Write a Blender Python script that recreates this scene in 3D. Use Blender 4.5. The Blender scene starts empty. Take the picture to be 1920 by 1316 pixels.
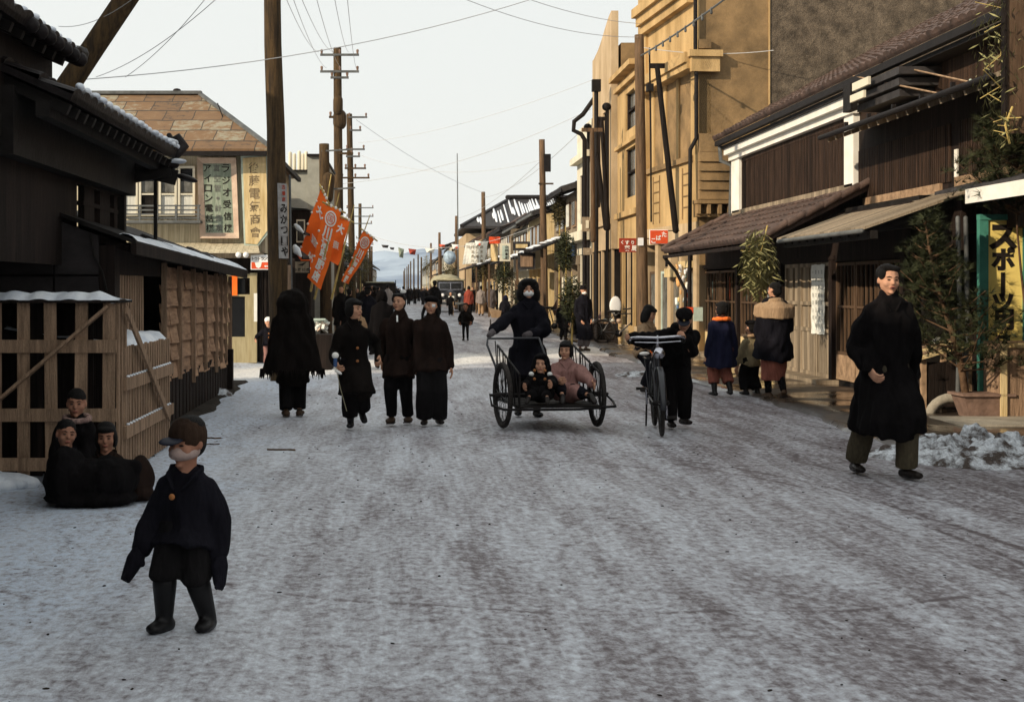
import bpy, bmesh, math, random
import numpy as np
from mathutils import Vector, Matrix, Euler, noise as mnoise
R = math.radians
random.seed(7)
C = bpy.context.scene.collection
scn = bpy.context.scene

# ------------------------------------------------------------------ camera, world, sun
F = 2667.0; VX = 758.0; HY = 540.0; EYE = 1.5
def fx(px, Y): return (px - VX) * Y / F
def fz(py, Y): return EYE + (HY - py) * Y / F
def gY(py): return EYE * F / (py - HY)
cam_d = bpy.data.cameras.new('camera'); cam = bpy.data.objects.new('camera', cam_d); C.objects.link(cam)
cam.location = (0, 0, EYE); cam.rotation_euler = (R(90), 0, 0)
cam_d.sensor_width = 36; cam_d.lens = F / 1920 * 36
cam_d.shift_x = (960 - VX) / 1920; cam_d.shift_y = -(658 - HY) / 1920
cam_d.clip_start = 0.1; cam_d.clip_end = 9000
scn.camera = cam

SUN_DIR = Vector((.83, .56, -.466)).normalized()      # direction the light travels
world = bpy.data.worlds.new('World'); scn.world = world; world.use_nodes = True
nt = world.node_tree; nt.nodes.clear()
sky = nt.nodes.new('ShaderNodeTexSky'); sky.sky_type = 'NISHITA'; sky.sun_disc = False
sky.sun_elevation = math.asin(-SUN_DIR.z)
sky.sun_rotation = math.atan2(-SUN_DIR.x, -SUN_DIR.y)
sky.dust_density = 3.0; sky.air_density = 1.2
mixs = nt.nodes.new('ShaderNodeMix'); mixs.data_type = 'RGBA'; mixs.inputs[0].default_value = .90
mixs.inputs[7].default_value = (9.3, 9.55, 9.25, 1)      # thin bright winter overcast
bg = nt.nodes.new('ShaderNodeBackground'); bg.inputs[1].default_value = .1
wo = nt.nodes.new('ShaderNodeOutputWorld')
nt.links.new(sky.outputs[0], mixs.inputs[6]); nt.links.new(mixs.outputs[2], bg.inputs[0]); nt.links.new(bg.outputs[0], wo.inputs[0])
sd = bpy.data.lights.new('sun', 'SUN'); sd.energy = 4.9; sd.angle = R(.6); sd.color = (1, .84, .63)
so = bpy.data.objects.new('sun', sd); C.objects.link(so); so.location = (-20, -20, 30)
so.rotation_euler = SUN_DIR.to_track_quat('-Z', 'Y').to_euler()
scn.view_settings.view_transform = 'Standard'; scn.view_settings.look = 'None'
scn.view_settings.exposure = 0.0; scn.view_settings.gamma = 1
scn.render.engine = 'CYCLES'
scn.cycles.max_bounces = 6; scn.cycles.diffuse_bounces = 3; scn.cycles.volume_bounces = 1
scn.cycles.use_denoising = True

# ------------------------------------------------------------------ materials
def _n(nt, t, **k):
    n = nt.nodes.new(t)
    for a, b in k.items(): setattr(n, a, b)
    return n
def M(name, col, rough=.85, var=.3, scale=3., st=(1, 1, 1), bump=.3, bscale=None, col2=None, metal=0., spec=.14, planks=None, fine=0., ramp=(.35, .65)):
    m = bpy.data.materials.new(name); m.use_nodes = True; t = m.node_tree; L = t.links.new
    b = t.nodes['Principled BSDF']; b.inputs['Roughness'].default_value = rough; b.inputs['Metallic'].default_value = metal
    b.inputs['Specular IOR Level'].default_value = spec
    tc = _n(t, 'ShaderNodeTexCoord'); mp = _n(t, 'ShaderNodeMapping'); mp.inputs['Scale'].default_value = st
    L(tc.outputs['Object'], mp.inputs[0])
    no = _n(t, 'ShaderNodeTexNoise'); no.inputs['Scale'].default_value = scale; no.inputs['Detail'].default_value = 7; no.inputs['Roughness'].default_value = .65
    L(mp.outputs[0], no.inputs['Vector'])
    cr = _n(t, 'ShaderNodeValToRGB'); cr.color_ramp.elements[0].position = ramp[0]; cr.color_ramp.elements[1].position = ramp[1]
    c2 = col2 if col2 else tuple(min(1, c * (1 + var)) for c in col)
    c1 = tuple(c * (1 - var) for c in col) if not col2 else col
    cr.color_ramp.elements[0].color = (*c1, 1); cr.color_ramp.elements[1].color = (*c2, 1)
    L(no.outputs['Fac'], cr.inputs[0]); out = cr.outputs[0]
    if planks:                       # ('x'|'y'|'z', width, amount) board-to-board colour change
        ax, w, amt = planks
        sep = _n(t, 'ShaderNodeSeparateXYZ'); L(tc.outputs['Object'], sep.inputs[0])
        d = _n(t, 'ShaderNodeMath', operation='DIVIDE'); d.inputs[1].default_value = w; L(sep.outputs[{'x': 0, 'y': 1, 'z': 2}[ax]], d.inputs[0])
        fl = _n(t, 'ShaderNodeMath', operation='FLOOR'); L(d.outputs[0], fl.inputs[0])
        wn = _n(t, 'ShaderNodeTexWhiteNoise', noise_dimensions='1D'); L(fl.outputs[0], wn.inputs['W'])
        fr = _n(t, 'ShaderNodeMath', operation='FRACT'); L(d.outputs[0], fr.inputs[0])
        ed = _n(t, 'ShaderNodeMapRange'); ed.inputs[1].default_value = .0; ed.inputs[2].default_value = .07; ed.inputs[3].default_value = .25; ed.inputs[4].default_value = 1
        L(fr.outputs[0], ed.inputs[0])
        mr = _n(t, 'ShaderNodeMapRange'); mr.inputs[3].default_value = 1 - amt; mr.inputs[4].default_value = 1 + amt; L(wn.outputs[0], mr.inputs[0])
        mu = _n(t, 'ShaderNodeMath', operation='MULTIPLY'); L(mr.outputs[0], mu.inputs[0]); L(ed.outputs[0], mu.inputs[1])
        vm = _n(t, 'ShaderNodeVectorMath', operation='SCALE'); L(out, vm.inputs[0]); L(mu.outputs[0], vm.inputs['Scale']); out = vm.outputs[0]
    if fine:
        n2 = _n(t, 'ShaderNodeTexNoise'); n2.inputs['Scale'].default_value = 60; n2.inputs['Detail'].default_value = 3; L(mp.outputs[0], n2.inputs['Vector'])
        mr = _n(t, 'ShaderNodeMapRange'); mr.inputs[1].default_value = .3; mr.inputs[2].default_value = .7; mr.inputs[3].default_value = 1 - fine; mr.inputs[4].default_value = 1 + fine; L(n2.outputs[0], mr.inputs[0])
        vm = _n(t, 'ShaderNodeVectorMath', operation='SCALE'); L(out, vm.inputs[0]); L(mr.outputs[0], vm.inputs['Scale']); out = vm.outputs[0]
    L(out, b.inputs['Base Color'])
    if bump:
        n3 = _n(t, 'ShaderNodeTexNoise'); n3.inputs['Scale'].default_value = bscale or scale * 5; n3.inputs['Detail'].default_value = 5; L(mp.outputs[0], n3.inputs['Vector'])
        bp = _n(t, 'ShaderNodeBump'); bp.inputs['Strength'].default_value = bump; bp.inputs['Distance'].default_value = .02
        L(n3.outputs[0], bp.inputs['Height']); L(bp.outputs[0], b.inputs['Normal'])
    return m

V = (9, 9, .7)     # vertical wood grain
mt = {}
mt['dark_wood'] = M('dark_wood', (.016, .010, .008), .8, .5, 3, V, .5, planks=('y', .14, .35))
mt['dark_wood_x'] = M('dark_wood_x', (.016, .011, .009), .8, .5, 3, V, .5, planks=('x', .14, .35))
mt['brown_boards'] = M('brown_boards', (.036, .021, .014), .75, .5, 3, V, .5, planks=('y', .07, .45))
mt['weathered'] = M('weathered', (.19, .15, .105), .85, .4, 3, V, .5, col2=(.33, .265, .19), planks=('y', .16, .3))
mt['frame_wood'] = M('frame_wood', (.10, .062, .038), .7, .35, 3, V, .3)
mt['pale_wood'] = M('pale_wood', (.30, .20, .125), .8, .35, 2.5, (3, 3, 3), .4, fine=.15)
mt['crate_wood'] = M('crate_wood', (.17, .112, .074), .85, .45, 2.5, V, .6, fine=.3, col2=(.37, .245, .16))
mt['shingle_wood'] = M('shingle_wood', (.22, .13, .082), .85, .3, 2.2, (1, 1.2, 7), .5, col2=(.47, .29, .18), fine=.25)
mt['grey_panel'] = M('grey_panel', (.026, .022, .022), .8, .35, 1.5, (1, 1, 2), .4, fine=.1)
mt['black_tar'] = M('black_tar', (.012, .010, .009), .7, .4, 4)
mt['snow'] = M('snow', (.55, .6, .68), .6, .15, 6, bump=.6, col2=(.8, .83, .87), bscale=14, spec=.4)
mt['dirty_snow'] = M('dirty_snow', (.07, .055, .048), .7, .3, 6, bump=1., col2=(.55, .58, .62), bscale=22, ramp=(.42, .56), fine=.3)
mt['tile_brown'] = M('tile_brown', (.05, .036, .032), .6, .4, 4, bump=.3, col2=(.125, .083, .068), fine=.15)
mt['tile_dark'] = M('tile_dark', (.012, .009, .009), .55, .4, 5, bump=.3)
mt['tile_grey'] = M('tile_grey', (.04, .037, .038), .6, .4, 4, bump=.3)
mt['white_plaster'] = M('white_plaster', (.74, .71, .64), .8, .06, 3, bump=.15, col2=(.84, .82, .76))
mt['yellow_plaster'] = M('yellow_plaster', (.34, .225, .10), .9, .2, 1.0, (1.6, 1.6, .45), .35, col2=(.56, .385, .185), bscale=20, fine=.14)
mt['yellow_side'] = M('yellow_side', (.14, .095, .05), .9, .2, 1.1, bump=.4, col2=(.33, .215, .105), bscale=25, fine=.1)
mt['grey_stucco'] = M('grey_stucco', (.06, .048, .036), .95, .3, 3.5, bump=1., col2=(.16, .125, .09), bscale=14, fine=.6)
mt['tan_plaster'] = M('tan_plaster', (.36, .26, .15), .85, .2, 1.2, (1.5, 1.5, .5), .35, col2=(.55, .42, .27), fine=.06)
mt['cream_plaster'] = M('cream_plaster', (.60, .56, .45), .85, .2, 1.5, (1, 1, .4), .3, col2=(.74, .69, .55))
mt['grey_conc'] = M('grey_conc', (.25, .25, .22), .9, .25, 1.5, bump=.3, col2=(.36, .36, .32))
mt['cream_boards'] = M('cream_boards', (.38, .33, .23), .8, .15, 2, (8, 8, .6), .3, col2=(.60, .54, .40), planks=('x', .11, .08))
mt['dark_glass'] = M('dark_glass', (.015, .016, .018), .08, .2, 2, bump=.0, spec=.8)
mt['dull_glass'] = M('dull_glass', (.13, .13, .12), .2, .5, 5, (1, 1, .5), .05, spec=.8)
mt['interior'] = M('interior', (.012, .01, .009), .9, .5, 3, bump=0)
mt['curtain'] = M('curtain', (.6, .6, .55), .9, .15, 3, (8, 8, .5), .5)
mt['pole_wood'] = M('pole_wood', (.028, .020, .014), .85, .5, 3, (7, 7, .6), .7, col2=(.10, .062, .028), fine=.25)
mt['pole_brown'] = M('pole_brown', (.07, .047, .03), .85, .4, 3, (7, 7, .6), .6, col2=(.17, .105, .06), fine=.2)
mt['dark_metal'] = M('dark_metal', (.012, .010, .010), .65, .3, 6, metal=0, bump=.1)
mt['black_paint'] = M('black_paint', (.012, .013, .018), .3, .3, 8, bump=.05, spec=.5)
mt['chrome'] = M('chrome', (.55, .55, .6), .22, .15, 8, metal=1, bump=.05)
mt['rubber'] = M('rubber', (.03, .026, .024), .8, .4, 10, bump=.3, fine=.3)
mt['zinc'] = M('zinc', (.11, .115, .115), .6, .3, 4, metal=.15, bump=.1)
mt['teal'] = M('teal', (.06, .22, .17), .6, .2, 4)
mt['yellow_sign'] = M('yellow_sign', (.85, .66, .20), .7, .08, 3, bump=.05)
mt['ink'] = M('ink', (.018, .014, .012), .7, .3, 9, bump=0)
mt['faded_ink'] = M('faded_ink', (.10, .10, .09), .8, .4, 9, bump=0, col2=(.22, .23, .2))
mt['brown_ink'] = M('brown_ink', (.20, .15, .09), .8, .3, 9, bump=0)
mt['white_ink'] = M('white_ink', (.82, .80, .76), .7, .05, 9, bump=0)
mt['orange_cloth'] = M('orange_cloth', (.95, .17, .025), .85, .1, 3, bump=.4, bscale=6)
mt['red_sign'] = M('red_sign', (.68, .09, .03), .55, .15, 5, bump=.05)
mt['dull_red'] = M('dull_red', (.30, .045, .025), .6, .3, 5, bump=.05)
mt['green_board'] = M('green_board', (.16, .20, .15), .8, .25, 4, (5, 5, .6), .2, col2=(.34, .38, .30))
mt['ochre_board'] = M('ochre_board', (.46, .33, .15), .8, .15, 2.5, (6, 6, .6), .3, col2=(.70, .56, .32))
mt['pale_green'] = M('pale_green', (.42, .5, .44), .7, .15, 4)
mt['pink_wood'] = M('pink_wood', (.42, .30, .23), .8, .3, 4, col2=(.56, .44, .34), bump=.3)
mt['paper'] = M('paper', (.76, .76, .70), .8, .06, 5, bump=.2)
mt['white_enamel'] = M('white_enamel', (.8, .8, .8), .3, .05, 5, bump=0)
mt['terracotta'] = M('terracotta', (.20, .13, .10), .85, .3, 5, bump=.3)
mt['needles'] = M('needles', (.018, .023, .010), .7, .5, 9, bump=0, col2=(.05, .055, .024))
mt['needles_dry'] = M('needles_dry', (.10, .085, .04), .8, .4, 9, bump=0)
mt['bamboo_leaf'] = M('bamboo_leaf', (.13, .125, .05), .7, .4, 5, bump=0, col2=(.30, .28, .13))
mt['bark'] = M('bark', (.10, .06, .035), .9, .4, 8, bump=.6)
mt['bamboo'] = M('bamboo', (.45, .34, .12), .5, .3, 8, bump=.1)
mt['earth'] = M('earth', (.022, .017, .013), .9, .5, 5, bump=1., bscale=12, fine=.3)
mt['concrete'] = M('concrete', (.30, .27, .22), .9, .25, 3, bump=.4, fine=.15)
mt['blue_cloth'] = M('blue_cloth', (.05, .09, .2), .9, .3, 4)
mt['canvas'] = M('canvas', (.33, .30, .2), .9, .3, 3)

def brick_mat(name, ca, cb, cc, sx, sz, axes=('x', 'z')):
    m = bpy.data.materials.new(name); m.use_nodes = True; t = m.node_tree; L = t.links.new
    b = t.nodes['Principled BSDF']; b.inputs['Roughness'].default_value = .8
    tc = _n(t, 'ShaderNodeTexCoord'); sep = _n(t, 'ShaderNodeSeparateXYZ'); cb_ = _n(t, 'ShaderNodeCombineXYZ')
    L(tc.outputs['Object'], sep.inputs[0]); L(sep.outputs['XYZ'.index(axes[0].upper())], cb_.inputs[0]); L(sep.outputs['XYZ'.index(axes[1].upper())], cb_.inputs[1])
    br = _n(t, 'ShaderNodeTexBrick'); br.offset = .43; br.inputs['Scale'].default_value = 1
    br.inputs['Brick Width'].default_value = sx; br.inputs['Row Height'].default_value = sz; br.inputs['Mortar Size'].default_value = .012; br.inputs['Bias'].default_value = .1
    br.inputs['Color1'].default_value = (0, 0, 0, 1); br.inputs['Color2'].default_value = (1, 1, 1, 1); br.inputs['Mortar'].default_value = (.5, .5, .5, 1)
    no0 = _n(t, 'ShaderNodeTexNoise'); no0.inputs['Scale'].default_value = 2; L(tc.outputs['Object'], no0.inputs['Vector'])
    vsc = _n(t, 'ShaderNodeVectorMath', operation='SCALE'); vsc.inputs['Scale'].default_value = .06; L(no0.outputs['Color'], vsc.inputs[0])
    vad = _n(t, 'ShaderNodeVectorMath', operation='ADD'); L(cb_.outputs[0], vad.inputs[0]); L(vsc.outputs[0], vad.inputs[1])
    L(vad.outputs[0], br.inputs['Vector'])
    no = _n(t, 'ShaderNodeTexNoise'); no.inputs['Scale'].default_value = 5; no.inputs['Detail'].default_value = 8; no.inputs['Roughness'].default_value = .7; L(tc.outputs['Object'], no.inputs['Vector'])
    ad = _n(t, 'ShaderNodeMath', operation='MULTIPLY_ADD'); ad.inputs[1].default_value = .42; L(br.outputs['Color'], ad.inputs[0])
    m2 = _n(t, 'ShaderNodeMath', operation='MULTIPLY_ADD'); m2.inputs[1].default_value = 1.25; m2.inputs[2].default_value = -.32; L(no.outputs[0], m2.inputs[0]); L(m2.outputs[0], ad.inputs[2])
    cr = _n(t, 'ShaderNodeValToRGB'); e = cr.color_ramp.elements; e[0].position = .18; e[0].color = (*cc, 1); e[1].position = .82; e[1].color = (*cb, 1)
    k = e.new(.35); k.color = (*ca, 1); k = e.new(.62); k.color = (ca[0] * 1.25, ca[1] * 1.25, ca[2] * 1.2, 1)
    L(ad.outputs[0], cr.inputs[0])
    mx = _n(t, 'ShaderNodeMix', data_type='RGBA'); mx.inputs[7].default_value = (.04, .03, .02, 1); L(br.outputs['Fac'], mx.inputs[0]); L(cr.outputs[0], mx.inputs[6])
    L(mx.outputs[2], b.inputs['Base Color'])
    bp = _n(t, 'ShaderNodeBump'); bp.inputs['Strength'].default_value = .6; bp.inputs['Distance'].default_value = .02; L(no.outputs[0], bp.inputs['Height']); L(bp.outputs[0], b.inputs['Normal'])
    return m
mt['rust_sheets'] = brick_mat('rust_sheets', (.15, .085, .04), (.27, .25, .18), (.045, .036, .026), .62, .28)

# ------------------------------------------------------------------ mesh builder
class MB:
    def __init__(s): s.v = []; s.f = []
    def add(s, vs, fs):
        k = len(s.v); s.v += [tuple(v) for v in vs]; s.f += [tuple(i + k for i in f) for f in fs]; return s
    def box(s, x0, x1, y0, y1, z0, z1):
        vs = [(x, y, z) for z in (z0, z1) for y in (y0, y1) for x in (x0, x1)]
        return s.add(vs, [(0, 2, 3, 1), (4, 5, 7, 6), (0, 1, 5, 4), (2, 6, 7, 3), (0, 4, 6, 2), (1, 3, 7, 5)])
    def hexa(s, P):      # 8 points: bottom 4 ccw, top 4 ccw
        return s.add(P, [(3, 2, 1, 0), (4, 5, 6, 7), (0, 1, 5, 4), (1, 2, 6, 5), (2, 3, 7, 6), (3, 0, 4, 7)])
    def bar(s, p, q, w, h, up=(0, 0, 1)):
        p = Vector(p); q = Vector(q); d = (q - p).normalized(); u = Vector(up)
        if abs(d.dot(u)) > .98: u = Vector((0, 1, 0))
        a = d.cross(u).normalized() * w / 2; b = a.cross(d).normalized() * h / 2
        return s.hexa([p - a - b, p + a - b, q + a - b, q - a - b, p - a + b, p + a + b, q + a + b, q - a + b])
    def tube(s, pts, rad, n=10, side=None, caps=True):
        """rad: one value, list of r or list of (ra, rb); side fixes the ra axis; rounded ends"""
        P = [Vector(p) for p in pts]
        if not isinstance(rad, (list, tuple)): rad = [rad] * len(P)
        rr = [(r, r) if not isinstance(r, (list, tuple)) else r for r in rad]
        rings = []; 
        def frame(d):
            if side is not None:
                a = Vector(side) - d * d.dot(Vector(side))
                if a.length < 1e-3: a = d.orthogonal()
                a.normalize()
            else:
                u = Vector((0, 0, 1)) if abs(d.z) < .9 else Vector((0, 1, 0)); a = d.cross(u).normalized()
            return a, d.cross(a)
        D = []
        for i in range(len(P)):
            if i == 0: d = P[1] - P[0]
            elif i == len(P) - 1: d = P[-1] - P[-2]
            else: d = (P[i + 1] - P[i]).normalized() + (P[i] - P[i - 1]).normalized()
            D.append(d.normalized() if d.length > 1e-9 else Vector((0, 0, 1)))
        seq = []
        if caps:
            m = min(rr[0])
            for t in (80, 50, 25): seq.append((P[0] - D[0] * m * math.sin(R(t)), D[0], rr[0][0] * math.cos(R(t)), rr[0][1] * math.cos(R(t))))
        for p, d, r in zip(P, D, rr): seq.append((p, d, *r))
        if caps:
            m = min(rr[-1])
            for t in (25, 50, 80): seq.append((P[-1] + D[-1] * m * math.sin(R(t)), D[-1], rr[-1][0] * math.cos(R(t)), rr[-1][1] * math.cos(R(t))))
        vs = []; fs = []; pa = None
        for p, d, ra, rb in seq:
            if side is None and pa is not None:          # parallel transport, so the tube never twists shut
                a = pa - d * d.dot(pa); a = a.normalized() if a.length > 1e-4 else frame(d)[0]; b = d.cross(a)
            else: a, b = frame(d)
            pa = a
            for k in range(n):
                t = 2 * math.pi * k / n; vs.append(p + a * ra * math.cos(t) + b * rb * math.sin(t))
        for i in range(len(seq) - 1):
            for k in range(n): fs.append((i * n + k, i * n + (k + 1) % n, (i + 1) * n + (k + 1) % n, (i + 1) * n + k))
        fs.append(tuple(reversed(range(n)))); fs.append(tuple(range((len(seq) - 1) * n, len(seq) * n)))
        return s.add(vs, fs)
    def ell(s, c, r, mat=None, n=14):
        vs = [(0, 0, 1)]; fs = []; m = max(6, n // 2 + 1)
        for i in range(1, m):
            t = math.pi * i / m
            for k in range(n):
                a = 2 * math.pi * k / n; vs.append((math.sin(t) * math.cos(a), math.sin(t) * math.sin(a), math.cos(t)))
        vs.append((0, 0, -1))
        for k in range(n): fs.append((0, 1 + k, 1 + (k + 1) % n))
        for i in range(m - 2):
            for k in range(n): fs.append((1 + i * n + k, 1 + (i + 1) * n + k, 1 + (i + 1) * n + (k + 1) % n, 1 + i * n + (k + 1) % n))
        e = len(vs) - 1
        for k in range(n): fs.append((e, e - n + (k + 1) % n, e - n + k))
        r = (r, r, r) if not isinstance(r, (list, tuple)) else r
        vs = [Vector((v[0] * r[0], v[1] * r[1], v[2] * r[2])) for v in vs]
        if mat: vs = [mat @ v for v in vs]
        c = Vector(c); return s.add([c + v for v in vs], fs)
    def prism(s, poly, a, b, axis='y'):
        """poly of 2-D points extruded between a and b along axis"""
        n = len(poly)
        def P(u, w, t): return {'y': (u, t, w), 'x': (t, u, w), 'z': (u, w, t)}[axis]
        vs = [P(u, w, a) for u, w in poly] + [P(u, w, b) for u, w in poly]
        fs = [tuple(range(n)), tuple(reversed(range(n, 2 * n)))] + [(i, i + n, (i + 1) % n + n, (i + 1) % n) for i in range(n)]
        return s.add(vs, fs)
    def xf(s, m): s.v = [tuple(m @ Vector(v)) for v in s.v]; return s
    def mesh(s, name='m'):
        me = bpy.data.meshes.new(name); me.from_pydata(s.v, [], s.f)
        bm = bmesh.new(); bm.from_mesh(me); bmesh.ops.recalc_face_normals(bm, faces=bm.faces); bm.to_mesh(me); bm.free()
        return me
    def build(s, name, mat, parent=None, smooth=False, world=True, label=None, bevel=0):
        me = s.mesh(name)
        if parent is not None and world:
            l = parent.location; me.transform(Matrix.Translation((-l.x, -l.y, -l.z)))
        return link(name, me, mat, parent, smooth, label, bevel)
def link(name, me, mat, parent=None, smooth=False, label=None, bevel=0):
    o = bpy.data.objects.new(name, me); C.objects.link(o)
    me.materials.clear(); me.materials.append(mt[mat] if isinstance(mat, str) else mat)
    if smooth: me.polygons.foreach_set('use_smooth', [True] * len(me.polygons))
    if parent is not None: o.parent = parent
    if label: o['label'] = label
    if bevel:
        b = o.modifiers.new('bevel', 'BEVEL'); b.width = bevel; b.segments = 2; b.limit_method = 'ANGLE'
    return o
def thing(name, label, cat, loc=(0, 0, 0), rz=0, group=None):
    o = bpy.data.objects.new(name, None); C.objects.link(o); o.location = loc; o.rotation_euler = (0, 0, rz); o.empty_display_size = .2
    o['label'] = label; o['category'] = cat
    if group: o['group'] = group
    return o
def tag(o, label, cat, group=None, kind=None):
    o['label'] = label; o['category'] = cat
    if group: o['group'] = group
    if kind: o['kind'] = kind
    return o
def struct(o): o['kind'] = 'structure'; return o
def copy_tree(o, parent=None):
    c = o.copy(); C.objects.link(c)
    if parent is not None: c.parent = parent
    for ch in o.children: copy_tree(ch, c)
    return c

# text: glyphs of the bundled font turned into flat meshes
_gl = {}
def glyph(ch, bold=.0):
    k = (ch, bold)
    if k not in _gl:
        c = bpy.data.curves.new('g', 'FONT'); c.body = ch; c.offset = bold; c.resolution_u = 3; c.align_x = 'CENTER'
        o = bpy.data.objects.new('g', c); C.objects.link(o); dg = bpy.context.evaluated_depsgraph_get()
        m = bpy.data.meshes.new_from_object(o.evaluated_get(dg))
        vs = [v.co.copy() for v in m.vertices]; fs = [tuple(p.vertices) for p in m.polygons]
        if vs:
            x0 = min(v.x for v in vs); x1 = max(v.x for v in vs); y0 = min(v.y for v in vs); y1 = max(v.y for v in vs)
            w = max(x1 - x0, y1 - y0, .55) * 1.08
            vs = [((v.x - (x0 + x1) / 2) / w, (v.y - (y0 + y1) / 2) / w) for v in vs]
        _gl[k] = (vs, fs); bpy.data.objects.remove(o)
    return _gl[k]
def lettering(items, ink, parent, origin, uax, vax, bold=.02, wob=0., name='lettering', world=True):
    """items: (char, u, v, size[, sx, rot]) placed on the plane origin + u*uax + v*vax"""
    mb = MB(); o = Vector(origin); ua = Vector(uax); va = Vector(vax); rd = random.Random(3)
    for it in items:
        ch, u, v, sz = it[:4]; sx = it[4] if len(it) > 4 else 1; rt = it[5] if len(it) > 5 else 0
        rt += rd.uniform(-wob, wob); vs, fs = glyph(ch, bold)
        c, s_ = math.cos(rt), math.sin(rt)
        mb.add([o + ua * (u + sz * sx * (a * c - b * s_)) + va * (v + sz * (a * s_ + b * c)) for a, b in vs], fs)
    me = bpy.data.meshes.new(name); me.from_pydata(mb.v, [], mb.f)
    if parent is not None and world: l = parent.location; me.transform(Matrix.Translation((-l.x, -l.y, -l.z)))
    return link(name, me, ink, parent)

# pantile roof: eave edge line (x0,z0) up to (x1,z1), running y0..y1
def tile_roof(x0, z0, x1, z1, y0, y1, w=.26, row=.27, amp=.035, th=.05, frame=None):
    mb = MB(); L = math.hypot(x1 - x0, z1 - z0); rows = max(2, int(L / row)); cols = max(2, int(abs(y1 - y0) / w)); sub = 6
    dx, dz = (x1 - x0) / L, (z1 - z0) / L; nx, nz = (-dz, dx) if dx > 0 else (dz, -dx)
    ys = [y0 + (y1 - y0) * i / (cols * sub) for i in range(cols * sub + 1)]
    prof = [amp * (abs(math.sin(math.pi * i / sub)) ** .7) for i in range(cols * sub + 1)]
    vs = []; fs = []; nn = len(ys); rd = random.Random(int(abs(x0) * 100 + y0 * 10)); jt = [[rd.uniform(-.008, .008) for _ in range(cols + 1)] for _ in range(rows + 1)]
    for r in range(rows):
        for e, t in ((0, r / rows), (1, (r + 1) / rows)):
            lift = .03 if e == 0 else .0
            for i, y in enumerate(ys):
                h = prof[i] + lift + jt[r][min(cols, i // sub)]
                vs.append((x0 + (x1 - x0) * t + nx * h, y, z0 + (z1 - z0) * t + nz * h))
    R2 = rows * 2
    for r in range(R2 - 1):
        for i in range(nn - 1): a = r * nn + i; fs.append((a, a + 1, a + nn + 1, a + nn))
    k = len(vs)
    for i, y in enumerate(ys): vs.append((x0 - nx * th, y, z0 - nz * th))
    for i in range(nn - 1): fs.append((k + i, k + i + 1, i + 1, i))
    mb.add(vs, fs)
    mb.hexa([(x0 - nx * th, y0, z0 - nz * th), (x1 - nx * th, y0, z1 - nz * th), (x1 - nx * th, y1, z1 - nz * th), (x0 - nx * th, y1, z0 - nz * th),
             (x0, y0, z0), (x1, y0, z1), (x1, y1, z1), (x0, y1, z0)])
    return mb
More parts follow.
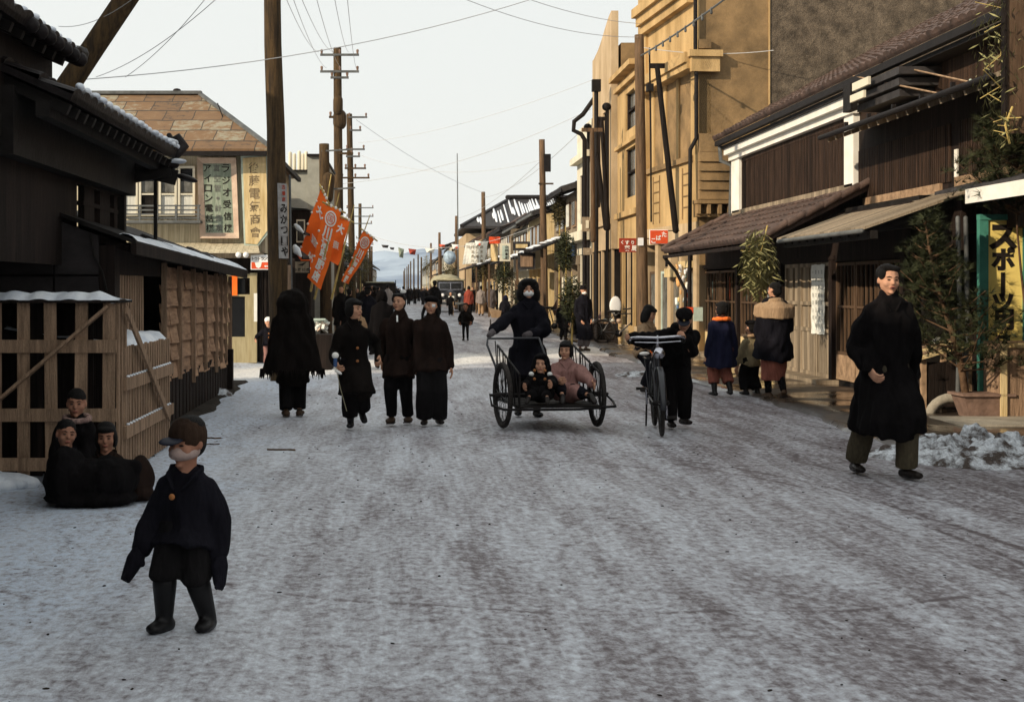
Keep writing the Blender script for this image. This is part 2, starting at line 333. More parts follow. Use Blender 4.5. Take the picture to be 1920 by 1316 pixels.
# ------------------------------------------------------------------ ground
def road_mat():
    m = bpy.data.materials.new('road_snow'); m.use_nodes = True; t = m.node_tree; L = t.links.new
    b = t.nodes['Principled BSDF']; b.inputs['Specular IOR Level'].default_value = .35
    tc = _n(t, 'ShaderNodeTexCoord')
    def nz(sc, st, det=8, rg=.65, dist=0.):
        mp = _n(t, 'ShaderNodeMapping'); mp.inputs['Scale'].default_value = st; L(tc.outputs['Object'], mp.inputs[0])
        n = _n(t, 'ShaderNodeTexNoise'); n.inputs['Scale'].default_value = sc; n.inputs['Detail'].default_value = det; n.inputs['Roughness'].default_value = rg; n.inputs['Distortion'].default_value = dist
        L(mp.outputs[0], n.inputs['Vector']); return n.outputs[0]
    def math_(op, a, b_=None, c=None):
        n = _n(t, 'ShaderNodeMath', operation=op)
        for i, x in enumerate((a, b_, c)):
            if x is None: continue
            if isinstance(x, (int, float)): n.inputs[i].default_value = x
            else: L(x, n.inputs[i])
        return n.outputs[0]
    big = nz(.35, (1, .5, 1), 4)                         # broad worn zones
    streak = nz(1.5, (2.2, .28, 1), 6, .65, .5)          # wheel-worn streaks along the street
    grit = nz(20, (1.0, .7, 1), 8, .7, .2)           # flaking of the packed snow
    speck = nz(30, (1, .7, 1), 4, .7)
    def rng(x, a, b_, c=0., d=1.):
        n = _n(t, 'ShaderNodeMapRange'); n.inputs[1].default_value = a; n.inputs[2].default_value = b_; n.inputs[3].default_value = c; n.inputs[4].default_value = d; L(x, n.inputs[0]); return n.outputs[0]
    sepx = _n(t, 'ShaderNodeSeparateXYZ'); L(tc.outputs['Object'], sepx.inputs[0])
    side = rng(sepx.outputs[0], -1.5, 4.2, -.035, .09)   # dirtier towards the right
    fine_ = nz(1.0, (24, 1.1, 1), 5, .6, .25)            # fine drag lines
    th = math_('ADD', side, math_('ADD', rng(streak, .35, .65, -.06, .10), rng(big, .35, .65, -.03, .05)))
    d0 = math_('MULTIPLY_ADD', speck, .26, math_('MULTIPLY_ADD', fine_, -.20, math_('MULTIPLY_ADD', grit, -.85, th)))
    arcs = None                                          # curved wheel tracks near the right kerb
    for cx, cy, r_, w_ in ((4.6, 12.4, 1.15, .018), (3.1, 15.2, 1.7, .016), (2.7, 14.2, 2.2, .02), (7.2, 11.2, 3.5, .02), (4.2, 13.4, .75, .014), (1.2, 10.2, 3.6, .016), (-6, 8, 9.6, .018), (-6.3, 8, 9.7, .014)):
        vd = _n(t, 'ShaderNodeVectorMath', operation='DISTANCE'); vd.inputs[1].default_value = (cx, cy, 0); L(tc.outputs['Object'], vd.inputs[0])
        ab = math_('ABSOLUTE', math_('SUBTRACT', math_('MULTIPLY_ADD', grit, .10, vd.outputs['Value']), r_ + .05)); q = rng(ab, w_ * .4, w_ * 2.0, .13, 0)
        arcs = q if arcs is None else math_('MAXIMUM', arcs, q)
    d0 = math_('ADD', d0, math_('MULTIPLY', arcs, rng(streak, .38, .58, .25, 1.0)))
    mr = _n(t, 'ShaderNodeMapRange'); mr.inputs[1].default_value = -.53; mr.inputs[2].default_value = -.15; L(d0, mr.inputs[0])
    cr = _n(t, 'ShaderNodeValToRGB'); e = cr.color_ramp.elements; L(mr.outputs[0], cr.inputs[0])
    e[0].position = .0; e[0].color = (.58, .615, .67, 1); e[1].position = 1; e[1].color = (.082, .064, .070, 1)
    for p, c in ((.25, (.45, .465, .51)), (.5, (.325, .322, .35)), (.72, (.195, .178, .192))):
        k = e.new(p); k.color = (*c, 1)
    # cleaner snow towards the left verge
    sep = _n(t, 'ShaderNodeSeparateXYZ'); L(tc.outputs['Object'], sep.inputs[0])
    edge = _n(t, 'ShaderNodeMapRange'); edge.inputs[1].default_value = -.9; edge.inputs[2].default_value = -2.1; edge.interpolation_type = 'SMOOTHSTEP'; 
    xx = math_('MULTIPLY_ADD', nz(1.1, (1, .6, 1), 5), 2.2, math_('ADD', sep.outputs[0], -1.1)); L(xx, edge.inputs[0])
    ramp2 = _n(t, 'ShaderNodeMapRange'); ramp2.inputs[1].default_value = .35; ramp2.inputs[2].default_value = .6; L(grit, ramp2.inputs[0])
    mx = _n(t, 'ShaderNodeMix', data_type='RGBA'); mx.inputs[7].default_value = (.54, .62, .74, 1); L(cr.outputs[0], mx.inputs[6])
    L(math_('MULTIPLY', edge.outputs[0], math_('MULTIPLY', ramp2.outputs[0], .95)), mx.inputs[0])
    # white snow at the side alley, also painting in the sunlit strip's brightness
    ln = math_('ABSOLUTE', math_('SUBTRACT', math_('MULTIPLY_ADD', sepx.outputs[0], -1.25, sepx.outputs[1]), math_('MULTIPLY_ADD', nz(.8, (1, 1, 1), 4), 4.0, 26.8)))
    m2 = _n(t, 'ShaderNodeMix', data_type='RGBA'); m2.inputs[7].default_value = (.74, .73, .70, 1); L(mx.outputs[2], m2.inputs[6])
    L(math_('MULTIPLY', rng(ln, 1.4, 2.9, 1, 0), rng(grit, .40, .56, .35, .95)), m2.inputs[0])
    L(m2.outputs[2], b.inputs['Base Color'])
    rr = _n(t, 'ShaderNodeMapRange'); rr.inputs[3].default_value = .35; rr.inputs[4].default_value = .8; L(big, rr.inputs[0]); L(rr.outputs[0], b.inputs['Roughness'])
    bp = _n(t, 'ShaderNodeBump'); bp.inputs['Strength'].default_value = .55; bp.inputs['Distance'].default_value = .03
    L(math_('ADD', grit, math_('MULTIPLY', streak, .8)), bp.inputs['Height']); L(bp.outputs[0], b.inputs['Normal'])
    return m
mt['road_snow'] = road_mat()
def road_z(x, y):
    return .012 * math.sin(x * 2.1 + y * .3) * math.sin(y * .9) + .01 * math.sin(x * 5 + 1.3 * math.sin(y))
mb = MB(); nx, ny = 90, 160
vs = []; fs = []
xs = [-9 + 16 * i / nx for i in range(nx + 1)]; ys = [3 + 57 * j / ny for j in range(ny + 1)]
for y in ys:
    for x in xs: vs.append((x, y, (road_z(x, y) - .012) if y < 58 else 0))
for j in range(ny):
    for i in range(nx): a = j * (nx + 1) + i; fs.append((a, a + 1, a + nx + 2, a + nx + 1))
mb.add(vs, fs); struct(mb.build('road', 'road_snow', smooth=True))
mb = MB(); mb.add([(-3500, -200, -.06), (3500, -200, -.06), (3500, 3600, -.06), (-3500, 3600, -.06)], [(0, 1, 2, 3)])
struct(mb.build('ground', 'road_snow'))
mb = MB(); mb.add([(-12, 59.9, -.004), (7.6, 59.9, -.004), (7.6, 900, -.004), (-12, 900, -.004)], [(0, 1, 2, 3)])
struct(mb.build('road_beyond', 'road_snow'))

# wet sidewalk on the right
def wet_mat():
    m = M('wet_pavement', (.016, .012, .010), .5, .4, 1.2, (1.5, .6, 1), .25, col2=(.06, .043, .032), bscale=10, fine=.2, spec=.5)
    t = m.node_tree; b = t.nodes['Principled BSDF']; tc = [n for n in t.nodes if n.bl_idname == 'ShaderNodeTexCoord'][0]
    n = _n(t, 'ShaderNodeTexNoise'); n.inputs['Scale'].default_value = .9; n.inputs['Detail'].default_value = 4; t.links.new(tc.outputs['Object'], n.inputs['Vector'])
    r = _n(t, 'ShaderNodeMapRange'); r.inputs[1].default_value = .4; r.inputs[2].default_value = .6; r.inputs[3].default_value = .08; r.inputs[4].default_value = .5
    t.links.new(n.outputs[0], r.inputs[0]); t.links.new(r.outputs[0], b.inputs['Roughness']); return m
mt['wet'] = wet_mat()
mb = MB(); vs = []; fs = []; n = 170; rd = random.Random(4)
ph = [rd.uniform(0, 6) for _ in range(6)]
def kerb_x(y): return 4.75 + .10 * math.sin(y * .7 + ph[0]) + .05 * math.sin(y * 2.3 + ph[1]) + .03 * math.sin(y * 6 + ph[2])
cols = [0, .02, .25, .55, 1]
for j in range(n + 1):
    y = 12.1 + 108 * (j / n) ** 1.6; k = kerb_x(y)
    for c in cols:
        x = k + (6.9 - k) * c
        vs.append((x, y, (-.02 if c == 0 else .03 + .006 * math.sin(y * 3 + x * 4)) + (.0 if c < .5 else .01)))
w = len(cols)
for j in range(n):
    for i in range(w - 1): a = j * w + i; fs.append((a, a + 1, a + w + 1, a + w))
mb.add(vs, fs); struct(mb.build('pavement', 'wet', smooth=True))
# dark earth gutter under the left sheds
mb = MB(); vs = []; fs = []
for j in range(41):
    y = 12.6 + 10.3 * j / 40; e = -2.32 + .16 * (j / 40) * -1 + .05 * math.sin(y * 2.2) + .03 * math.sin(y * 5.1)
    if y < 15: e += .10 * (15 - y) / 2.4
    vs += [(-3.2, y, .02), (e - .06, y, .016), (e, y, -.02)]
for j in range(40):
    for i in range(2): a = j * 3 + i; fs.append((a, a + 1, a + 4, a + 3))
mb.add(vs, fs); struct(mb.build('earth_gutter', 'earth', smooth=True))

# distant mountains
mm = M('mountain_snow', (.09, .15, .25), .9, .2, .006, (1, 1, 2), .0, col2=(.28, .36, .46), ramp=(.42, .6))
mb = MB(); vs = []; fs = []; nx = 260; ny = 24
for j in range(ny + 1):
    for i in range(nx + 1):
        x = -2600 + 5200 * i / nx; y = 2300 + 1000 * j / ny; k = math.sin(math.pi * min(1, j / ny * .9) / 2 * 1.1)
        h = 58 + 14 * math.sin(x / 150 + .9) + 30 * mnoise.noise(Vector((x / 260, 3.1, 0))) + 22 * mnoise.noise(Vector((x / 90, y / 120, 2)))
        vs.append((x, y, -1 + k * max(8, h) * (1 + .25 * j / ny)))
for j in range(ny):
    for i in range(nx): a = j * (nx + 1) + i; fs.append((a, a + 1, a + nx + 2, a + nx + 1))
mb.add(vs, fs); o = mb.build('mountain', mm, smooth=True); struct(o)
# ------------------------------------------------------------------ left side
def snow_strip(pts_fn, n, parent, w0=.1, h=.05, seed=1, name='snow'):
    """lumpy snow along a line; pts_fn(t) -> Vector, rough width w0 to +w"""
    mb = MB(); rd = random.Random(seed); pts = []; rad = []
    for i in range(n + 1):
        t = i / n; p = Vector(pts_fn(t)); pts.append(p); r = (w0 * rd.uniform(.55, 1.2), h * rd.uniform(.6, 1.2)); rad.append(r)
    mb.tube(pts, rad, 8, side=(1, 0, 0)); return mb.build(name, 'snow', parent, True)

# nearest house: only its eave reaches into the picture
t = thing('tiled_house', 'nearest dark tiled house on the left, higher of the two jagged eaves', 'house', (-4.2, 4, 0))
tile_roof(-2.70, 3.42, -8, 5.6, -9, 11.9).build('roof', 'tile_dark', t)
mb = MB()
for i in range(65): mb.bar((-2.76, -8 + i * .305, 3.33), (-3.3, -8 + i * .305, 3.56), .06, .07)
mb.build('rafter', 'black_tar', t, label='row of dark rafter ends under the eave')
mb = MB(); mb.box(-9, -3.15, -9, 10.1, 0, 3.5); mb.box(-8, -2.92, 10.2, 11.8, 2.6, 3.45); mb.build('wall', 'dark_wood', t)
mb = MB(); rd = random.Random(2)
for k in range(9): mb.tube([(-2.76 - k * .27, 11.8, 3.45 + k * .11), (-2.72 - k * .27, 11.98, 3.47 + k * .11)], .065, 8)
for k in range(7): mb.tube([(-2.70, 11.85 - .26 * k, 3.40), (-2.92, 11.85 - .26 * k, 3.5)], .062, 8)
mb.build('edge_tile', 'tile_dark', t, True)
mb = MB()
for k in range(34):
    y = 11.7 - k * .26; s = rd.uniform(.03, .055); mb.ell((-2.70 - rd.uniform(0, .05), y, 3.48), (s, .06, .028), n=8)
mb.build('snow', 'snow', t, True)
mb = MB(); mb.box(-2.92, -2.88, 11.0, 11.5, 3.12, 3.18); mb.build('bracket', 'weathered', t)

# second house
t = thing('tiled_house', 'dark timber house with open slits and snow dots along its long low eave', 'house', (-4.5, 12.6, 0))
tile_roof(-2.40, 2.90, -7.2, 5.0, 10.3, 15.0).build('roof', 'tile_dark', t)
mb = MB()
for i in range(17): mb.bar((-2.45, 10.4 + i * .28, 2.80), (-3.3, 10.4 + i * .28, 3.18), .06, .08)
mb.bar((-2.62, 10.3, 2.80), (-2.62, 15, 2.80), .1, .12); mb.bar((-2.9, 10.3, 2.72), (-2.9, 15.0, 2.72), .14, .5)
mb.build('rafter', 'black_tar', t, label='row of dark rafters and a fascia beam under the eave')
mb = MB(); mb.box(-7.2, -4.2, 10.2, 15, 0, 3.3); mb.build('wall', 'dark_wood', t)
mb = MB()        # street screen of boards with two open slits
for a, b in ((10.2, 12.95), (13.25, 13.68), (13.93, 14.4), (14.62, 14.78)): mb.box(-3.04, -2.98, a, b, 1.7, 2.95)
mb.box(-3.05, -2.97, 12.9, 14.9, 2.45, 2.95); mb.box(-3.05, -2.97, 12.9, 14.9, 1.7, 2.06); mb.box(-3.045, -2.975, 13.2, 14.8, 2.27, 2.31)
mb.build('board_screen', 'dark_wood', t)
mb = MB(); mb.bar((-2.98, 14.95, 1.5), (-2.98, 14.95, 2.95), .1, .1); mb.bar((-2.62, 14.98, 2.0), (-2.62, 14.98, 2.8), .035, .035)
mb.bar((-3.0, 14.95, 2.62), (-2.45, 14.95, 2.72), .05, .09); mb.bar((-3.4, 14.97, 2.9), (-2.4, 15.0, 2.66), .06, .16)
mb.build('post', 'black_tar', t)
mb = MB(); rd = random.Random(5)
for k in range(18):
    y = 14.95 - k * .26; mb.ell((-2.40, y, 2.985), (.045 * rd.uniform(.6, 1.2), .085, .03), n=8)
mb.ell((-2.48, 14.8, 3.02), (.13, .3, .035), n=10); mb.ell((-2.42, 15.05, 2.84), (.12, .16, .03), n=10)
mb.build('snow', 'snow', t, True)
mb = MB(); mb.tube([(-2.40, 15.0, 2.92), (-2.34, 15.08, 3.0), (-2.40, 15.1, 3.1), (-2.48, 15.1, 3.06)], [.06, .06, .045, .03], 8)
mb.tube([(-2.5, 15.02, 2.95), (-2.46, 15.12, 3.03), (-2.5, 15.13, 3.12)], [.05, .05, .03], 8)
mb.ell((-2.52, 15.05, 2.80), (.14, .1, .06)); mb.ell((-2.3, 15.05, 2.66), (.12, .1, .035), Euler((0, .3, 0)).to_matrix())
mb.build('ridge_tile', 'tile_dark', t, True)

# unseen house beyond the left border, added to cast shade on the road
t = thing('shade_house', 'unseen tall dark house left of the frame, added to shade the road', 'house', (-9.6, 5, 0))
mb = MB(); mb.box(-9.4, -7.4, -14, 19.4, 0, 7.3); mb.build('wall', 'dark_wood', t)
mb = MB(); mb.prism([(-9.6, 7.3), (-7.2, 7.3), (-7.2, 7.45), (-8.4, 7.8), (-9.6, 7.45)], -14.3, 19.8); mb.build('roof', 'tile_dark', t)

# low lean-to shed: panels, lattice, shingled boards, snow roof
t = thing('lean_to_shed', 'long low timber shed with grey panels, hanging shingle boards and snow on its roof', 'shed', (-2.9, 15, 0))
def eave(y): return 1.93 - (y - 9) * .0165
mb = MB()
P = []
for y in (12.3, 21.1): P.append([(-2.32, y, eave(y)), (-4.0, y, eave(y) + .62)])
mb.hexa([P[0][0], P[1][0], P[1][1], P[0][1]] + [(x, y, z + .035) for x, y, z in (P[0][0], P[1][0], P[1][1], P[0][1])])
mb.build('roof', 'black_tar', t)
mb = MB(); mb.bar((-2.34, 12.3, eave(12.3) - .035), (-2.34, 21.0, eave(21) - .035), .05, .10)
for i in range(18): y = 12.5 + i * .48; mb.bar((-2.36, y, eave(y) - .05), (-2.8, y, eave(y) + .10), .05, .05)
mb.build('eave_board', 'dark_wood', t)
mb = MB(); rd = random.Random(11)       # snow sheet along the eave, broad in the middle
vs = []; fs = []; n = 120
for i in range(n + 1):
    y = 12.35 + 8.6 * i / n; tt = .28 + .72 * i / n
    wd = (.12 + .38 * max(0, min(1, (tt - .25) * 2.6))) * (1 + .35 * mnoise.noise(Vector((y * 1.7, 0, 0)))) + .02
    if .90 < tt < .955 or .70 < tt < .715: wd *= .12
    th = .028 + .02 * mnoise.noise(Vector((y * 2.5, 5, 0)))
    for k in range(5):
        a = k / 4; x = -2.315 - wd * a; z = eave(y) + .037 + (-2.32 - x) * .37 + th * math.sin(math.pi * min(1, a * .9 + .1)) - (0.012 if k in (0, 4) else 0)
        vs.append((x, y, z))
for i in range(n):
    for k in range(4): a = i * 5 + k; fs.append((a, a + 1, a + 6, a + 5))
mb.add(vs, fs); mb.build('snow', 'snow', t, True)
mb = MB(); rd = random.Random(6)      # stones / broken shingles holding the roof down
for i in range(16):
    y = 14.6 + i * .42; x = -2.42 - rd.uniform(0, .15); mb.bar((x, y, eave(y) + .1), (x - .3, y + rd.uniform(-.1, .1), eave(y) + .2 + rd.uniform(0, .04)), .16, .02)
mb.build('loose_board', 'grey_panel', t)
for j, (xa, xb) in enumerate(((-4.6, -3.62), (-3.60, -3.06), (-3.04, -2.66))):   # grey panels of the gable end facing the camera
    for z0, z1 in ((.3, 1.0), (1.02, 1.60), (1.62, 2.6)):
        ra, rb = eave(12.4) + (-2.36 - xa) * .37 - .03, eave(12.4) + (-2.36 - xb) * .37 - .03
        mb = MB(); mb.hexa([(xa, 12.36 + .006 * j, z0), (xb, 12.36 + .006 * j, z0), (xb, 12.42, z0), (xa, 12.42, z0), (xa, 12.36 + .006 * j, min(z1, ra)), (xb, 12.36 + .006 * j, min(z1, rb)), (xb, 12.42, min(z1, rb)), (xa, 12.42, min(z1, ra))]); mb.build('grey_panel', 'grey_panel', t)

mb = MB(); mb.tube([(fx(170, 12.33), 12.33, fz(440, 12.33)), (fx(176, 12.33), 12.33, fz(480, 12.33)), (fx(192, 12.33), 12.33, fz(510, 12.33)), (fx(200, 12.33), 12.33, fz(545, 12.33))], .010, 6)
mb.build('loose_wire', 'black_tar', t)
mb = MB(); mb.box(-2.655, -2.52, 12.38, 12.6, 0, 1.87); mb.box(-2.66, -2.6, 12.7, 15.5, 1.62, 1.85); mb.build('post', 'dark_wood', t)
mb = MB()
for i in range(12): y = 12.85 + i * .125; mb.box(-2.66, -2.62, y, y + .07, .5, 1.64)
mb.build('lattice', 'crate_wood', t)
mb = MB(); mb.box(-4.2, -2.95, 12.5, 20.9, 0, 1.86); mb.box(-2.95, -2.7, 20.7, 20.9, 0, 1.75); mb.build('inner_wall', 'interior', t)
mb = MB(); rd = random.Random(8)       # shingled hanging boards: lapped thin sheets
ny = 11; y0 = 15.25; w = 5.75 / ny
for i in range(ny):
    ya = y0 + i * w; zt = eave(ya) - .12; zb = .50 - .012 * i + rd.uniform(-.03, .03); rows = 6
    for r in range(rows):
        za = zb + (zt - zb) * r / rows; zc = zb + (zt - zb) * (r + 1) / rows + .03; s1 = rd.uniform(-.012, .012); s2 = rd.uniform(-.02, .02)
        q = rd.uniform(.018, .05); mid = rd.uniform(.0, .05)
        ym = ya + w * .5
        vs = [(-2.62 + q, ya + .005, za + s1), (-2.62 + q + mid, ym, za + (s1 + s2) / 2), (-2.62 + q, ya + w - .005, za + s2),
              (-2.62, ya + .005, zc), (-2.62, ym, zc), (-2.62, ya + w - .005, zc)]
        vs += [(x - .012, y, z) for x, y, z in vs]
        mb.add(vs, [(0, 1, 4, 3), (1, 2, 5, 4), (6, 9, 10, 7), (7, 10, 11, 8), (0, 6, 7, 1), (1, 7, 8, 2), (0, 3, 9, 6), (2, 8, 11, 5), (3, 4, 10, 9), (4, 5, 11, 10)])
mb.build('shingle_boards', 'shingle_wood', t)
for i in range(0, ny + 1):
    if i % 2 == 0 or i > 7: ya = y0 + i * w; mb = MB(); mb.box(-2.60, -2.545, ya - .02, ya + .02, .46 if i % 4 else .35, eave(ya) - .06); mb.build('batten', 'crate_wood', t)
mb = MB(); mb.box(-2.62, -2.6, 15.3, 21.0, -.02, .52)
for i in range(22): y = 15.35 + i * .26; mb.box(-2.6, -2.585, y, y + .2, -.02, .5 + .02 * (i % 3))
mb.box(-2.6, -2.52, 20.85, 21.0, 0, .6); mb.build('foundation_boards', 'dark_wood', t)

# lattice crates in front of the shed
def crate_front(x0, x1, y, z0, z1, n, parent, rails):
    rd = random.Random(3)
    for i in range(n):
        x = x0 + (x1 - x0 - .10) * i / (n - 1); mb = MB(); mb.bar((x + .05, y, z0 + rd.uniform(0, .03)), (x + .05 + rd.uniform(-.02, .02), y, z1), .095, .018, up=(0, 1, 0)); mb.build('slat', 'crate_wood', parent)
    for z in rails: mb = MB(); mb.box(x0 - .02, x1 + .02, y - .035, y - .012, z - .05, z + .05); mb.build('rail', 'crate_wood', parent)
t = thing('slatted_crate', 'tall pale slatted crate with diagonal brace and a snow covered top', 'crate', (-2.9, 11.0, 0))
crate_front(-4.3, -2.24, 11.0, .03, 1.40, 10, t, (1.05, .52, .14))
mb = MB(); mb.bar((-2.28, 10.955, 1.36), (-3.75, 10.955, .1), .022, .11, up=(.65, 0, .75)); mb.build('brace', 'crate_wood', t)
for i in range(3):
    mb = MB(); y = 11.03 + i * .14; mb.box(-2.235, -2.215, y, y + .05, .05, 1.40); mb.build('side_slat', 'crate_wood', t)
mb = MB(); mb.box(-4.3, -2.26, 11.45, 11.48, .02, 1.4)
for i in range(5): mb.box(-4.2 + .4 * i, -4.05 + .4 * i, 11.2, 11.22, .02, 1.38)
mb.build('back_board', 'dark_wood_x', t)
mb = MB(); vs = []; fs = []; n = 90
for i in range(n + 1):
    x = -4.35 + 2.15 * i / n
    for k in range(8):
        y = 10.93 + .6 * k / 7; z = 1.405 + (.05 + .03 * mnoise.noise(Vector((x * 5, y * 8, 1)))) * math.sin(math.pi * (.12 + .85 * k / 7)) * (min(1, (n - i) / 8)) + .02 * abs(math.sin(x * 14)) * (k < 4)
        vs.append((x, y, z - (.03 if k == 0 else 0)))
for i in range(n):
    for k in range(7): a = i * 8 + k; fs.append((a, a + 1, a + 9, a + 8))
mb.add(vs, fs); mb.build('snow', 'snow', t, True)
mb = MB(); mb.box(-4.3, -2.2, 10.93, 11.5, 1.385, 1.405); mb.build('top_board', 'dark_wood_x', t)
t = thing('slatted_crate', 'lower slatted crate with narrow upright slats, standing behind the tall one along the road', 'crate', (-2.6, 12.4, 0))
rd = random.Random(13)
for i in range(19):
    y = 11.28 + i * .118; mb = MB(); mb.box(-2.235, -2.218, y, y + .058, .02, 1.03 + rd.uniform(-.01, .01)); mb.build('slat', 'crate_wood', t)
for z in (.74, .36): mb = MB(); mb.box(-2.212, -2.185, 11.2, 13.5, z - .05, z + .05); mb.build('rail', 'crate_wood', t)
mb = MB(); mb.bar((-2.17, 11.12, 1.33), (-2.17, 13.15, .30), .02, .07, up=(0, .4, .8)); mb.build('brace', 'crate_wood', t)
mb = MB()
for z in (.80, .42):
    for i in range(18): mb.ell((-2.20, 11.33 + i * .118, z - .005), (.016, .022, .012), n=6)
mb.build('snow', 'snow', t, True, label='dabs of snow along the rails')
mb = MB(); mb.box(-3.3, -2.26, 13.46, 13.5, 0, 1.0); mb.box(-3.3, -2.26, 11.55, 13.5, 0, .5); mb.build('back_board', 'dark_wood', t)
mb = MB(); vs = []; fs = []
for i in range(25):
    for k in range(12):
        y = 11.3 + 2.15 * i / 24; x = -2.23 - .95 * k / 11; vs.append((x, y, 1.035 + .05 * mnoise.noise(Vector((x * 4, y * 4, 3))) + .10 * k / 11 + (-.03 if k == 0 else 0.03)))
for i in range(24):
    for k in range(11): a = i * 12 + k; fs.append((a, a + 1, a + 13, a + 12))
mb.add(vs, fs); mb.build('snow', 'snow', t, True, label='thick snow lying on the crate top')
# snow lying against the crate
mb = MB(); rd = random.Random(21)
for i in range(26): mb.ell((-3.9 + rd.uniform(0, .95), 10.72 + rd.uniform(-.1, .2), .02), (rd.uniform(.1, .25), rd.uniform(.08, .14), rd.uniform(.05, .12)), n=10)
tag(mb.build('snow_heap', 'snow', smooth=True), 'low heap of snow against the foot of the tall crate', 'snow heap')

mt['olive_paint'] = M('olive_paint', (.30, .25, .14), .7, .2, 3, (6, 6, .6), .2, col2=(.42, .36, .22))
# ------------------------------------------------------------------ rust-roofed corner shop
t = thing('corner_shop', 'cream corner shop with rusty sheet metal hipped roof and painted sign boards', 'shop', (-5.4, 30.5, 0))
mb = MB(); mb.box(-10, -2.80, 28.6, 34.5, 2.2, 4.22); mb.build('upper_wall', 'cream_boards', t)
mb = MB(); mb.box(-10, -2.82, 28.95, 34.5, 0, 2.2); mb.build('lower_wall', 'dark_wood_x', t)
mb = MB(); e = .3
A = (-10, 28.1, 4.20); B = (-2.62, 28.1, 4.20); Cc = (-2.62, 35.2, 4.20); D = (-10, 35.2, 4.20); E_ = (-10, 31.6, 5.80); G = (-4.56, 31.6, 5.80)
up = lambda p: (p[0], p[1], p[2] + .05)
mb.add([A, B, Cc, D, up(A), up(B), up(Cc), up(D), E_, G], [(0, 1, 2, 3), (0, 1, 5, 4), (1, 2, 6, 5), (2, 3, 7, 6), (4, 5, 9, 8), (5, 6, 9), (6, 7, 8, 9), (3, 0, 4, 8, 7)])
mb.build('roof', 'rust_sheets', t)
mb = MB(); mb.bar((-10, 28.05, 4.15), (-2.6, 28.05, 4.15), .1, .09); mb.bar((-2.58, 28.05, 4.15), (-2.58, 35, 4.15), .08, .09); mb.build('gutter', 'dark_metal', t)
mb = MB(); mb.bar((-10, 31.6, 5.83), (-4.5, 31.6, 5.83), .22, .07); mb.bar((-4.56, 31.6, 5.83), (-2.62, 28.1, 4.27), .10, .05); mb.build('ridge_cap', 'zinc', t)
mb = MB(); mb.tube([(-3.73, 30, 4.85), (-3.95, 30.1, 5.4)], .012, 6); mb.build('rod', 'dark_metal', t)
mb = MB(); mb.ell((-5.05, 31.6, 5.88), (.09, .09, .05)); mb.build('ridge_knob', 'tile_dark', t, True)
# windows
for k, (a, b) in enumerate(((228, 259), (261, 296), (298, 332), (334, 366))):
    x0, x1 = fx(a, 28.55), fx(b, 28.55); zt, zb = fz(312, 28.55), fz(405, 28.55)
    mb = MB(); w = .045
    mb.box(x0, x0 + w, 28.50, 28.59, zb, zt); mb.box(x1 - w, x1, 28.50, 28.59, zb, zt); mb.box(x0 + w, x1 - w, 28.50, 28.59, zt - w, zt); mb.box(x0 + w, x1 - w, 28.50, 28.59, zb, zb + w)
    mb.box(x0 + w, x1 - w, 28.51, 28.58, fz(366, 28.55), fz(363, 28.55)); win = mb.build('window', 'cream_plaster', t)
    z = fz(363, 28.55)
    MB().box(x0 + w, x1 - w, 28.55, 28.56, zt - .30, zt - w).build('pane', 'dark_glass', win, world=False).location = Vector((0, 0, 0)) - t.location
    MB().box(x0 + w, x1 - w, 28.55, 28.56, z + .02, zt - .302).build('pane', 'dull_glass', win, world=False).location = Vector((0, 0, 0)) - t.location
    MB().box(x0 + w, x1 - w, 28.55, 28.56, zb + w, z - .02).build('pane', 'interior' if k == 1 else 'curtain', win, world=False).location = Vector((0, 0, 0)) - t.location
mb = MB()
for py in (386, 394, 402, 409): mb.bar((fx(232, 28.2), 28.2, fz(py, 28.2)), (fx(376, 28.2), 28.2, fz(py, 28.2)), .025, .03)
for px in (232, 262, 295, 330, 372): mb.bar((fx(px, 28.2), 28.2, fz(417, 28.2)), (fx(px, 28.2), 28.2, fz(384, 28.2)), .04, .04)
mb.box(fx(228, 28.3), fx(378, 28.3), 28.12, 28.6, fz(419, 28.3), fz(414, 28.3)); mb.build('balcony_rail', 'zinc', t)
# awning over the door
mb = MB(); z1, z2 = fz(458, 28.6), fz(475, 28.1)
mb.hexa([(-6.5, 28.0, z2), (-2.85, 28.0, z2), (-2.95, 28.59, z1), (-6.5, 28.59, z1)] + [(x, y, z + .03) for x, y, z in ((-6.5, 28.0, z2), (-2.85, 28.0, z2), (-2.95, 28.59, z1), (-6.5, 28.59, z1))]); mb.build('awning', 'cream_boards', t)
mb = MB(); mb.box(-2.86, -2.80, 28.56, 28.62, 2.2, 4.2); mb.box(-6.5, -2.82, 28.56, 28.598, 2.10, 2.22); mb.build('corner_post', 'weathered', t)
# shopfront door
Y = 28.58
x0, x1 = fx(425, Y), fx(482, Y)
mb = MB(); mb.box(x0, x0 + .06, Y - .04, Y + .04, 0, 1.78); mb.box(x1 - .14, x1, Y - .05, Y + .05, 0, 1.80); mb.box(x0 + .06, x1 - .14, Y - .04, Y + .04, 1.70, 1.78)
mb.box(x0 + .06, x1 - .14, Y - .03, Y + .03, 0, .52); mb.box(x0 + .06, x1 - .14, Y - .035, Y + .035, 1.33, 1.37); mb.box(x1 - .24, x1 - .14, Y - .03, Y + .03, .52, 1.33)
d = mb.build('door', 'olive_paint', t)
MB().box(x0 + .06, x1 - .24, Y, Y + .01, .52, 1.7).build('pane', 'dark_glass', d, world=False).location = -t.location
mb = MB(); mb.box(x0 + .08, x0 + .22, Y - .06, Y - .05, 1.35, 1.74); nt_ = mb.build('notice', 'orange_cloth', t)
mb = MB(); rdx = x1 + .06
for i in range(9): mb.box(rdx + i * .075, rdx + i * .075 + .055, Y + .02, Y + .05, .02, 1.9)
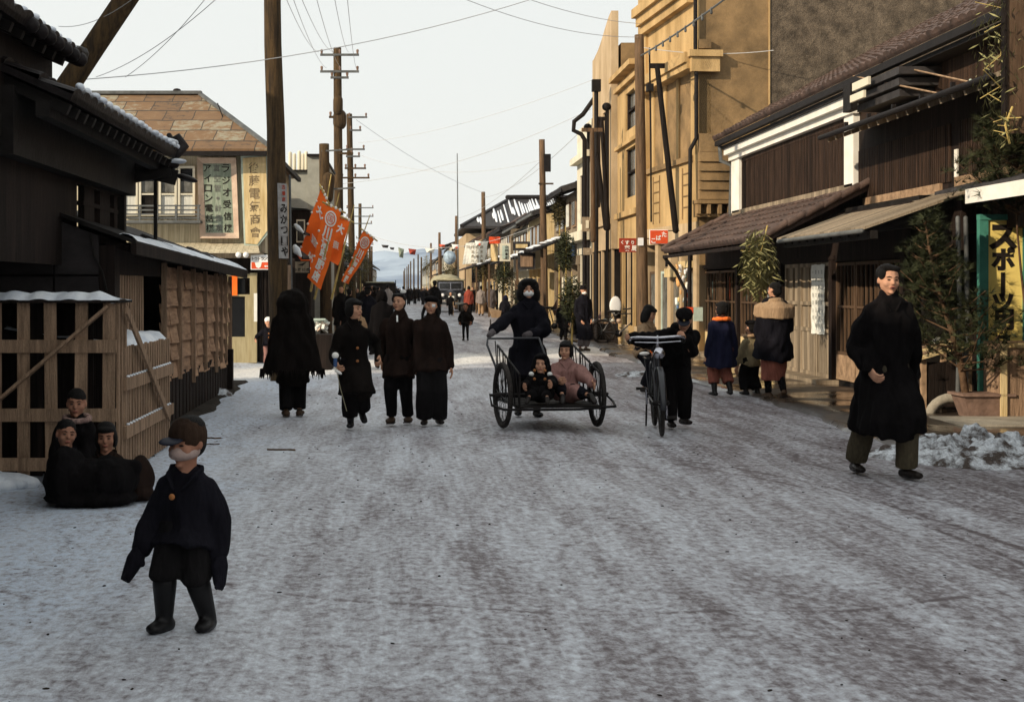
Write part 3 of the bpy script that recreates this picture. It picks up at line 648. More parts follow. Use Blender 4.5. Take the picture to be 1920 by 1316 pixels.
mb.box(rdx - .02, rdx + .7, Y + .05, Y + .07, 0, 2.1); mb.build('slatted_door', 'dark_wood_x', t)
mb = MB(); mb.box(fx(476, 28.4), fx(482, 28.4), 28.40, 28.42, fz(603, 28.4), fz(550, 28.4)); mb.build('paper_strip', 'paper', t)
for px in (447, 461): 
    mb = MB(); mb.ell((fx(px, 28.0), 28.0, fz(478, 28)), .058); mb.build('globe_lamp', 'white_enamel', t, True)
# framed sign board
Y = 28.40; X0, X1 = fx(369, Y), fx(448, Y); Z1, Z0 = fz(296, Y), fz(447, Y)
mb = MB(); q = .11; dx = .06
mb.add([(X0, Y, Z1), (X1 - dx, Y, Z1), (X1, Y, Z0), (X0 + dx, Y, Z0), (X0 + q, Y + .06, Z1 - q), (X1 - dx - q, Y + .06, Z1 - q), (X1 - q, Y + .06, Z0 + q), (X0 + dx + q, Y + .06, Z0 + q)] +
       [(X0, Y + .17, Z1), (X1 - dx, Y + .17, Z1), (X1, Y + .17, Z0), (X0 + dx, Y + .17, Z0)], [(0, 1, 5, 4), (1, 2, 6, 5), (2, 3, 7, 6), (3, 0, 4, 7), (0, 8, 9, 1), (1, 9, 10, 2), (2, 10, 11, 3), (3, 11, 8, 0)])
sg = thing('sign_board', 'framed green grey sign board with three columns of brushed characters above the awning', 'sign', ((X0 + X1) / 2, Y, Z0))
mb.build('frame', 'pink_wood', sg)
mb = MB(); mb.hexa([(X0 + dx + q - .02, Y + .07, Z0 + q - .02), (X1 - q + .02, Y + .07, Z0 + q - .02), (X1 - q + .02, Y + .1, Z0 + q - .02), (X0 + dx + q - .02, Y + .1, Z0 + q - .02),
    (X0 + q - .02, Y + .07, Z1 - q + .02), (X1 - dx - q + .02, Y + .07, Z1 - q + .02), (X1 - dx - q + .02, Y + .1, Z1 - q + .02), (X0 + q - .02, Y + .1, Z1 - q + .02)]); mb.build('board', 'green_board', sg)
H = Z1 - Z0 - 2 * q; W = X1 - X0 - dx - 2 * q
def column(txt, u, sz, top=.93, bot=.07, lean=.0, sizes=None):
    n = len(txt); return [(c, u + lean * (1 - i / (n - 1)) if n > 1 else u, H * (top + (bot - top) * i / (n - 1)), sz * (1 if sizes is None else sizes[i])) for i, c in enumerate(txt)]
its = column('ラジオ受信機', W * .83 + .04, .175, lean=-.05) + column('アイロン電話機', W * .17 + .05, .165, lean=-.06)
lettering(its, 'ink', sg, (X0 + q, Y + .062, Z0 + q), (1, 0, 0), (0, 0, 1), .012, .08)
lettering(column('真空管・計器類', W * .50 + .045, .15, lean=-.05), 'faded_ink', sg, (X0 + q, Y + .062, Z0 + q), (1, 0, 0), (0, 0, 1), .012, .05)
# yellow chamfered sign
X0, X1 = fx(451, Y), fx(507, Y); Z1, Z0 = fz(291, Y), fz(463, Y)
poly = [(X0, Z1), (X1 - .06, Z1 + .03), (X1, Z0 + .32), (X1 - .26, Z0), (X0 + .07, Z0 + .02)]
sg = thing('sign_board', 'tall faded yellow sign board with pale blue edge and a cut lower corner', 'sign', ((X0 + X1) / 2, Y, Z0))
mb = MB(); mb.prism(poly, Y, Y + .12); mb.build('frame', 'pale_green', sg)
cx = sum(p[0] for p in poly) / 5; cz = sum(p[1] for p in poly) / 5
mb = MB(); mb.prism([(cx + (a - cx) * .86, cz + (b - cz) * .94) for a, b in poly], Y - .015, Y - .003); mb.build('board', 'ochre_board', sg)
H = Z1 - Z0; lettering(column('後藤電氣商會', .30, .235, .86, .16, -.03), 'brown_ink', sg, (X0, Y - .018, Z0), (1, 0, 0), (0, 0, 1), .015, .05)
# small enamel sign on the corner
Y = 28.1; X0, X1 = fx(470, Y), fx(512, Y); Z1, Z0 = fz(478, Y), fz(506, Y)
sg = thing('enamel_sign', 'small white and orange enamel sign hanging beside the big pole', 'sign', ((X0 + X1) / 2, Y, Z0))
mb = MB(); mb.box(X0, X1, Y, Y + .02, Z0, Z1); mb.build('plate', 'white_enamel', sg, bevel=.01)
mb = MB(); mb.box(X0 + .015, X1 - .01, Y - .004, Y - .001, Z0 + .02, Z0 + .15); mb.build('orange_band', 'red_sign', sg)
mb = MB(); mb.prism([(X0 + .08, Z0 + .15), (X0 + .22, Z0 + .15), (X0 + .2, Z0 + .06), (X0 + .16, Z0 + .03), (X0 + .11, Z0 + .05)], Y - .008, Y - .005); mb.build('cup_mark', 'white_ink', sg)
lettering([(c, .045 + .062 * i, .22, .07) for i, c in enumerate('トウトランプ')], 'ink', sg, (X0, Y - .004, Z0), (1, 0, 0), (0, 0, 1), .03)
lettering([(c, .29 + .035 * i, .07, .04) for i, c in enumerate('電球店')], 'white_ink', sg, (X0, Y - .006, Z0), (1, 0, 0), (0, 0, 1), .02)

# big leaning telegraph pole with poster
t = thing('telegraph_pole', 'thick dark telegraph pole in front of the corner shop, with a pasted poster', 'pole', (fx(524, 23), 23, 0))
mb = MB(); pts = []; 
for i in range(15): z = 9.5 * i / 14; pts.append((fx(526, 23) - .021 * z + .01 * math.sin(z * 2), 23, z))
mb.tube(pts, [.168 - .0035 * i for i in range(15)], 16); mb.build('shaft', 'pole_wood', t, True)
mb = MB(); vs = []; fs = []
for j in range(9):
    z = fz(485, 23) + (fz(345, 23) - fz(485, 23)) * j / 8
    for k in range(8): a = R(-80 + 70 * k / 7); r = .176; vs.append((fx(526, 23) - .021 * z + r * math.cos(a), 23 + r * math.sin(a), z))
for j in range(8):
    for k in range(7): a = j * 8 + k; fs.append((a, a + 1, a + 9, a + 8))
mb.add(vs, fs); po = mb.build('poster', 'paper', t, True); po.data.materials[0] = M('old_poster', (.22, .2, .19), .8, .3, 6, col2=(.42, .41, .4))
def on_pole(txt, z0, z1, ang, sz, ink, rr=.181, bold=.03):
    mb = MB(); n = len(txt)
    for i, c in enumerate(txt):
        z = z0 + (z1 - z0) * i / max(1, n - 1); vs, fs = glyph(c, bold)
        mb.add([(fx(526, 23) - .021 * (z + b * sz) + rr * math.cos(R(ang) + a * sz / rr), 23 + rr * math.sin(R(ang) + a * sz / rr), z + b * sz) for a, b in vs], fs)
    l = t.location; me = bpy.data.meshes.new('lettering'); me.from_pydata(mb.v, [], mb.f); me.transform(Matrix.Translation(-l)); link('lettering', me, ink, t)
on_pole('みかつロや', fz(392, 23), fz(472, 23), -44, .165, 'ink'); on_pole('古着店', fz(352, 23), fz(375, 23), -46, .08, 'dull_red')
mb = MB(); mb.tube([(fx(548, 23), 23.02, .2), (fx(543, 23), 23.02, fz(330, 23))], .02, 8); mb.build('conduit', 'zinc', t, True)
mb = MB(); mb.box(fx(539, 22.8), fx(545, 22.8), 22.83, 22.86, fz(560, 22.8), fz(497, 22.8)); mb.build('notice_board', 'crate_wood', t)

# diagonal prop pole at top left
t = thing('prop_pole', 'thick bare log leaning diagonally over the snowy eave', 'pole', (-3.9, 15.6, 3.0))
a = Vector((fx(128, 15.6), 15.6, fz(160, 15.6))); b = Vector((fx(262, 15.6), 15.6, fz(-40, 15.6))); d = (b - a).normalized(); b = b + d * 3
mb = MB(); mb.tube([a - d * 2.2, a, a + d * .5, b], [.135, .13, .125, .12], 14); mb.build('log', 'pole_brown', t, True); t.children[0].data.materials[0] = mt['pole_wood']

# left side, beyond: grey building with pipes
t = thing('concrete_building', 'small grey rendered building with pipes on its flat roof beyond the corner shop', 'building', (-2.7, 40, 0))
mb = MB(); mb.box(fx(520, 38), fx(577, 38), 38, 44, 0, fz(322, 38)); mb.box(fx(577, 38), fx(606, 38), 37.9, 44, 0, fz(294, 38)); mb.build('wall', 'grey_conc', t)
mb = MB(); mb.box(fx(518, 37.9), fx(577, 38), 37.9, 44, fz(322, 38), fz(319, 38)); mb.box(fx(576, 38), fx(609, 38), 37.8, 44, fz(294, 38), fz(290, 38)); mb.build('coping', 'dark_metal', t)
for px, h in ((544, 288), (552, 291), (561, 286), (568, 291), (574, 287)):
    mb = MB(); mb.tube([(fx(px, 38.4), 38.4, fz(325, 38.4)), (fx(px, 38.4), 38.4, fz(h, 38.4))], .05, 10); mb.build('pipe', 'cream_plaster', t, True)
mb = MB(); mb.prism([(fx(540, 37.5), fz(373, 37.5)), (fx(556, 37.5), fz(369, 37.5)), (fx(585, 37.5), fz(390, 37.5)), (fx(585, 37.5), fz(398, 37.5)), (fx(540, 37.5), fz(395, 37.5))], 35.8, 37.88); mb.build('porch_roof', 'grey_conc', t)
mb = MB(); mb.box(fx(545, 37.6), fx(590, 37.6), 36, 37.6, 0, fz(400, 37.6)); mb.build('annex_wall', 'dark_wood_x', t)
win = MB().box(fx(556, 36), fx(572, 36), 35.95, 36.0, fz(455, 36), fz(412, 36)).build('window', 'cream_plaster', t)
MB().box(fx(558, 36), fx(570, 36), 35.93, 35.948, fz(452, 36), fz(415, 36)).build('pane', 'dark_glass', win, world=False).location = -t.location

def awn(px0, px1, py0, py1, Y, name, label):
    t = thing(name, label, 'awning', (fx((px0 + px1) / 2, Y), Y, fz(py1, Y)))
    a, b = (fx(px0, Y), Y, fz(py0, Y)), (fx(px1, Y), Y, fz(py1, Y)); mb = MB()
    mb.hexa([a, b, (b[0], Y + 2, b[2] + .05), (a[0], Y + 2, a[2] + .05)] + [(p[0], p[1], p[2] + .05) for p in (a, b, (b[0], Y + 2, b[2] + .05), (a[0], Y + 2, a[2] + .05))]); mb.build('board', 'black_tar', t)
    mb = MB(); mb.tube([(a[0] + .1, Y, a[2] + .07), ((a[0] + b[0]) / 2, Y, (a[2] + b[2]) / 2 + .09), (b[0] - .05, Y, b[2] + .07)], [(.05, .04), (.09, .06), (.03, .03)], 8); mb.build('snow', 'snow', t, True)
awn(546, 572, 428, 441, 33, 'snowy_awning', 'small awning with a round lump of snow just right of the big pole')
awn(544, 568, 468, 486, 31, 'snowy_awning', 'lower snow dusted awning behind the small hanging sign')
# small hanging wooden sign by the banners
Y = 30; X0, X1 = fx(548, Y), fx(581, Y); Z1, Z0 = fz(489, Y), fz(513, Y)
sg = thing('hanging_sign', 'small dark framed wooden sign hanging in front of the orange banners', 'sign', ((X0 + X1) / 2, Y, Z0))
mb = MB(); mb.box(X0, X1, Y, Y + .04, Z0, Z1); mb.build('frame', 'dark_metal', sg)
mb = MB(); mb.box(X0 + .02, X1 - .02, Y - .01, Y - .002, Z0 + .02, Z1 - .02); mb.build('board', 'weathered', sg)
lettering([(c, .07 + .085 * i, .08, .075) for i, c in enumerate('小野印店')], 'ink', sg, (X0, Y - .013, Z0), (1, 0, 0), (0, 0, 1), .02)
mb = MB(); mb.prism([(X0 + .12, Z1 - .09), (X1 - .06, Z1 - .02), (X0 + .22, Z1 - .11)], Y - .016, Y - .012); mb.build('pen_mark', 'ink', sg)
mb = MB(); mb.bar((X0 - .1, Y + .02, Z1 + .02), (X1, Y + .02, Z1 + .04), .02, .02); mb.build('bracket', 'dark_metal', sg)

# banners: orange cloths hung from crossbars on leaning poles
def banner(label, tl, tr, br, bl, Y, chars, emb=None, pole=None, off=0., inner=()):
    w = lambda p, d=0: Vector((fx(p[0], Y + d), Y + d, fz(p[1], Y + d)))
    TL, TR, BR, BL = w(tl), w(tr), w(br), w(bl)
    t = thing('orange_banner', label, 'banner', BL)
    nu, nv = 10, 36; vs = []; fs = []
    def S(u, v):
        p = (TL * (1 - u) + TR * u) * (1 - v) + (BL * (1 - u) + BR * u) * v
        return p + Vector((.03 * math.sin(v * 9 + off) * v, .09 * math.sin(u * 3.3 + v * 7 + off) * (.3 + v), 0)) 
    for j in range(nv + 1):
        for i in range(nu + 1): vs.append(S(i / nu, j / nv))
    for j in range(nv):
        for i in range(nu): a = j * (nu + 1) + i; fs.append((a, a + 1, a + nu + 2, a + nu + 1))
    mb = MB(); mb.add(vs, fs); mb.build('cloth', 'orange_cloth', t, True)
    mb = MB(); L_ = (BL - TL).length; Wd = (TR - TL).length
    for c, u, v, sz in chars:
        gv, gf = glyph(c, .045); su = sz; sv = sz * Wd / L_
        mb.add([S(u + a * su, v - b * sv * 1.25) + Vector((0, -.02, 0)) for a, b in gv], gf)
    if emb:
        u0, v0, r = emb; rs = []
        for r0, r1 in ((r, r * .78),):
            n = 32; k = len(mb.v); vs = []; fs2 = []
            for i in range(n):
                a = 2 * math.pi * i / n
                for rr in (r0, r1): vs.append(S(u0 + rr * math.cos(a), v0 + rr * math.sin(a) * Wd / L_ * 1.2) + Vector((0, -.02, 0)))
            for i in range(n): fs2.append((2 * i, 2 * i + 1, 2 * ((i + 1) % n) + 1, 2 * ((i + 1) % n)))
            mb.add(vs, fs2)
        vs = [S(u0 + r * .62 * math.cos(2 * math.pi * i / 24), v0 + r * .66 * math.sin(2 * math.pi * i / 24) * Wd / L_ * 1.2) + Vector((0, -.02, 0)) for i in range(24)]
        mb.add(vs, [tuple(range(24))])
    me = bpy.data.meshes.new('lettering'); me.from_pydata(mb.v, [], mb.f); me.transform(Matrix.Translation(-t.location)); link('lettering', me, 'white_ink', t)
    if emb:
        gv, gf = glyph('国', .0); mb = MB(); r = emb[2]
        mb.add([S(emb[0] + a * r * 1.0, emb[1] - b * r * 1.1 * Wd / L_) + Vector((0, -.035, 0)) for a, b in gv], gf)
        me = bpy.data.meshes.new('crest'); me.from_pydata(mb.v, [], mb.f); me.transform(Matrix.Translation(-t.location)); link('crest', me, 'red_sign', t)
    mb = MB(); e = (TR - TL).normalized(); mb.tube([TL - e * .08, TR + e * .10], .022, 8); mb.build('crossbar', 'bamboo', t, True)
    mb = MB()
    for v in (0.0,):
        for u in (.05, .35, .65, .93): mb.ell(S(u, v) + Vector((0, 0, .01)), (.035, .03, .045), n=8)
    for k in range(5): mb.ell(S(0.0, .2 + .17 * k), (.03, .03, .03), n=6)
    mb.build('tie', 'white_ink', t, True)
    if pole: a = w(pole[0], .05); b = w(pole[1], .05); mb = MB(); mb.tube([b, a], [.03, .012], 8); mb.build('pole', 'bamboo', t, True)
BY = 34.0
banner('leftmost orange banner, partly behind the middle one', (602, 352), (613, 374), (590, 528), (558, 478), BY + .8, [('大', .5, .24, .62), ('賣', .62, .62, .62), ('出', .6, .84, .5)], off=1, pole=((621, 328), (583, 545)))
banner('middle orange banner with a round white crest on top', (611, 382), (640, 396), (604, 544), (578, 520), BY, [('川', .50, .335, .62), ('清', .5, .48, .56), ('呉', .5, .62, .56), ('服', .5, .76, .56), ('店', .5, .90, .5)], emb=(.5, .15, .36), off=2.2, pole=((636, 362), (590, 560)))
banner('right orange banner hanging behind the middle one', (634, 404), (656, 414), (634, 498), (612, 486), BY + 1.0, [('大', .45, .25, .7), ('賣', .45, .62, .6)], off=.4, pole=((664, 385), (622, 560)))
banner('separate farthest orange banner with round crest, right of the others', (681, 432), (702, 448), (654, 533), (641, 527), BY + 8, [('川', .5, .40, .62), ('清', .5, .58, .56), ('呉', .5, .76, .56), ('服', .5, .93, .5)], emb=(.5, .17, .36), off=3, pole=((694, 403), (640, 552)))
# ------------------------------------------------------------------ right side shops
XU, XL = 7.0, 6.6
def lab_child(mb, name, m, root, parent, **k):
    o = mb.build(name, m, parent, world=False, **k); o.data.transform(Matrix.Translation(-root.location)); return o
t = thing('tiled_shop', 'two storey wooden shop with white plaster cornice, brown tiled roofs and shop windows', 'shop', (7.5, 26, 0))
tile_roof(6.6, 4.67, 10.2, 6.66, 15.6, 30.4).build('roof', 'tile_brown', t)
mb = MB(); mb.bar((6.66, 15.6, 4.56), (6.66, 30.3, 4.56), .10, .10); mb.box(6.72, 7.2, 15.6, 30.3, 4.44, 4.5); mb.build('gutter', 'dark_metal', t)
mb = MB(); mb.tube([(6.7, 30.2, 4.5), (6.72, 30.2, 4.2), (6.95, 30.2, 4.1), (6.9, 30.2, 2.5)], .045, 8); mb.build('drain_pipe', 'zinc', t, True)
mb = MB(); mb.box(6.78, 7.0, 21.9, 30.2, 4.31, 4.438); mb.box(6.88, 7.0, 21.9, 30.2, 4.19, 4.307); mb.build('cornice', 'white_plaster', t)
mb = MB(); mb.box(7.03, 10, 15.6, 30.2, 2.2, 4.6); mb.build('upper_wall', 'brown_boards', t)
rd = random.Random(3)
mb = MB(); y = 22.5
while y < 29.45: mb.box(6.985, 7.02, y, y + .045, 3.1, 4.18); y += .075 + rd.uniform(0, .01)
mb.box(6.98, 7.028, 22.4, 29.5, 4.10, 4.186); mb.build('board_lattice', 'brown_boards', t)
for a, b in ((29.45, 30.15), (21.95, 22.42)):
    mb = MB(); mb.box(6.93, 7.03, a, b, 3.08, 4.19); mb.build('pillar', 'white_plaster', t)
tile_roof(5.5, 2.27, 7.05, 3.06, 21.4, 30.2, amp=.03).build('lower_roof', 'tile_brown', t)
mb = MB()
for k in range(6): mb.tube([(5.5 + k * .27, 21.38, 2.33 + k * .138), (5.74 + k * .27, 21.38, 2.47 + k * .138)], .06, 8)
for k in range(6): mb.tube([(5.5 + k * .27, 30.22, 2.33 + k * .138), (5.74 + k * .27, 30.22, 2.47 + k * .138)], .06, 8)
mb.build('edge_tile', 'tile_brown', t, True)
mb = MB(); mb.box(6.93, 7.06, 22.0, 30.1, 3.02, 3.12); mb.build('flashing', 'weathered', t)
mb = MB(); mb.bar((5.52, 21.4, 2.16), (5.52, 30.2, 2.16), .07, .06)
for i in range(24): y = 21.6 + i * .36; mb.bar((5.56, y, 2.2), (6.6, y, 2.70), .06, .07)
mb.build('eave_board', 'dark_wood', t)
mb = MB(); mb.bar((5.56, 30.15, 2.15), (5.56, 30.15, 1.95), .05, .05); mb.tube([(5.5, 30.1, 2.15), (5.75, 30.1, 1.85), (5.95, 30.1, 1.45), (5.95, 30.1, 0)], .035, 8); mb.build('gutter_pipe', 'dark_metal', t)
# interior box, lower facade
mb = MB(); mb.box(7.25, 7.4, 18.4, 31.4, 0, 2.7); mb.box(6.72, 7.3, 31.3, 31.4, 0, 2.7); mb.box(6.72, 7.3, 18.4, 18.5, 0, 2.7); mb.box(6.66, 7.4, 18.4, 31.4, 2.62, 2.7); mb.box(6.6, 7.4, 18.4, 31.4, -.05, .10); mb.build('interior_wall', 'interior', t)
mb = MB(); mb.box(XL - .05, XL + .08, 18.4, 31.4, 1.90, 2.62); mb.build('fascia', 'dark_wood', t)
mb = MB(); mb.box(XL - .08, XL - .051, 21.6, 31.4, 1.93, 1.99)
mb.build('lintel', 'dark_wood', t)
for y in (31.3, 27.9, 25.0, 24.7, 21.75, 18.6): MB().box(XL - .09, XL + .07, y - .08, y + .08, .02, 1.92).build('post', 'dark_wood', t)
def glazed(y0, y1, z0, z1, n, panel, rail):
    """sliding shop window: frame > panes, kick panel"""
    w = .045
    mb = MB(); mb.box(XL - .03, XL + .03, y0, y0 + w, z0, z1); mb.box(XL - .03, XL + .03, y1 - w, y1, z0, z1)
    mb.box(XL - .025, XL + .025, y0 + w, y1 - w, z1 - w, z1); mb.box(XL - .025, XL + .025, y0 + w, y1 - w, z0, z0 + w)
    if rail: mb.box(XL - .028, XL + .02, y0 + w, y1 - w, rail - .018, rail + .018)
    for i in range(1, n): y = y0 + (y1 - y0) * i / n; mb.box(XL - .018, XL + .018, y - .012, y + .012, z0 + w, z1 - w)
    f = mb.build('window', 'frame_wood', t)
    lab_child(MB().box(XL + .004, XL + .008, y0 + w, y1 - w, z0 + w, z1 - w), 'pane', 'shop_glass', t, f)
    lab_child(MB().box(XL - .028, XL + .02, y0, y1, .12, z0 - .004), 'kick_panel', panel, t, f)
gm = bpy.data.materials.new('shop_glass'); gm.use_nodes = True; b_ = gm.node_tree.nodes['Principled BSDF']
b_.inputs['Base Color'].default_value = (.01, .012, .012, 1); b_.inputs['Roughness'].default_value = .05; b_.inputs['Transmission Weight'].default_value = 0; b_.inputs['Alpha'].default_value = .16; mt['shop_glass'] = gm
for a, b in ((29.7, 31.2), (28.0, 29.6), (26.5, 27.8), (25.15, 26.45)): glazed(a, b, .56, 1.86, 5, 'ochre_board', 1.22)
for a, b in ((20.75, 21.65), (19.7, 20.7), (18.7, 19.65)): glazed(a, b, .50, 1.88, 5, 'pale_wood', 1.22)
# weathered doors
for a, b in ((23.7, 24.55), (22.75, 23.65), (21.85, 22.7)):
    mb = MB(); w = .07
    mb.box(XL - .03, XL + .03, a, a + w, .1, 1.9); mb.box(XL - .03, XL + .03, b - w, b, .1, 1.9)
    for z in (.10, .80, 1.22, 1.84): mb.box(XL - .03, XL + .03, a + w, b - w, z, z + .06)
    mb.box(XL - .01, XL + .01, a + w, b - w, .16, .8); mb.box(XL - .012, XL + .012, (a + b) / 2 - .02, (a + b) / 2 + .02, .86, 1.84)
    d = mb.build('door', 'weathered', t)
    lab_child(MB().box(XL + .014, XL + .018, a + w, b - w, .86, 1.84), 'panel', 'weathered', t, d)
mb = MB(); mb.box(6.25, 6.62, 21.6, 25, .0, .10); mb.box(6.30, 6.62, 25, 31.4, .0, .12); mb.build('doorstep', 'weathered', t)
# goods behind the panes
cols = [(.55, .6, .6), (.6, .33, .13), (.5, .09, .04), (.65, .5, .22), (.10, .17, .34), (.8, .8, .72), (.25, .33, .3), (.06, .035, .025)]
gmat = [M('print_%d' % i, c, .8, .25, 9, bump=0) for i, c in enumerate(cols)]
rd = random.Random(17)
for a, b in ((25.2, 31.2), (18.7, 21.6)):
    y = a
    while y < b - .2:
        w = rd.uniform(.06, .22); z0 = rd.choice([.62, .62, 1.26]); z1 = rd.uniform(z0 + .35, min(1.82, z0 + 1.1))
        xx = 6.625 + rd.uniform(0, .05); mb = MB(); mb.box(xx, xx + .012, y, y + w, z0, z1); mb.build('magazine', gmat[rd.randrange(8)], t); y += w + rd.uniform(.15, .6)

# poster on the doors
tp = thing('paper_poster', 'long white paper poster with brushed columns on the weathered shop door', 'poster', (6.56, 22.6, .77))
mb = MB(); vs = []; fs = []
for j in range(13):
    for i in range(7): vs.append((6.557 + .006 * math.sin(j * 1.7 + i * 2), 22.2 + .72 * i / 6, .77 + 1.1 * j / 12 + .006 * math.sin(i * 2.1 + j)))
for j in range(12):
    for i in range(6): a = j * 7 + i; fs.append((a, a + 1, a + 8, a + 7))
mb.add(vs, fs); mb.build('sheet', 'paper', tp)
its = []
for c, txt in enumerate(('初賣大安賣出し市', '本誌新年號發賣中', '御年玉文具品々揃', '一月の雑誌入荷')): its += [(ch, .62 - .16 * c, .98 - .12 * i, .075) for i, ch in enumerate(txt)]
o = lettering(its, 'faded_ink', tp, (6.543, 22.92, .77), (0, -1, 0), (0, 0, 1), .0)

# second shop (nearer)
t = thing('dark_shop', 'dark board-walled shop with plank canopy, nearer on the right', 'shop', (7.5, 18, 0))
mb = MB(); mb.box(7.0, 10, 12, 21.9, 2.72, 3.9)
mb.build('upper_wall', 'dark_wood', t)
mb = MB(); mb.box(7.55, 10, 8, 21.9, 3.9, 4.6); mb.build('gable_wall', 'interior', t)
mb = MB(); y = 18.2
while y < 21.8: mb.box(6.975, 7.004, y, y + .05, 2.86, 3.6); y += .075
y = 13.5
while y < 17.9: mb.box(6.975, 7.004, y, y + .05, 2.86, 3.6); y += .075
mb.build('board_lattice', 'brown_boards', t)
mb = MB(); mb.box(6.96, 7.0, 18.5, 21.6, 2.74, 2.86); mb.box(6.96, 7.0, 16, 18.0, 2.76, 2.9); mb.build('sill', 'pale_wood', t)
mb = MB(); mb.box(6.965, 7.01, 17.93, 18.02, 2.9, 3.25); mb.build('white_strip', 'white_plaster', t)
mb = MB()
mb.hexa([(6.3, 15.2, 3.74), (7.6, 15.2, 4.22), (7.6, 21.5, 4.22), (6.3, 21.5, 3.74), (6.3, 15.2, 3.79), (7.6, 15.2, 4.27), (7.6, 21.5, 4.27), (6.3, 21.5, 3.79)])
for i in range(17): y = 15.3 + i * .37; mb.bar((6.32, y, 3.70), (7.0, y, 3.95), .05, .06)
mb.build('upper_canopy', 'weathered', t); mb = MB(); mb.tube([(6.27, 15.2, 3.76), (6.27, 21.45, 3.76)], .04, 8); mb.build('gutter', 'dark_metal', t, True)
mb = MB()
for i in range(6): y = 15.6 + i * 1.0; mb.bar((6.4, y, 3.84), (6.4, y, 3.90), .05, .05)
mb.build('bracket', 'dark_metal', t)
mb = MB()
mb.hexa([(5.5, 17.0, 2.20), (7.0, 17.0, 2.72), (7.0, 21.3, 2.72), (5.5, 21.0, 2.20), (5.5, 17.0, 2.235), (7.0, 17.0, 2.755), (7.0, 21.3, 2.755), (5.5, 21.0, 2.235)]); mb.build('canopy', 'weathered', t)
mb = MB(); mb.tube([(5.47, 17.0, 2.18), (5.47, 20.8, 2.18)], .03, 8); mb.build('canopy_gutter', 'zinc', t, True)
mb = MB()
for i in range(11): y = 17.1 + i * .37; mb.bar((5.55, y, 2.16), (6.6, y, 2.52), .05, .07)
mb.bar((5.62, 17, 2.14), (5.62, 20.9, 2.14), .08, .1); mb.bar((6.3, 17, 2.3), (6.3, 20.9, 2.3), .08, .1); mb.build('rafter', 'black_tar', t)
mb = MB(); mb.box(7.3, 10, 17, 18.4, 0, 2.7); mb.box(6.62, 6.68, 16.9, 18.4, 1.95, 2.6); mb.build('lower_wall', 'dark_wood', t)
# big end-bracket lantern under the upper eave
t = thing('eave_box', 'grey stepped box with pale slots fixed under the high tiled eave', 'eave box', (6.6, 19.5, 4.1))
mb = MB()
for i, (w, z) in enumerate(((.5, 4.40), (.42, 4.27), (.32, 4.14))): mb.box(6.62 - w / 2 + .1, 6.62 + w / 2 + .25, 18.6 + i * .12, 20.6, z - .10, z - .004)
mb.build('stepped_box', 'tile_grey', t); mb = MB(); mb.box(6.40, 6.50, 20.4, 20.75, 4.05, 4.44); mb.build('dark_end', 'black_tar', t)
mb = MB(); mb.box(6.36, 6.395, 19.5, 20.2, 4.29, 4.40); mb.box(6.36, 6.395, 19.7, 20.3, 4.14, 4.24); mb.build('slot', 'cream_plaster', t)
# wires with insulators near the canopy
def wire(label, pts, r=.008, m='dark_metal', sag=0., ins=()):
    P = [Vector(p) for p in pts]
    if len(P) == 2 and sag: a, b = P; P = [a.lerp(b, i / 16) - Vector((0, 0, sag * 4 * (i / 16) * (1 - i / 16))) for i in range(17)]
    t = thing('overhead_wire', label, 'wire', P[0]); mb = MB(); mb.tube(P, r, 5); mb.build('cable', m, t)
    for u in ins:
        i = u * (len(P) - 1); p = P[int(i)].lerp(P[min(len(P) - 1, int(i) + 1)], i - int(i)); mb = MB(); mb.tube([p + Vector((0, 0, .02)), p - Vector((0, 0, .07))], [.018, .026], 8); mb.build('insulator', 'zinc' if len(ins) > 3 else 'pale_green', t, True)
    return t
wire('upper of the two short wires ending at the plank canopy', [(fx(1640, 21), 21, fz(115, 21)), (fx(1822, 16), 16, fz(155, 16))], .012, 'pale_wood', ins=(.99,))
wire('lower of the two short wires ending at the plank canopy', [(fx(1600, 21), 21, fz(143, 21)), (fx(1772, 17), 17, fz(178, 17))], .012, 'pale_wood', ins=(.99,))
wire('wire strung with small glass insulators across the yellow facade', [(fx(1200, 32), 32, fz(106, 32)), (fx(1390, 24), 24, fz(-25, 24))], .02, 'zinc', sag=.05, ins=(.12, .2, .28, .36, .44, .52, .6, .68, .76))

# next plot: yellow upright sign, white cloth, tall brown sign board
sg = thing('yellow_sign', 'big yellow shop sign with green top behind the potted pine', 'sign', (7.1, 16.6, .6))
Y = 16.6; X0, X1 = fx(1836, Y), fx(1960, Y); Z1, Z0 = fz(402, Y), fz(700, Y)
mb = MB(); mb.box(X0 + .1, X1, Y, Y + .05, Z0, Z1 - .07); mb.build('board', 'yellow_sign', sg)
mb = MB(); mb.box(X0, X1, Y - .03, Y + .08, Z1 - .066, Z1); mb.box(X0, X0 + .1, Y - .02, Y + .07, Z0, Z1 - .068); mb.box(fx(1917, Y), fx(1921, Y), Y - .02, Y - .001, Z0, Z1 - .07); mb.build('frame', 'teal', sg)
cx = fx(1880, Y) - X0; its = []
for ch, py, s in (('ス', 445, .36), ('ポ', 485, .30), ('丨', 533, .30), ('ツ', 568, .27), ('用', 600, .28), ('品', 648, .27)): its.append((ch, cx, fz(py, Y) - Z0, s))
lettering(its, 'ink', sg, (X0, Y - .006, Z0), (1, 0, 0), (0, 0, 1), .05)
t = thing('sports_shop', 'dim shopfront at the right border under a white cloth valance', 'shop', (7.6, 14, 0))
mb = MB(); mb.box(7.0, 9.5, 8, 16.5, 2.9, 4.8); mb.box(7.7, 9.5, 16.66, 17.2, 0, 2.7); mb.box(7.5, 9.5, 8, 16.5, 0, 2.7); mb.build('wall', 'dark_wood', t)
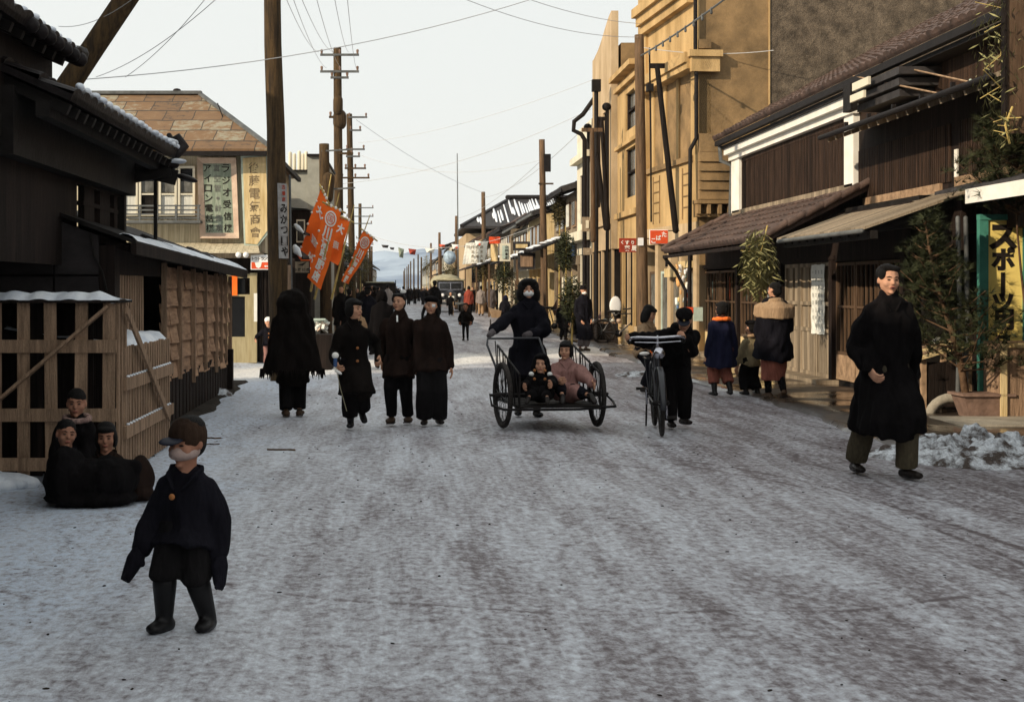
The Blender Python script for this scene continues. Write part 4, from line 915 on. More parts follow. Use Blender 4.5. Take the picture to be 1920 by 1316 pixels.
mb = MB(); mb.hexa([(6.3, 8, 2.60), (7.0, 8, 2.78), (7.0, 16.9, 2.78), (6.3, 16.9, 2.60), (6.3, 8, 2.64), (7.0, 8, 2.82), (7.0, 16.9, 2.82), (6.3, 16.9, 2.64)]); mb.build('canopy', 'tile_grey', t)
mb = MB(); mb.box(6.27, 6.29, 8, 15.9, 2.44, 2.60); mb.build('white_valance', 'white_plaster', t)
t = thing('vertical_sign', 'tall narrow brown plank sign high at the right border', 'sign', (6.2, 14.5, 3.3))
mb = MB(); mb.box(fx(1888, 14.5), fx(1950, 14.5), 14.5, 14.56, fz(250, 14.5), fz(-30, 14.5)); o = mb.build('board', 'frame_wood', t)
mb = MB(); mb.box(fx(1883, 14.5), fx(1887.5, 14.5), 14.48, 14.58, fz(255, 14.5), fz(-30, 14.5)); mb.build('edge_batten', 'dark_wood_x', t)
MB().bar((fx(1948, 14.5), 14.62, 0), (fx(1948, 14.5), 14.62, 4.4), .09, .09).build('post', 'dark_wood_x', t)

# ------------------------------------------------------------------ yellow building (slightly turned)
t = thing('yellow_building', 'tall ochre plaster building with deep window bay and heavy cornices', 'building', (6.4, 31.0, 0), rz=.0857)
def lb(mb, n, m, **k): return mb.build(n, m, t, world=False, **k)
W = 5.0
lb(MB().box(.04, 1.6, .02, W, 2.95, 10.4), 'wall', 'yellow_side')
lb(MB().box(1.6, 7, .03, W, 2.0, 10.4), 'rear_wall', 'grey_stucco', label='rough grey brown stucco side wall')
mb = MB(); mb.box(1.585, 1.615, .0, .03, 2.95, 10.4); lb(mb, 'joint_batten', 'yellow_plaster')
# front: pilasters, band, recess
mb = MB(); mb.box(-.06, .04, 4.25, W, 2.95, 10.4); mb.box(-.0, .04, 0.02, .55, 2.95, 10.4); mb.box(-.0, .04, .55, 4.25, 6.5, 10.4)
mb.box(-.0, .04, .55, 4.25, 2.95, 4.35); lb(mb, 'front_wall', 'yellow_plaster')
mb = MB()
for y in (.55, 1.15, 3.1, 3.7): mb.box(-.022, -.002, y, y + .03, 3.05, 4.2)
for z in (3.3, 3.55, 3.8, 4.05):
    mb.box(-.022, -.002, .58, 1.12, z, z + .025); mb.box(-.022, -.002, 3.15, 3.68, z, z + .025)
lb(mb, 'groove', 'yellow_side')
mb = MB(); mb.box(.3, .4, .5, 4.3, 4.3, 6.6); lb(mb, 'recess_wall', 'yellow_plaster')
mb = MB(); mb.box(-.08, .3, .35, 4.25, 4.30, 4.42); lb(mb, 'sill', 'yellow_side')
for y in (.62, 1.72, 2.82):
    mb = MB(); mb.box(.2, .28, y, y + .10, 4.42, 6.3); mb.box(.2, .28, y + .78, y + .88, 4.42, 6.3); mb.box(.2, .28, y + .1, y + .78, 5.3, 5.38); mb.box(.2, .28, y + .1, y + .78, 6.2, 6.3); w = lb(mb, 'window', 'cream_plaster')
    MB().box(.24, .25, y + .1, y + .78, 4.42, 6.2).build('pane', 'dark_glass', w, world=False)
for y in (.02, 1.52, 2.62, 3.72):
    mb = MB(); mb.box(.0, .30, y + .0, y + .2, 4.42, 6.5); lb(mb, 'mullion_pier', 'yellow_plaster')
mb = MB(); mb.box(-.30, .04, .0, 4.45, 6.42, 6.64); mb.box(-.24, .04, .0, 4.40, 6.28, 6.418); mb.box(-.18, .45, -.14, 0, 6.2, 6.64); mb.box(-.24, .5, -.2, -.02, 6.52, 6.66); lb(mb, 'cornice', 'yellow_plaster')
mb = MB(); mb.box(-.36, .04, .3, 4.5, 8.2, 8.42); mb.box(-.26, .04, .3, 4.45, 7.98, 8.198); mb.box(-.16, .04, .3, 4.4, 7.78, 7.978); lb(mb, 'upper_cornice', 'yellow_plaster')
mb = MB(); mb.box(.0, .26, -.12, -.02, 6.70, 6.9); mb.box(.02, .26, -.14, -.02, 6.25, 6.6); lb(mb, 'rain_head', 'yellow_side')
mb = MB(); mb.tube([(-.08, -.08, 10.4), (-.08, -.08, 6.7)], .045, 8); mb.tube([(-.06, -.08, 6.3), (-.06, -.08, 4.75), (-.20, -.1, 4.5), (-.22, -.1, .2)], .045, 8); lb(mb, 'drain_pipe', 'dark_metal', smooth=True)
# lapped side annex
mb = MB()
for i in range(5):
    z = 3.42 + i * .205; mb.hexa([(-.02, -.22, z), (.86, -.22, z), (.86, .0, z), (-.02, .0, z), (-.02, -.17, z + .2), (.86, -.17, z + .2), (.86, .0, z + .2), (-.02, .0, z + .2)])
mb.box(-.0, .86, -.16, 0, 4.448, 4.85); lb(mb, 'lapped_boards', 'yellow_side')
mb = MB(); mb.box(-.12, .84, -.34, 0, 3.32, 3.40); mb.box(-.10, .82, -.22, 0, 3.04, 3.10)
for x in (-.10, .12, .36, .58, .78): mb.box(x, x + .07, -.32, -.0, 3.10, 3.32)
lb(mb, 'bracket_course', 'yellow_side')
mb = MB(); mb.box(.02, .9, -.06, 0, 2.0, 3.04); lb(mb, 'side_plaster', 'yellow_side')
# ground floor
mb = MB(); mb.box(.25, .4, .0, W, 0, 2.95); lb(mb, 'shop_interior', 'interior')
mb = MB()
for y in (.1, 1.3, 2.2, 3.3, 4.4): mb.box(.0, .22, y, y + .28, 0, 2.55)
mb.box(-.02, .22, 0, W, 2.55, 2.95); lb(mb, 'shopfront_pier', 'tan_plaster')
mb = MB(); mb.box(-.1, .2, .4, 1.2, 1.95, 2.1); mb.box(-.15, .2, 1.35, 2.2, 1.75, 1.95); lb(mb, 'transom', 'ochre_board')
for y in (.42, 1.6, 2.55, 3.6):
    mb = MB(); mb.box(.05, .1, y, y + .06, .1, 1.9); mb.box(.05, .1, y + .62, y + .68, .1, 1.9); mb.box(.05, .1, y + .06, y + .62, 1.84, 1.9); mb.box(.05, .1, y + .06, y + .62, .1, .5); w = lb(mb, 'door', 'pale_green' if y > 2 and y < 3 else 'frame_wood')
    MB().box(.07, .08, y + .06, y + .62, .5, 1.84).build('pane', 'dull_glass', w, world=False)

# grocery goods at the far end of the tiled shop
def goods(px, py, Y, w, h, n, label):
    t = thing('goods_shelf', label, 'goods', (fx(px, Y), Y, 0)); rd = random.Random(n)
    mb = MB(); mb.box(-w / 2, w / 2, 0, .3, 0, fz(py, Y)); mb.build('stand', 'weathered', t, world=False)
    for i in range(n):
        x = rd.uniform(-w / 2, w / 2 - .08); z = fz(py, Y) + rd.uniform(0, h); s = rd.uniform(.04, .09)
        mb = MB(); mb.tube([(x, rd.uniform(0, .2), z), (x, rd.uniform(0, .2), z + s * 1.5)], s / 2, 8); mb.build('packet', gmat[rd.randrange(8)] if i % 3 else 'white_enamel', t, world=False)
goods(1285, 585, 31.6, .35, 1.0, 26, 'tall stack of bright packets and tins beside the dark post of the tiled shop')
sg = thing('signboard', 'small low red and green signboard in front of the stacked packets', 'sign', (fx(1298, 29), 29, .5))
mb = MB(); mb.box(fx(1278, 29), fx(1300, 29), 29, 29.04, fz(588, 29), fz(576, 29)); mb.build('red_half', 'red_sign', sg)
mb = MB(); mb.box(fx(1300.5, 29), fx(1318, 29), 29, 29.04, fz(602, 29), fz(576, 29)); mb.build('green_half', 'pale_green', sg)
mb = MB(); mb.box(fx(1290, 29), fx(1293, 29), 29.0, 29.04, 0, fz(589, 29)); mb.build('stake', 'pale_wood', sg)

# tobacco and pharmacy signs
def plate_sign(label, x0, x1, y0, y1, Y, m, its, edge='white_ink', name='hanging_sign'):
    X0, X1, Z1, Z0 = fx(x0, Y), fx(x1, Y), fz(y0, Y), fz(y1, Y)
    sg = thing(name, label, 'sign', ((X0 + X1) / 2, Y, Z0))
    if edge: mb = MB(); mb.box(X0, X1, Y + .005, Y + .035, Z0, Z1); mb.build('backing', edge, sg, bevel=.008)
    q = .012; mb = MB(); mb.box(X0 + q, X1 - q, Y - .004, Y + .004, Z0 + q, Z1 - q); mb.build('plate', m, sg)
    lettering([(c, u * (X1 - X0), v * (Z1 - Z0), s) for c, u, v, s in its], 'white_ink', sg, (X0, Y - .009, Z0), (1, 0, 0), (0, 0, 1), .03)
    mb = MB(); mb.bar(((X1), Y + .02, Z1 - .02), (X1 + .25, Y + .02, Z1 - .02), .02, .02); mb.build('bracket', 'dark_metal', sg); return sg
plate_sign('bright orange red hanging sign with three white characters at the tiled eave', 1218, 1253, 431, 458, 31, 'red_sign', [('こ', .2, .24, .11), ('ば', .48, .45, .12), ('た', .78, .68, .12)])
plate_sign('dull red hanging sign half behind the brown wooden pole', 1160, 1207, 446, 474, 35, 'dull_red', [('く', .14, .70, .10), ('す', .34, .68, .11), ('り', .56, .68, .10), ('薬', .34, .30, .15), ('局', .62, .30, .15)], edge=None)

# wooden poles and T-struts on the right
def pole(label, px, Y, top, r0=.13, r1=.09, m='pole_brown', lean=0, extra=None, name='utility_pole', group=None, base=0):
    x = fx(px, Y); zt = fz(top, Y); t = thing(name, label, 'pole', (x, Y, base), group=group)
    mb = MB(); n = 8; mb.tube([(x + lean * i / n, Y, base + (zt - base) * i / n) for i in range(n + 1)], [r0 + (r1 - r0) * i / n for i in range(n + 1)], 10, caps=False); mb.build('shaft', m, t, True)
    if extra: extra(t, x, Y, zt, lean)
    return t
def ex_main(t, x, Y, zt, l):
    mb = MB(); mb.box(x - .14, x - .02, Y - .16, Y - .12, 2.45, 2.62); mb.build('white_plate', 'white_enamel', t)
    mb = MB(); mb.box(x + .08, x + .22, Y - .1, Y + .1, fz(172, Y), fz(158, Y)); mb.build('junction_box', 'dark_metal', t)
    mb = MB(); mb.tube([(x + .14, Y, zt - .3), (x + .17, Y, 4.9), (x + .18, Y, 3)], .02, 6); mb.build('conduit', 'dark_metal', t)
pole('tall brown wooden pole in front of the yellow building', 1206, 32, 66, .135, .105, lean=-.09, extra=ex_main)
def tee(label, px0, py0, px1, py1, Y, w, m='dark_wood_x'):
    t = thing('prop_post', label, 'post', (fx(px1, Y), Y, fz(py1, Y))); a = Vector((fx(px1, Y), Y, fz(py1, Y))); b = Vector((fx(px0, Y), Y, fz(py0, Y)))
    mb = MB(); mb.tube([a, b], [.07, .055], 8); mb.build('shaft', m, t, True)
    mb = MB(); mb.bar(b - Vector((w / 2, 0, 0)), b + Vector((w / 2, 0, 0)), .08, .10); mb.build('crossbar', m, t); return t
tee('leaning prop with a short crossbar against the yellow facade', 1232, 124, 1267, 432, 30.6, .32)
tee('thin prop with a crossbar left of the brown pole', 1128, 223, 1140, 428, 38.5, .28)
tee('shorter slanting dark prop behind the thin one', 1120, 290, 1136, 428, 38.8, .1)
tee('post with a reddish crossbar at the far grey green facade', 1110, 244, 1112, 450, 38, .55, 'pole_brown')

# narrow facades beyond the yellow building
def facade(label, px1, px0, Y0, Y1, top, name, wallm, sidem='yellow_side', wins=(), bands=(), pipes=(), curve=False):
    x0 = fx(px1, Y0); x1 = fx(px0, Y1); X = (x0 + x1) / 2; zt = fz(top, (Y0 + Y1) / 2)
    t = thing(name, label, 'building', (X + 1, (Y0 + Y1) / 2, 0))
    def P(u): return Y0 + (Y1 - Y0) * u, x0 + (x1 - x0) * u
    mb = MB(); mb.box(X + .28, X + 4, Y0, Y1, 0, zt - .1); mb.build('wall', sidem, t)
    # front skin with openings built as strips between the windows
    mb = MB(); edges = [0.]
    us = sorted(set((a, b) for a, b, _, _ in wins)); u = 0
    for a, b in us:
        if a > u: mb.box(X, X + .2, P(u)[0], P(a)[0], 2.6, zt)
        zz = 2.6
        for (aa, bb, z0, z1) in sorted([w for w in wins if (w[0], w[1]) == (a, b)], key=lambda q: q[2]):
            mb.box(X, X + .2, P(a)[0], P(b)[0], zz, z0); zz = z1
        mb.box(X, X + .2, P(a)[0], P(b)[0], zz, zt); u = b
    mb.box(X, X + .2, P(u)[0], P(1)[0], 2.6, zt)
    if curve:
        pts = [(P(0)[0], zt)]
        for i in range(13): q = i / 12; pts.append((P(q)[0], zt + .05 + .75 * (1 - q) ** .5 * (0.5 + .5 * math.cos(q * 3.14)) if q < .9 else zt + .02))
        pts.append((P(1)[0], zt)); mb.prism(pts, X, X + .2, axis='x')
    mb.build('front_wall', wallm, t)
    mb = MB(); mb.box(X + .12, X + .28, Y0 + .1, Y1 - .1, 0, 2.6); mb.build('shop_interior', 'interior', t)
    for k in range(4):
        y = Y0 + (Y1 - Y0) * (k + .1) / 4; mb = MB(); mb.box(X + .02, X + .1, y, y + .12, 0, 2.6); mb.box(X + .03, X + .1, y + .12, y + (Y1 - Y0) / 4, 0, .5); mb.build('shopfront_pier', wallm if k % 2 else 'tan_plaster', t)
    for a, b, z0, z1 in wins:
        ya, yb = P(a)[0], P(b)[0]; mb = MB(); q = .06
        mb.box(X + .05, X + .12, ya, ya + q, z0, z1); mb.box(X + .05, X + .12, yb - q, yb, z0, z1); mb.box(X + .05, X + .12, ya + q, yb - q, (z0 + z1) / 2, (z0 + z1) / 2 + q); w = mb.build('window', 'dark_wood', t)
        lab_child(MB().box(X + .13, X + .14, ya + q, yb - q, z0, z1), 'pane', 'dull_glass', t, w)
    for z, h, o in bands: mb = MB(); mb.box(X - o, X - .003, Y0, Y1, z, z + h); mb.build('cornice', wallm, t)
    for u, zt2 in pipes:
        y = P(u)[0]; mb = MB(); mb.tube([(X - .1, y, 0), (X - .1, y, zt2)], .05, 8); mb.ell((X - .12, y, zt2), (.13, .13, .12)); mb.build('drain_pipe', 'dark_metal', t, True)
    return t
facade('three storey ochre facade squeezed between the yellow building and the curved gable', 1203, 1153, 36.2, 39.8, 122, 'narrow_building', 'yellow_plaster', wins=((.15, .6, 3.9, 5.2), (.15, .6, 5.7, 6.7)), bands=((6.9, .12, .12), (7.2, .14, .25), (5.3, .1, .1), (3.4, .15, .1)))
facade('tall tan facade with a curved gable top and arched windows', 1147, 1110, 40, 44, 96, 'gabled_building', 'tan_plaster', wins=((.2, .42, 3.9, 6.6), (.55, .8, 3.9, 6.6)), bands=((3.3, .15, .08),), pipes=((.02, 6.6),), curve=True)
facade('pale cream two storey facade with a dark curling gutter', 1108, 1084, 44.2, 48, 235, 'cream_building', 'cream_plaster', sidem='cream_plaster', wins=((.2, .8, 3.6, 5.2),), bands=((5.6, .2, .25), (3.0, .3, .35)), pipes=((.03, 6.5),))
mb = MB(); x = fx(1096, 44); mb.tube([(x + .3, 44, fz(185, 44)), (x - .05, 44, fz(215, 44)), (x - .32, 44.0, fz(228, 44)), (x - .34, 44, fz(245, 44)), (x - .1, 44, fz(252, 44)), (x, 44, fz(262, 44)), (x, 44, 0)], .07, 8); tag(mb.build('curled_gutter', 'dark_metal', smooth=True), 'dark curling gutter pipe on the corner of the pale cream facade', 'gutter')
mb = MB(); x = fx(1118, 39.9); mb.box(x - .12, x + .12, 39.8, 40.0, fz(172, 39.9), fz(150, 39.9)); mb.tube([(x, 39.9, fz(172, 39.9)), (x, 39.9, 0)], .06, 8)
tag(mb.build('downpipe', 'dark_metal'), 'black downpipe with a rain head between the tan gable and its neighbour', 'pipe')
# ------------------------------------------------------------------ rows of low houses receding
def low_house(label, side, y0, y1, X, eave, ridge, depth, wallm, roofm, lower=None, snow=0, seed=0, signs=(), name='wooden_house'):
    """side +1 right row (faces -X), -1 left row"""
    s = side; t = thing(name, label, 'house', (s * (abs(X) + 2), (y0 + y1) / 2, 0)); rd = random.Random(seed); X = s * abs(X)
    mb = MB(); a, b = sorted((X + s * .5, X + s * depth)); mb.box(a, b, y0 + .1, y1 - .1, 0, eave + .1)
    mb.prism([(X + s * .5, eave), (X + s * depth, eave), (X + s * depth / 2, ridge - .1)], y0 + .1, y1 - .1); mb.build('wall', wallm, t)
    mb = MB(); a, b = sorted((X, X + s * .499))
    mb.box(a, b, y0 + .05, y1 - .05, 2.3, eave - .05); n = max(2, int((y1 - y0) / 1.6))
    for i in range(n + 1): y = y0 + .1 + (y1 - y0 - .3) * i / n; mb.box(a, b, y, y + .16, 0, 2.3)
    mb.box(a, b, y0 + .05, y1 - .05, 0, .35) if seed % 2 else None
    mb.build('front_wall', wallm, t)
    xe = X - s * .55
    roof = tile_roof(xe, eave, X + s * depth / 2, ridge, y0, y1, w=.5, row=.5, amp=.04).build('roof', roofm, t)
    mb = MB(); mb.hexa([(X + s * (depth + .5), y0, eave), (X + s * depth / 2, y0, ridge), (X + s * depth / 2, y1, ridge), (X + s * (depth + .5), y1, eave)] + [(p[0], p[1], p[2] + .06) for p in ((X + s * (depth + .5), y0, eave), (X + s * depth / 2, y0, ridge), (X + s * depth / 2, y1, ridge), (X + s * (depth + .5), y1, eave))]); mb.build('rear_roof', roofm, t)
    mb = MB(); mb.tube([(X + s * depth / 2, y0 - .1, ridge + .08), (X + s * depth / 2, y1 + .1, ridge + .08)], .14, 8)
    mb.bar((xe, y0, eave - .05), (X + s * depth / 2, y0, ridge - .1), .06, .2); mb.build('ridge', roofm, t)
    mb = MB(); mb.bar((xe, y0, eave - .08), (xe, y1, eave - .08), .08, .1); mb.build('gutter', 'zinc' if seed % 3 else 'dark_metal', t)
    if lower:
        xl = X - s * 1.2; tile_roof(xl, lower, X, lower + .45, y0 + .1, y1 - .1, w=.45, row=.4).build('lower_roof', roofm if seed % 2 else 'tile_dark', t)
        mb = MB()
        for y in (y0 + .2,): mb.bar((xl + s * .08, y, 0), (xl + s * .08, y, lower), .09, .09)
        mb.build('porch_post', 'pole_brown', t)
        if snow:
            mb = MB()
            for i in range(int((y1 - y0) * snow * 3)):
                u = rd.random(); y = rd.uniform(y0 + .2, y1 - .3); mb.ell((xl + s * 1.2 * u, y, lower + .45 * u + .05), (rd.uniform(.12, .3), rd.uniform(.15, .35), .05), n=8)
            mb.build('snow', 'snow', t, True)
    for i in range(n):
        y = y0 + .5 + (y1 - y0 - 1) * i / n; a, b = sorted((X - s * .05, X - s * .003)); 
        if eave > 3.4:
            w = MB().box(a, b, y, y + .95, eave - 1.3, eave - .35).build('window', 'frame_wood' if i % 2 else 'crate_wood', t)
            a, b = sorted((X - s * .07, X - s * .053)); lab_child(MB().box(a, b, y + .06, y + .89, eave - 1.22, eave - .43), 'pane', 'curtain' if rd.random() < .3 else 'dull_glass', t, w)
        k = rd.randrange(4); a, b = sorted((X - s * .02, X + s * .04))
        MB().box(a, b, y, y + 1.0, .36, 1.9).build('shop_panel', ['dull_glass', 'frame_wood', 'cream_plaster', 'ochre_board'][k], t)
    return t
right = [
 (48.2, 56, 5.9, 4.9, 6.1, 6, 'weathered', 'tile_grey', 2.9, 1, 'wooden house with a snow patched porch roof just beyond the pale cream facade'),
 (56.2, 64, 5.6, 4.5, 5.6, 6, 'ochre_board', 'tile_grey', 2.7, 1, 'house with orange brown upper panels behind the second wooden pole'),
 (64.3, 73, 5.6, 4.4, 5.7, 6, 'cream_plaster', 'tile_dark', 2.7, 0, 'house with a pale upper wall and a white hanging paper'),
 (73.3, 84, 5.5, 4.6, 5.8, 6, 'weathered', 'tile_dark', 2.8, 1, 'dark roofed wooden house right behind the lorry'),
 (84.3, 97, 5.4, 4.4, 6.0, 6, 'tan_plaster', 'tile_grey', 2.8, 0, 'tan walled house beside the lorry cab'),
 (97.3, 112, 5.3, 4.8, 6.4, 6, 'dark_wood', 'tile_brown', 2.8, 0, 'brown roofed house far along the right row'),
 (131, 150, 5.0, 5.6, 8.0, 9, 'tan_plaster', 'tile_brown', 3.0, 0, 'tall brown gabled house beyond the snow streaked roof'),
 (150.5, 172, 4.8, 6.0, 7.6, 8, 'cream_plaster', 'tile_dark', 3.0, 0, 'pale two storey house far down the right row'),
 (173, 205, 4.6, 5.2, 6.8, 8, 'grey_conc', 'tile_grey', 3.0, 0, 'grey house far down the right row'),
 (206, 260, 4.6, 5.5, 7.0, 8, 'tan_plaster', 'tile_brown', None, 0, 'last tan house at the end of the right row'),
 (262, 360, 4.4, 5.5, 7.5, 9, 'grey_conc', 'tile_dark', None, 0, 'long grey block closing the right row')]
for i, (a, b, X, e, r, d, wm, rm, lo, sn, lab) in enumerate(right): low_house(lab, 1, a, b, X, e, r, d, wm, rm, lo, sn, seed=i)
left = [
 (44.5, 51, 3.3, 3.1, 4.3, 5, 'dark_wood', 'tile_dark', 2.3, 0, 'dark low shop behind the orange banners'),
 (51.3, 60, 3.4, 3.3, 4.4, 5, 'weathered', 'tile_grey', 2.4, 0, 'weathered low house past the orange banners'),
 (60.3, 72, 3.3, 3.2, 4.4, 5, 'dark_wood', 'tile_grey', 2.4, 0, 'dark low house behind the tall crossarm poles'),
 (72.5, 88, 3.5, 3.6, 4.8, 5, 'dark_wood', 'tile_dark', 2.5, 0, 'dark house beside the canvas covered lorry'),
 (88.5, 112, 3.6, 3.8, 5.0, 6, 'weathered', 'tile_dark', None, 0, 'weathered house far along the left row'),
 (113, 150, 4.0, 4.2, 5.4, 6, 'dark_wood', 'tile_grey', None, 0, 'far dark house on the left row'),
 (151, 230, 4.5, 4.4, 6.0, 7, 'grey_conc', 'tile_dark', None, 0, 'last grey house at the end of the left row')]
for i, (a, b, X, e, r, d, wm, rm, lo, sn, lab) in enumerate(left): low_house(lab, -1, a, b, X, e, r, d, wm, rm, lo, sn, seed=i + 20)

# big building with snow streaked roof facing the camera
t = thing('hipped_house', 'large house whose roof slope facing us is streaked with white snow', 'house', (9, 124, 0))
mb = MB(); mb.box(5.0, 17, 115, 131, 0, 5.9); mb.build('wall', 'tan_plaster', t)
mb = MB(); zr = fz(376, 125); zb = fz(424, 114)
A = (4.6, 114, zb); B = (17.5, 114, zb); E1 = (fx(956, 123), 123, zr); E2 = (17.5, 123, zr); D = (4.6, 131.5, zb); Cc = (17.5, 131.5, zb)
mb.add([A, B, E2, E1, D, Cc, (4.6, 114, zb - .2), (17.5, 114, zb - .2), (17.5, 131.5, zb - .2), (4.6, 131.5, zb - .2)], [(0, 1, 2, 3), (0, 3, 4), (3, 2, 5, 4), (0, 6, 7, 1), (6, 9, 8, 7), (4, 9, 6, 0), (4, 5, 8, 9)]); mb.build('roof', 'tile_grey', t)
mb = MB(); rd = random.Random(5); sl = (Vector(E1) - Vector(A))
for i in range(62):
    x = 6 + 11.4 * i / 62 + rd.uniform(-.05, .05)
    lo = max(0, (E1[0] - x) / (E1[0] - A[0])) if x < E1[0] else 0; umax = min(1, (x - A[0]) / (E1[0] - A[0])) if x < E1[0] else 1
    u0 = rd.uniform(.12, .45) * umax; u1 = rd.uniform(.6, .98) * umax
    if rd.random() < .25: continue
    P = lambda u: Vector((x, 114 + 9 * u, zb + (zr - zb) * u + .06)); mb.tube([P(u0), P((u0 + u1) / 2), P(u1)], [(.08, .05), (rd.uniform(.07, .15), .06), (.06, .04)], 6, side=(1, 0, 0))
mb.build('snow', 'snow', t, True)
mb = MB(); mb.tube([(E1[0] - .2, 123, zr + .15), (17.5, 123, zr + .15)], .2, 8); mb.bar(A, E1, .3, .25); mb.build('ridge', 'tile_dark', t)

# panels and hanging papers on the right row
def panel(label, x0, x1, y0, y1, Y, m, frame=None, txt=None, name='shop_sign', cat='sign', tilt=0):
    X0, X1, Z1, Z0 = fx(x0, Y), fx(x1, Y), fz(y0, Y), fz(y1, Y); t = thing(name, label, cat, ((X0 + X1) / 2, Y, Z0))
    q = .1 if frame else 0
    if frame: mb = MB(); mb.box(X0, X1, Y + .02, Y + .1, Z0, Z1); mb.build('frame', frame, t)
    mb = MB(); nx = 8; vs = []; fs = []
    for j in range(7):
        for i in range(nx + 1): u, v = i / nx, j / 6; vs.append((X0 + q + (X1 - X0 - 2 * q) * u + tilt * v, Y - .01 + (0 if frame else .08 * math.sin(u * 6 + v * 3)), Z0 + q + (Z1 - Z0 - 2 * q) * v + tilt * .6 * u))
    for j in range(6):
        for i in range(nx): a = j * (nx + 1) + i; fs.append((a, a + 1, a + nx + 2, a + nx + 1))
    mb.add(vs, fs); mb.build('board', m, t)
    if txt: lettering([(c, u * (X1 - X0), v * (Z1 - Z0), s * (Z1 - Z0)) for c, u, v, s in txt], 'ink' if m != 'paper' else 'brown_ink', t, (X0, Y - .12 if not frame else Y - .02, Z0), (1, 0, 0), (0, 0, 1), .02)
    return t
panel('big tilted white paper banner hanging over the far lorry', 867, 909, 456, 496, 64, 'paper', txt=[(c, .85 - .2 * (i // 4), .82 - .22 * (i % 4), .16) for i, c in enumerate('歳末大賣出し福引付全店共同')], name='paper_banner', cat='banner', tilt=.15)
panel('upper orange brown framed panel on the far shop', 962, 994, 453, 470, 55, 'ochre_board', 'tile_grey')
panel('lower orange brown framed panel on the far shop', 971, 1004, 474, 505, 55.3, 'crate_wood', 'tile_grey')
panel('pale green upright sign with small black characters', 937, 957, 456, 490, 57, 'pale_green', 'cream_plaster', txt=[(c, .62, .8 - .2 * i, .17) for i, c in enumerate('山田書房')])
panel('narrow yellow board next to the striped cloth', 920, 934, 458, 490, 60, 'ochre_board')
panel('white board on the pale cream facade corner', 1092, 1110, 407, 434, 43.5, 'cream_plaster', 'weathered')
panel('second white board lower on the pale cream facade', 1094, 1111, 465, 478, 43.4, 'cream_plaster', 'weathered')
panel('small red and white striped cloth under the eaves', 917, 938, 444, 457, 58, 'red_sign', name='striped_cloth', cat='cloth')
panel('blue cloth hanging between far shops', 1068, 1078, 440, 480, 47.5, 'blue_cloth', name='shop_curtain', cat='curtain')

# ------------------------------------------------------------------ poles with crossarms on the left
def arms(levels, w=1.2):
    def f(t, x, Y, zt, l):
        for dz, ww, off in levels:
            mb = MB(); z = zt - dz; mb.bar((x + off - ww / 2, Y - .1, z), (x + off + ww / 2, Y - .1, z), .08, .07); a = mb.build('crossarm', 'zinc' if dz < 2 else 'pole_wood', t)
            k = 3 if ww > .8 else 2
            for i in range(k):
                xx = x + off - ww / 2 + .05 + (ww - .1) * i / (k - 1); mb = MB(); mb.tube([(xx, Y - .1, z + .04), (xx, Y - .1, z + .14)], [.03, .045], 6); o = mb.build('insulator', 'terracotta', a, world=False); o.data.transform(Matrix.Translation(-t.location))
    return f
def ex_B(t, x, Y, zt, l):
    arms([(.25, 1.28, 0), (.80, 1.28, 0), (1.0, .6, 0), (2.3, .5, -.1), (3.5, .5, .2)])(t, x, Y, zt, l)
    mb = MB(); mb.tube([(x - .05, Y - .15, zt - 2.1), (x - .05, Y - .15, zt - 1.75)], .16, 10); mb.tube([(x, Y, zt - 2.5), (x, Y, zt - 2.25)], .22, 10); mb.build('transformer', 'pole_wood', t, True)
pole('tallest pole with two wide top crossarms left of the street', 637, 47, 90, .17, .13, 'pole_wood', lean=-.08, extra=ex_B)
pole('second crossarm pole close behind the tallest one', 662, 60, 214, .15, .12, 'pole_wood', lean=-.16, extra=arms([(.15, .8, .2), (.7, .5, .1), (1.5, .8, .1), (1.8, .6, 0), (2.3, .9, .1), (2.7, 1.2, .1)]))
def ex_trunk(t, x, Y, zt, l):
    for k in range(4): mb = MB(); mb.bar((x - .12, Y - .1, zt - .2 - k * .5), (x + .75, Y - .1, zt - .15 - k * .5), .04, .04); mb.build('crossarm', 'zinc', t) if k % 2 == 0 else None
    mb = MB(); mb.tube([(x + .02, Y - .1, zt - 1.4), (x + .06, Y - .1, zt - .9)], .16, 8); mb.build('transformer', 'pole_wood', t, True)
pole('short thick dark pole beside the grey rendered building', 612, 37, 270, .16, .13, 'pole_wood', lean=-.06, extra=ex_trunk)
pole('distant crossarm pole between the banners', 675, 100, 382, .14, .11, 'pole_wood', extra=arms([(.3, 1.9, 0), (.9, 1.9, 0), (1.4, 1.7, 0), (3.4, 1.8, 0)]))
pole('thin far pole right of the separate orange banner', 684, 115, 440, .12, .1, 'pole_wood', extra=arms([(.3, 1.4, 0), (.8, 1.4, 0)]))
for i, (px, Y, top) in enumerate(((693, 120, 452), (697, 140, 462), (688, 130, 458))):
    pole('thin bare pole in the far cluster on the left', px, Y, top, .12, .09, 'pole_wood', group='far left poles')
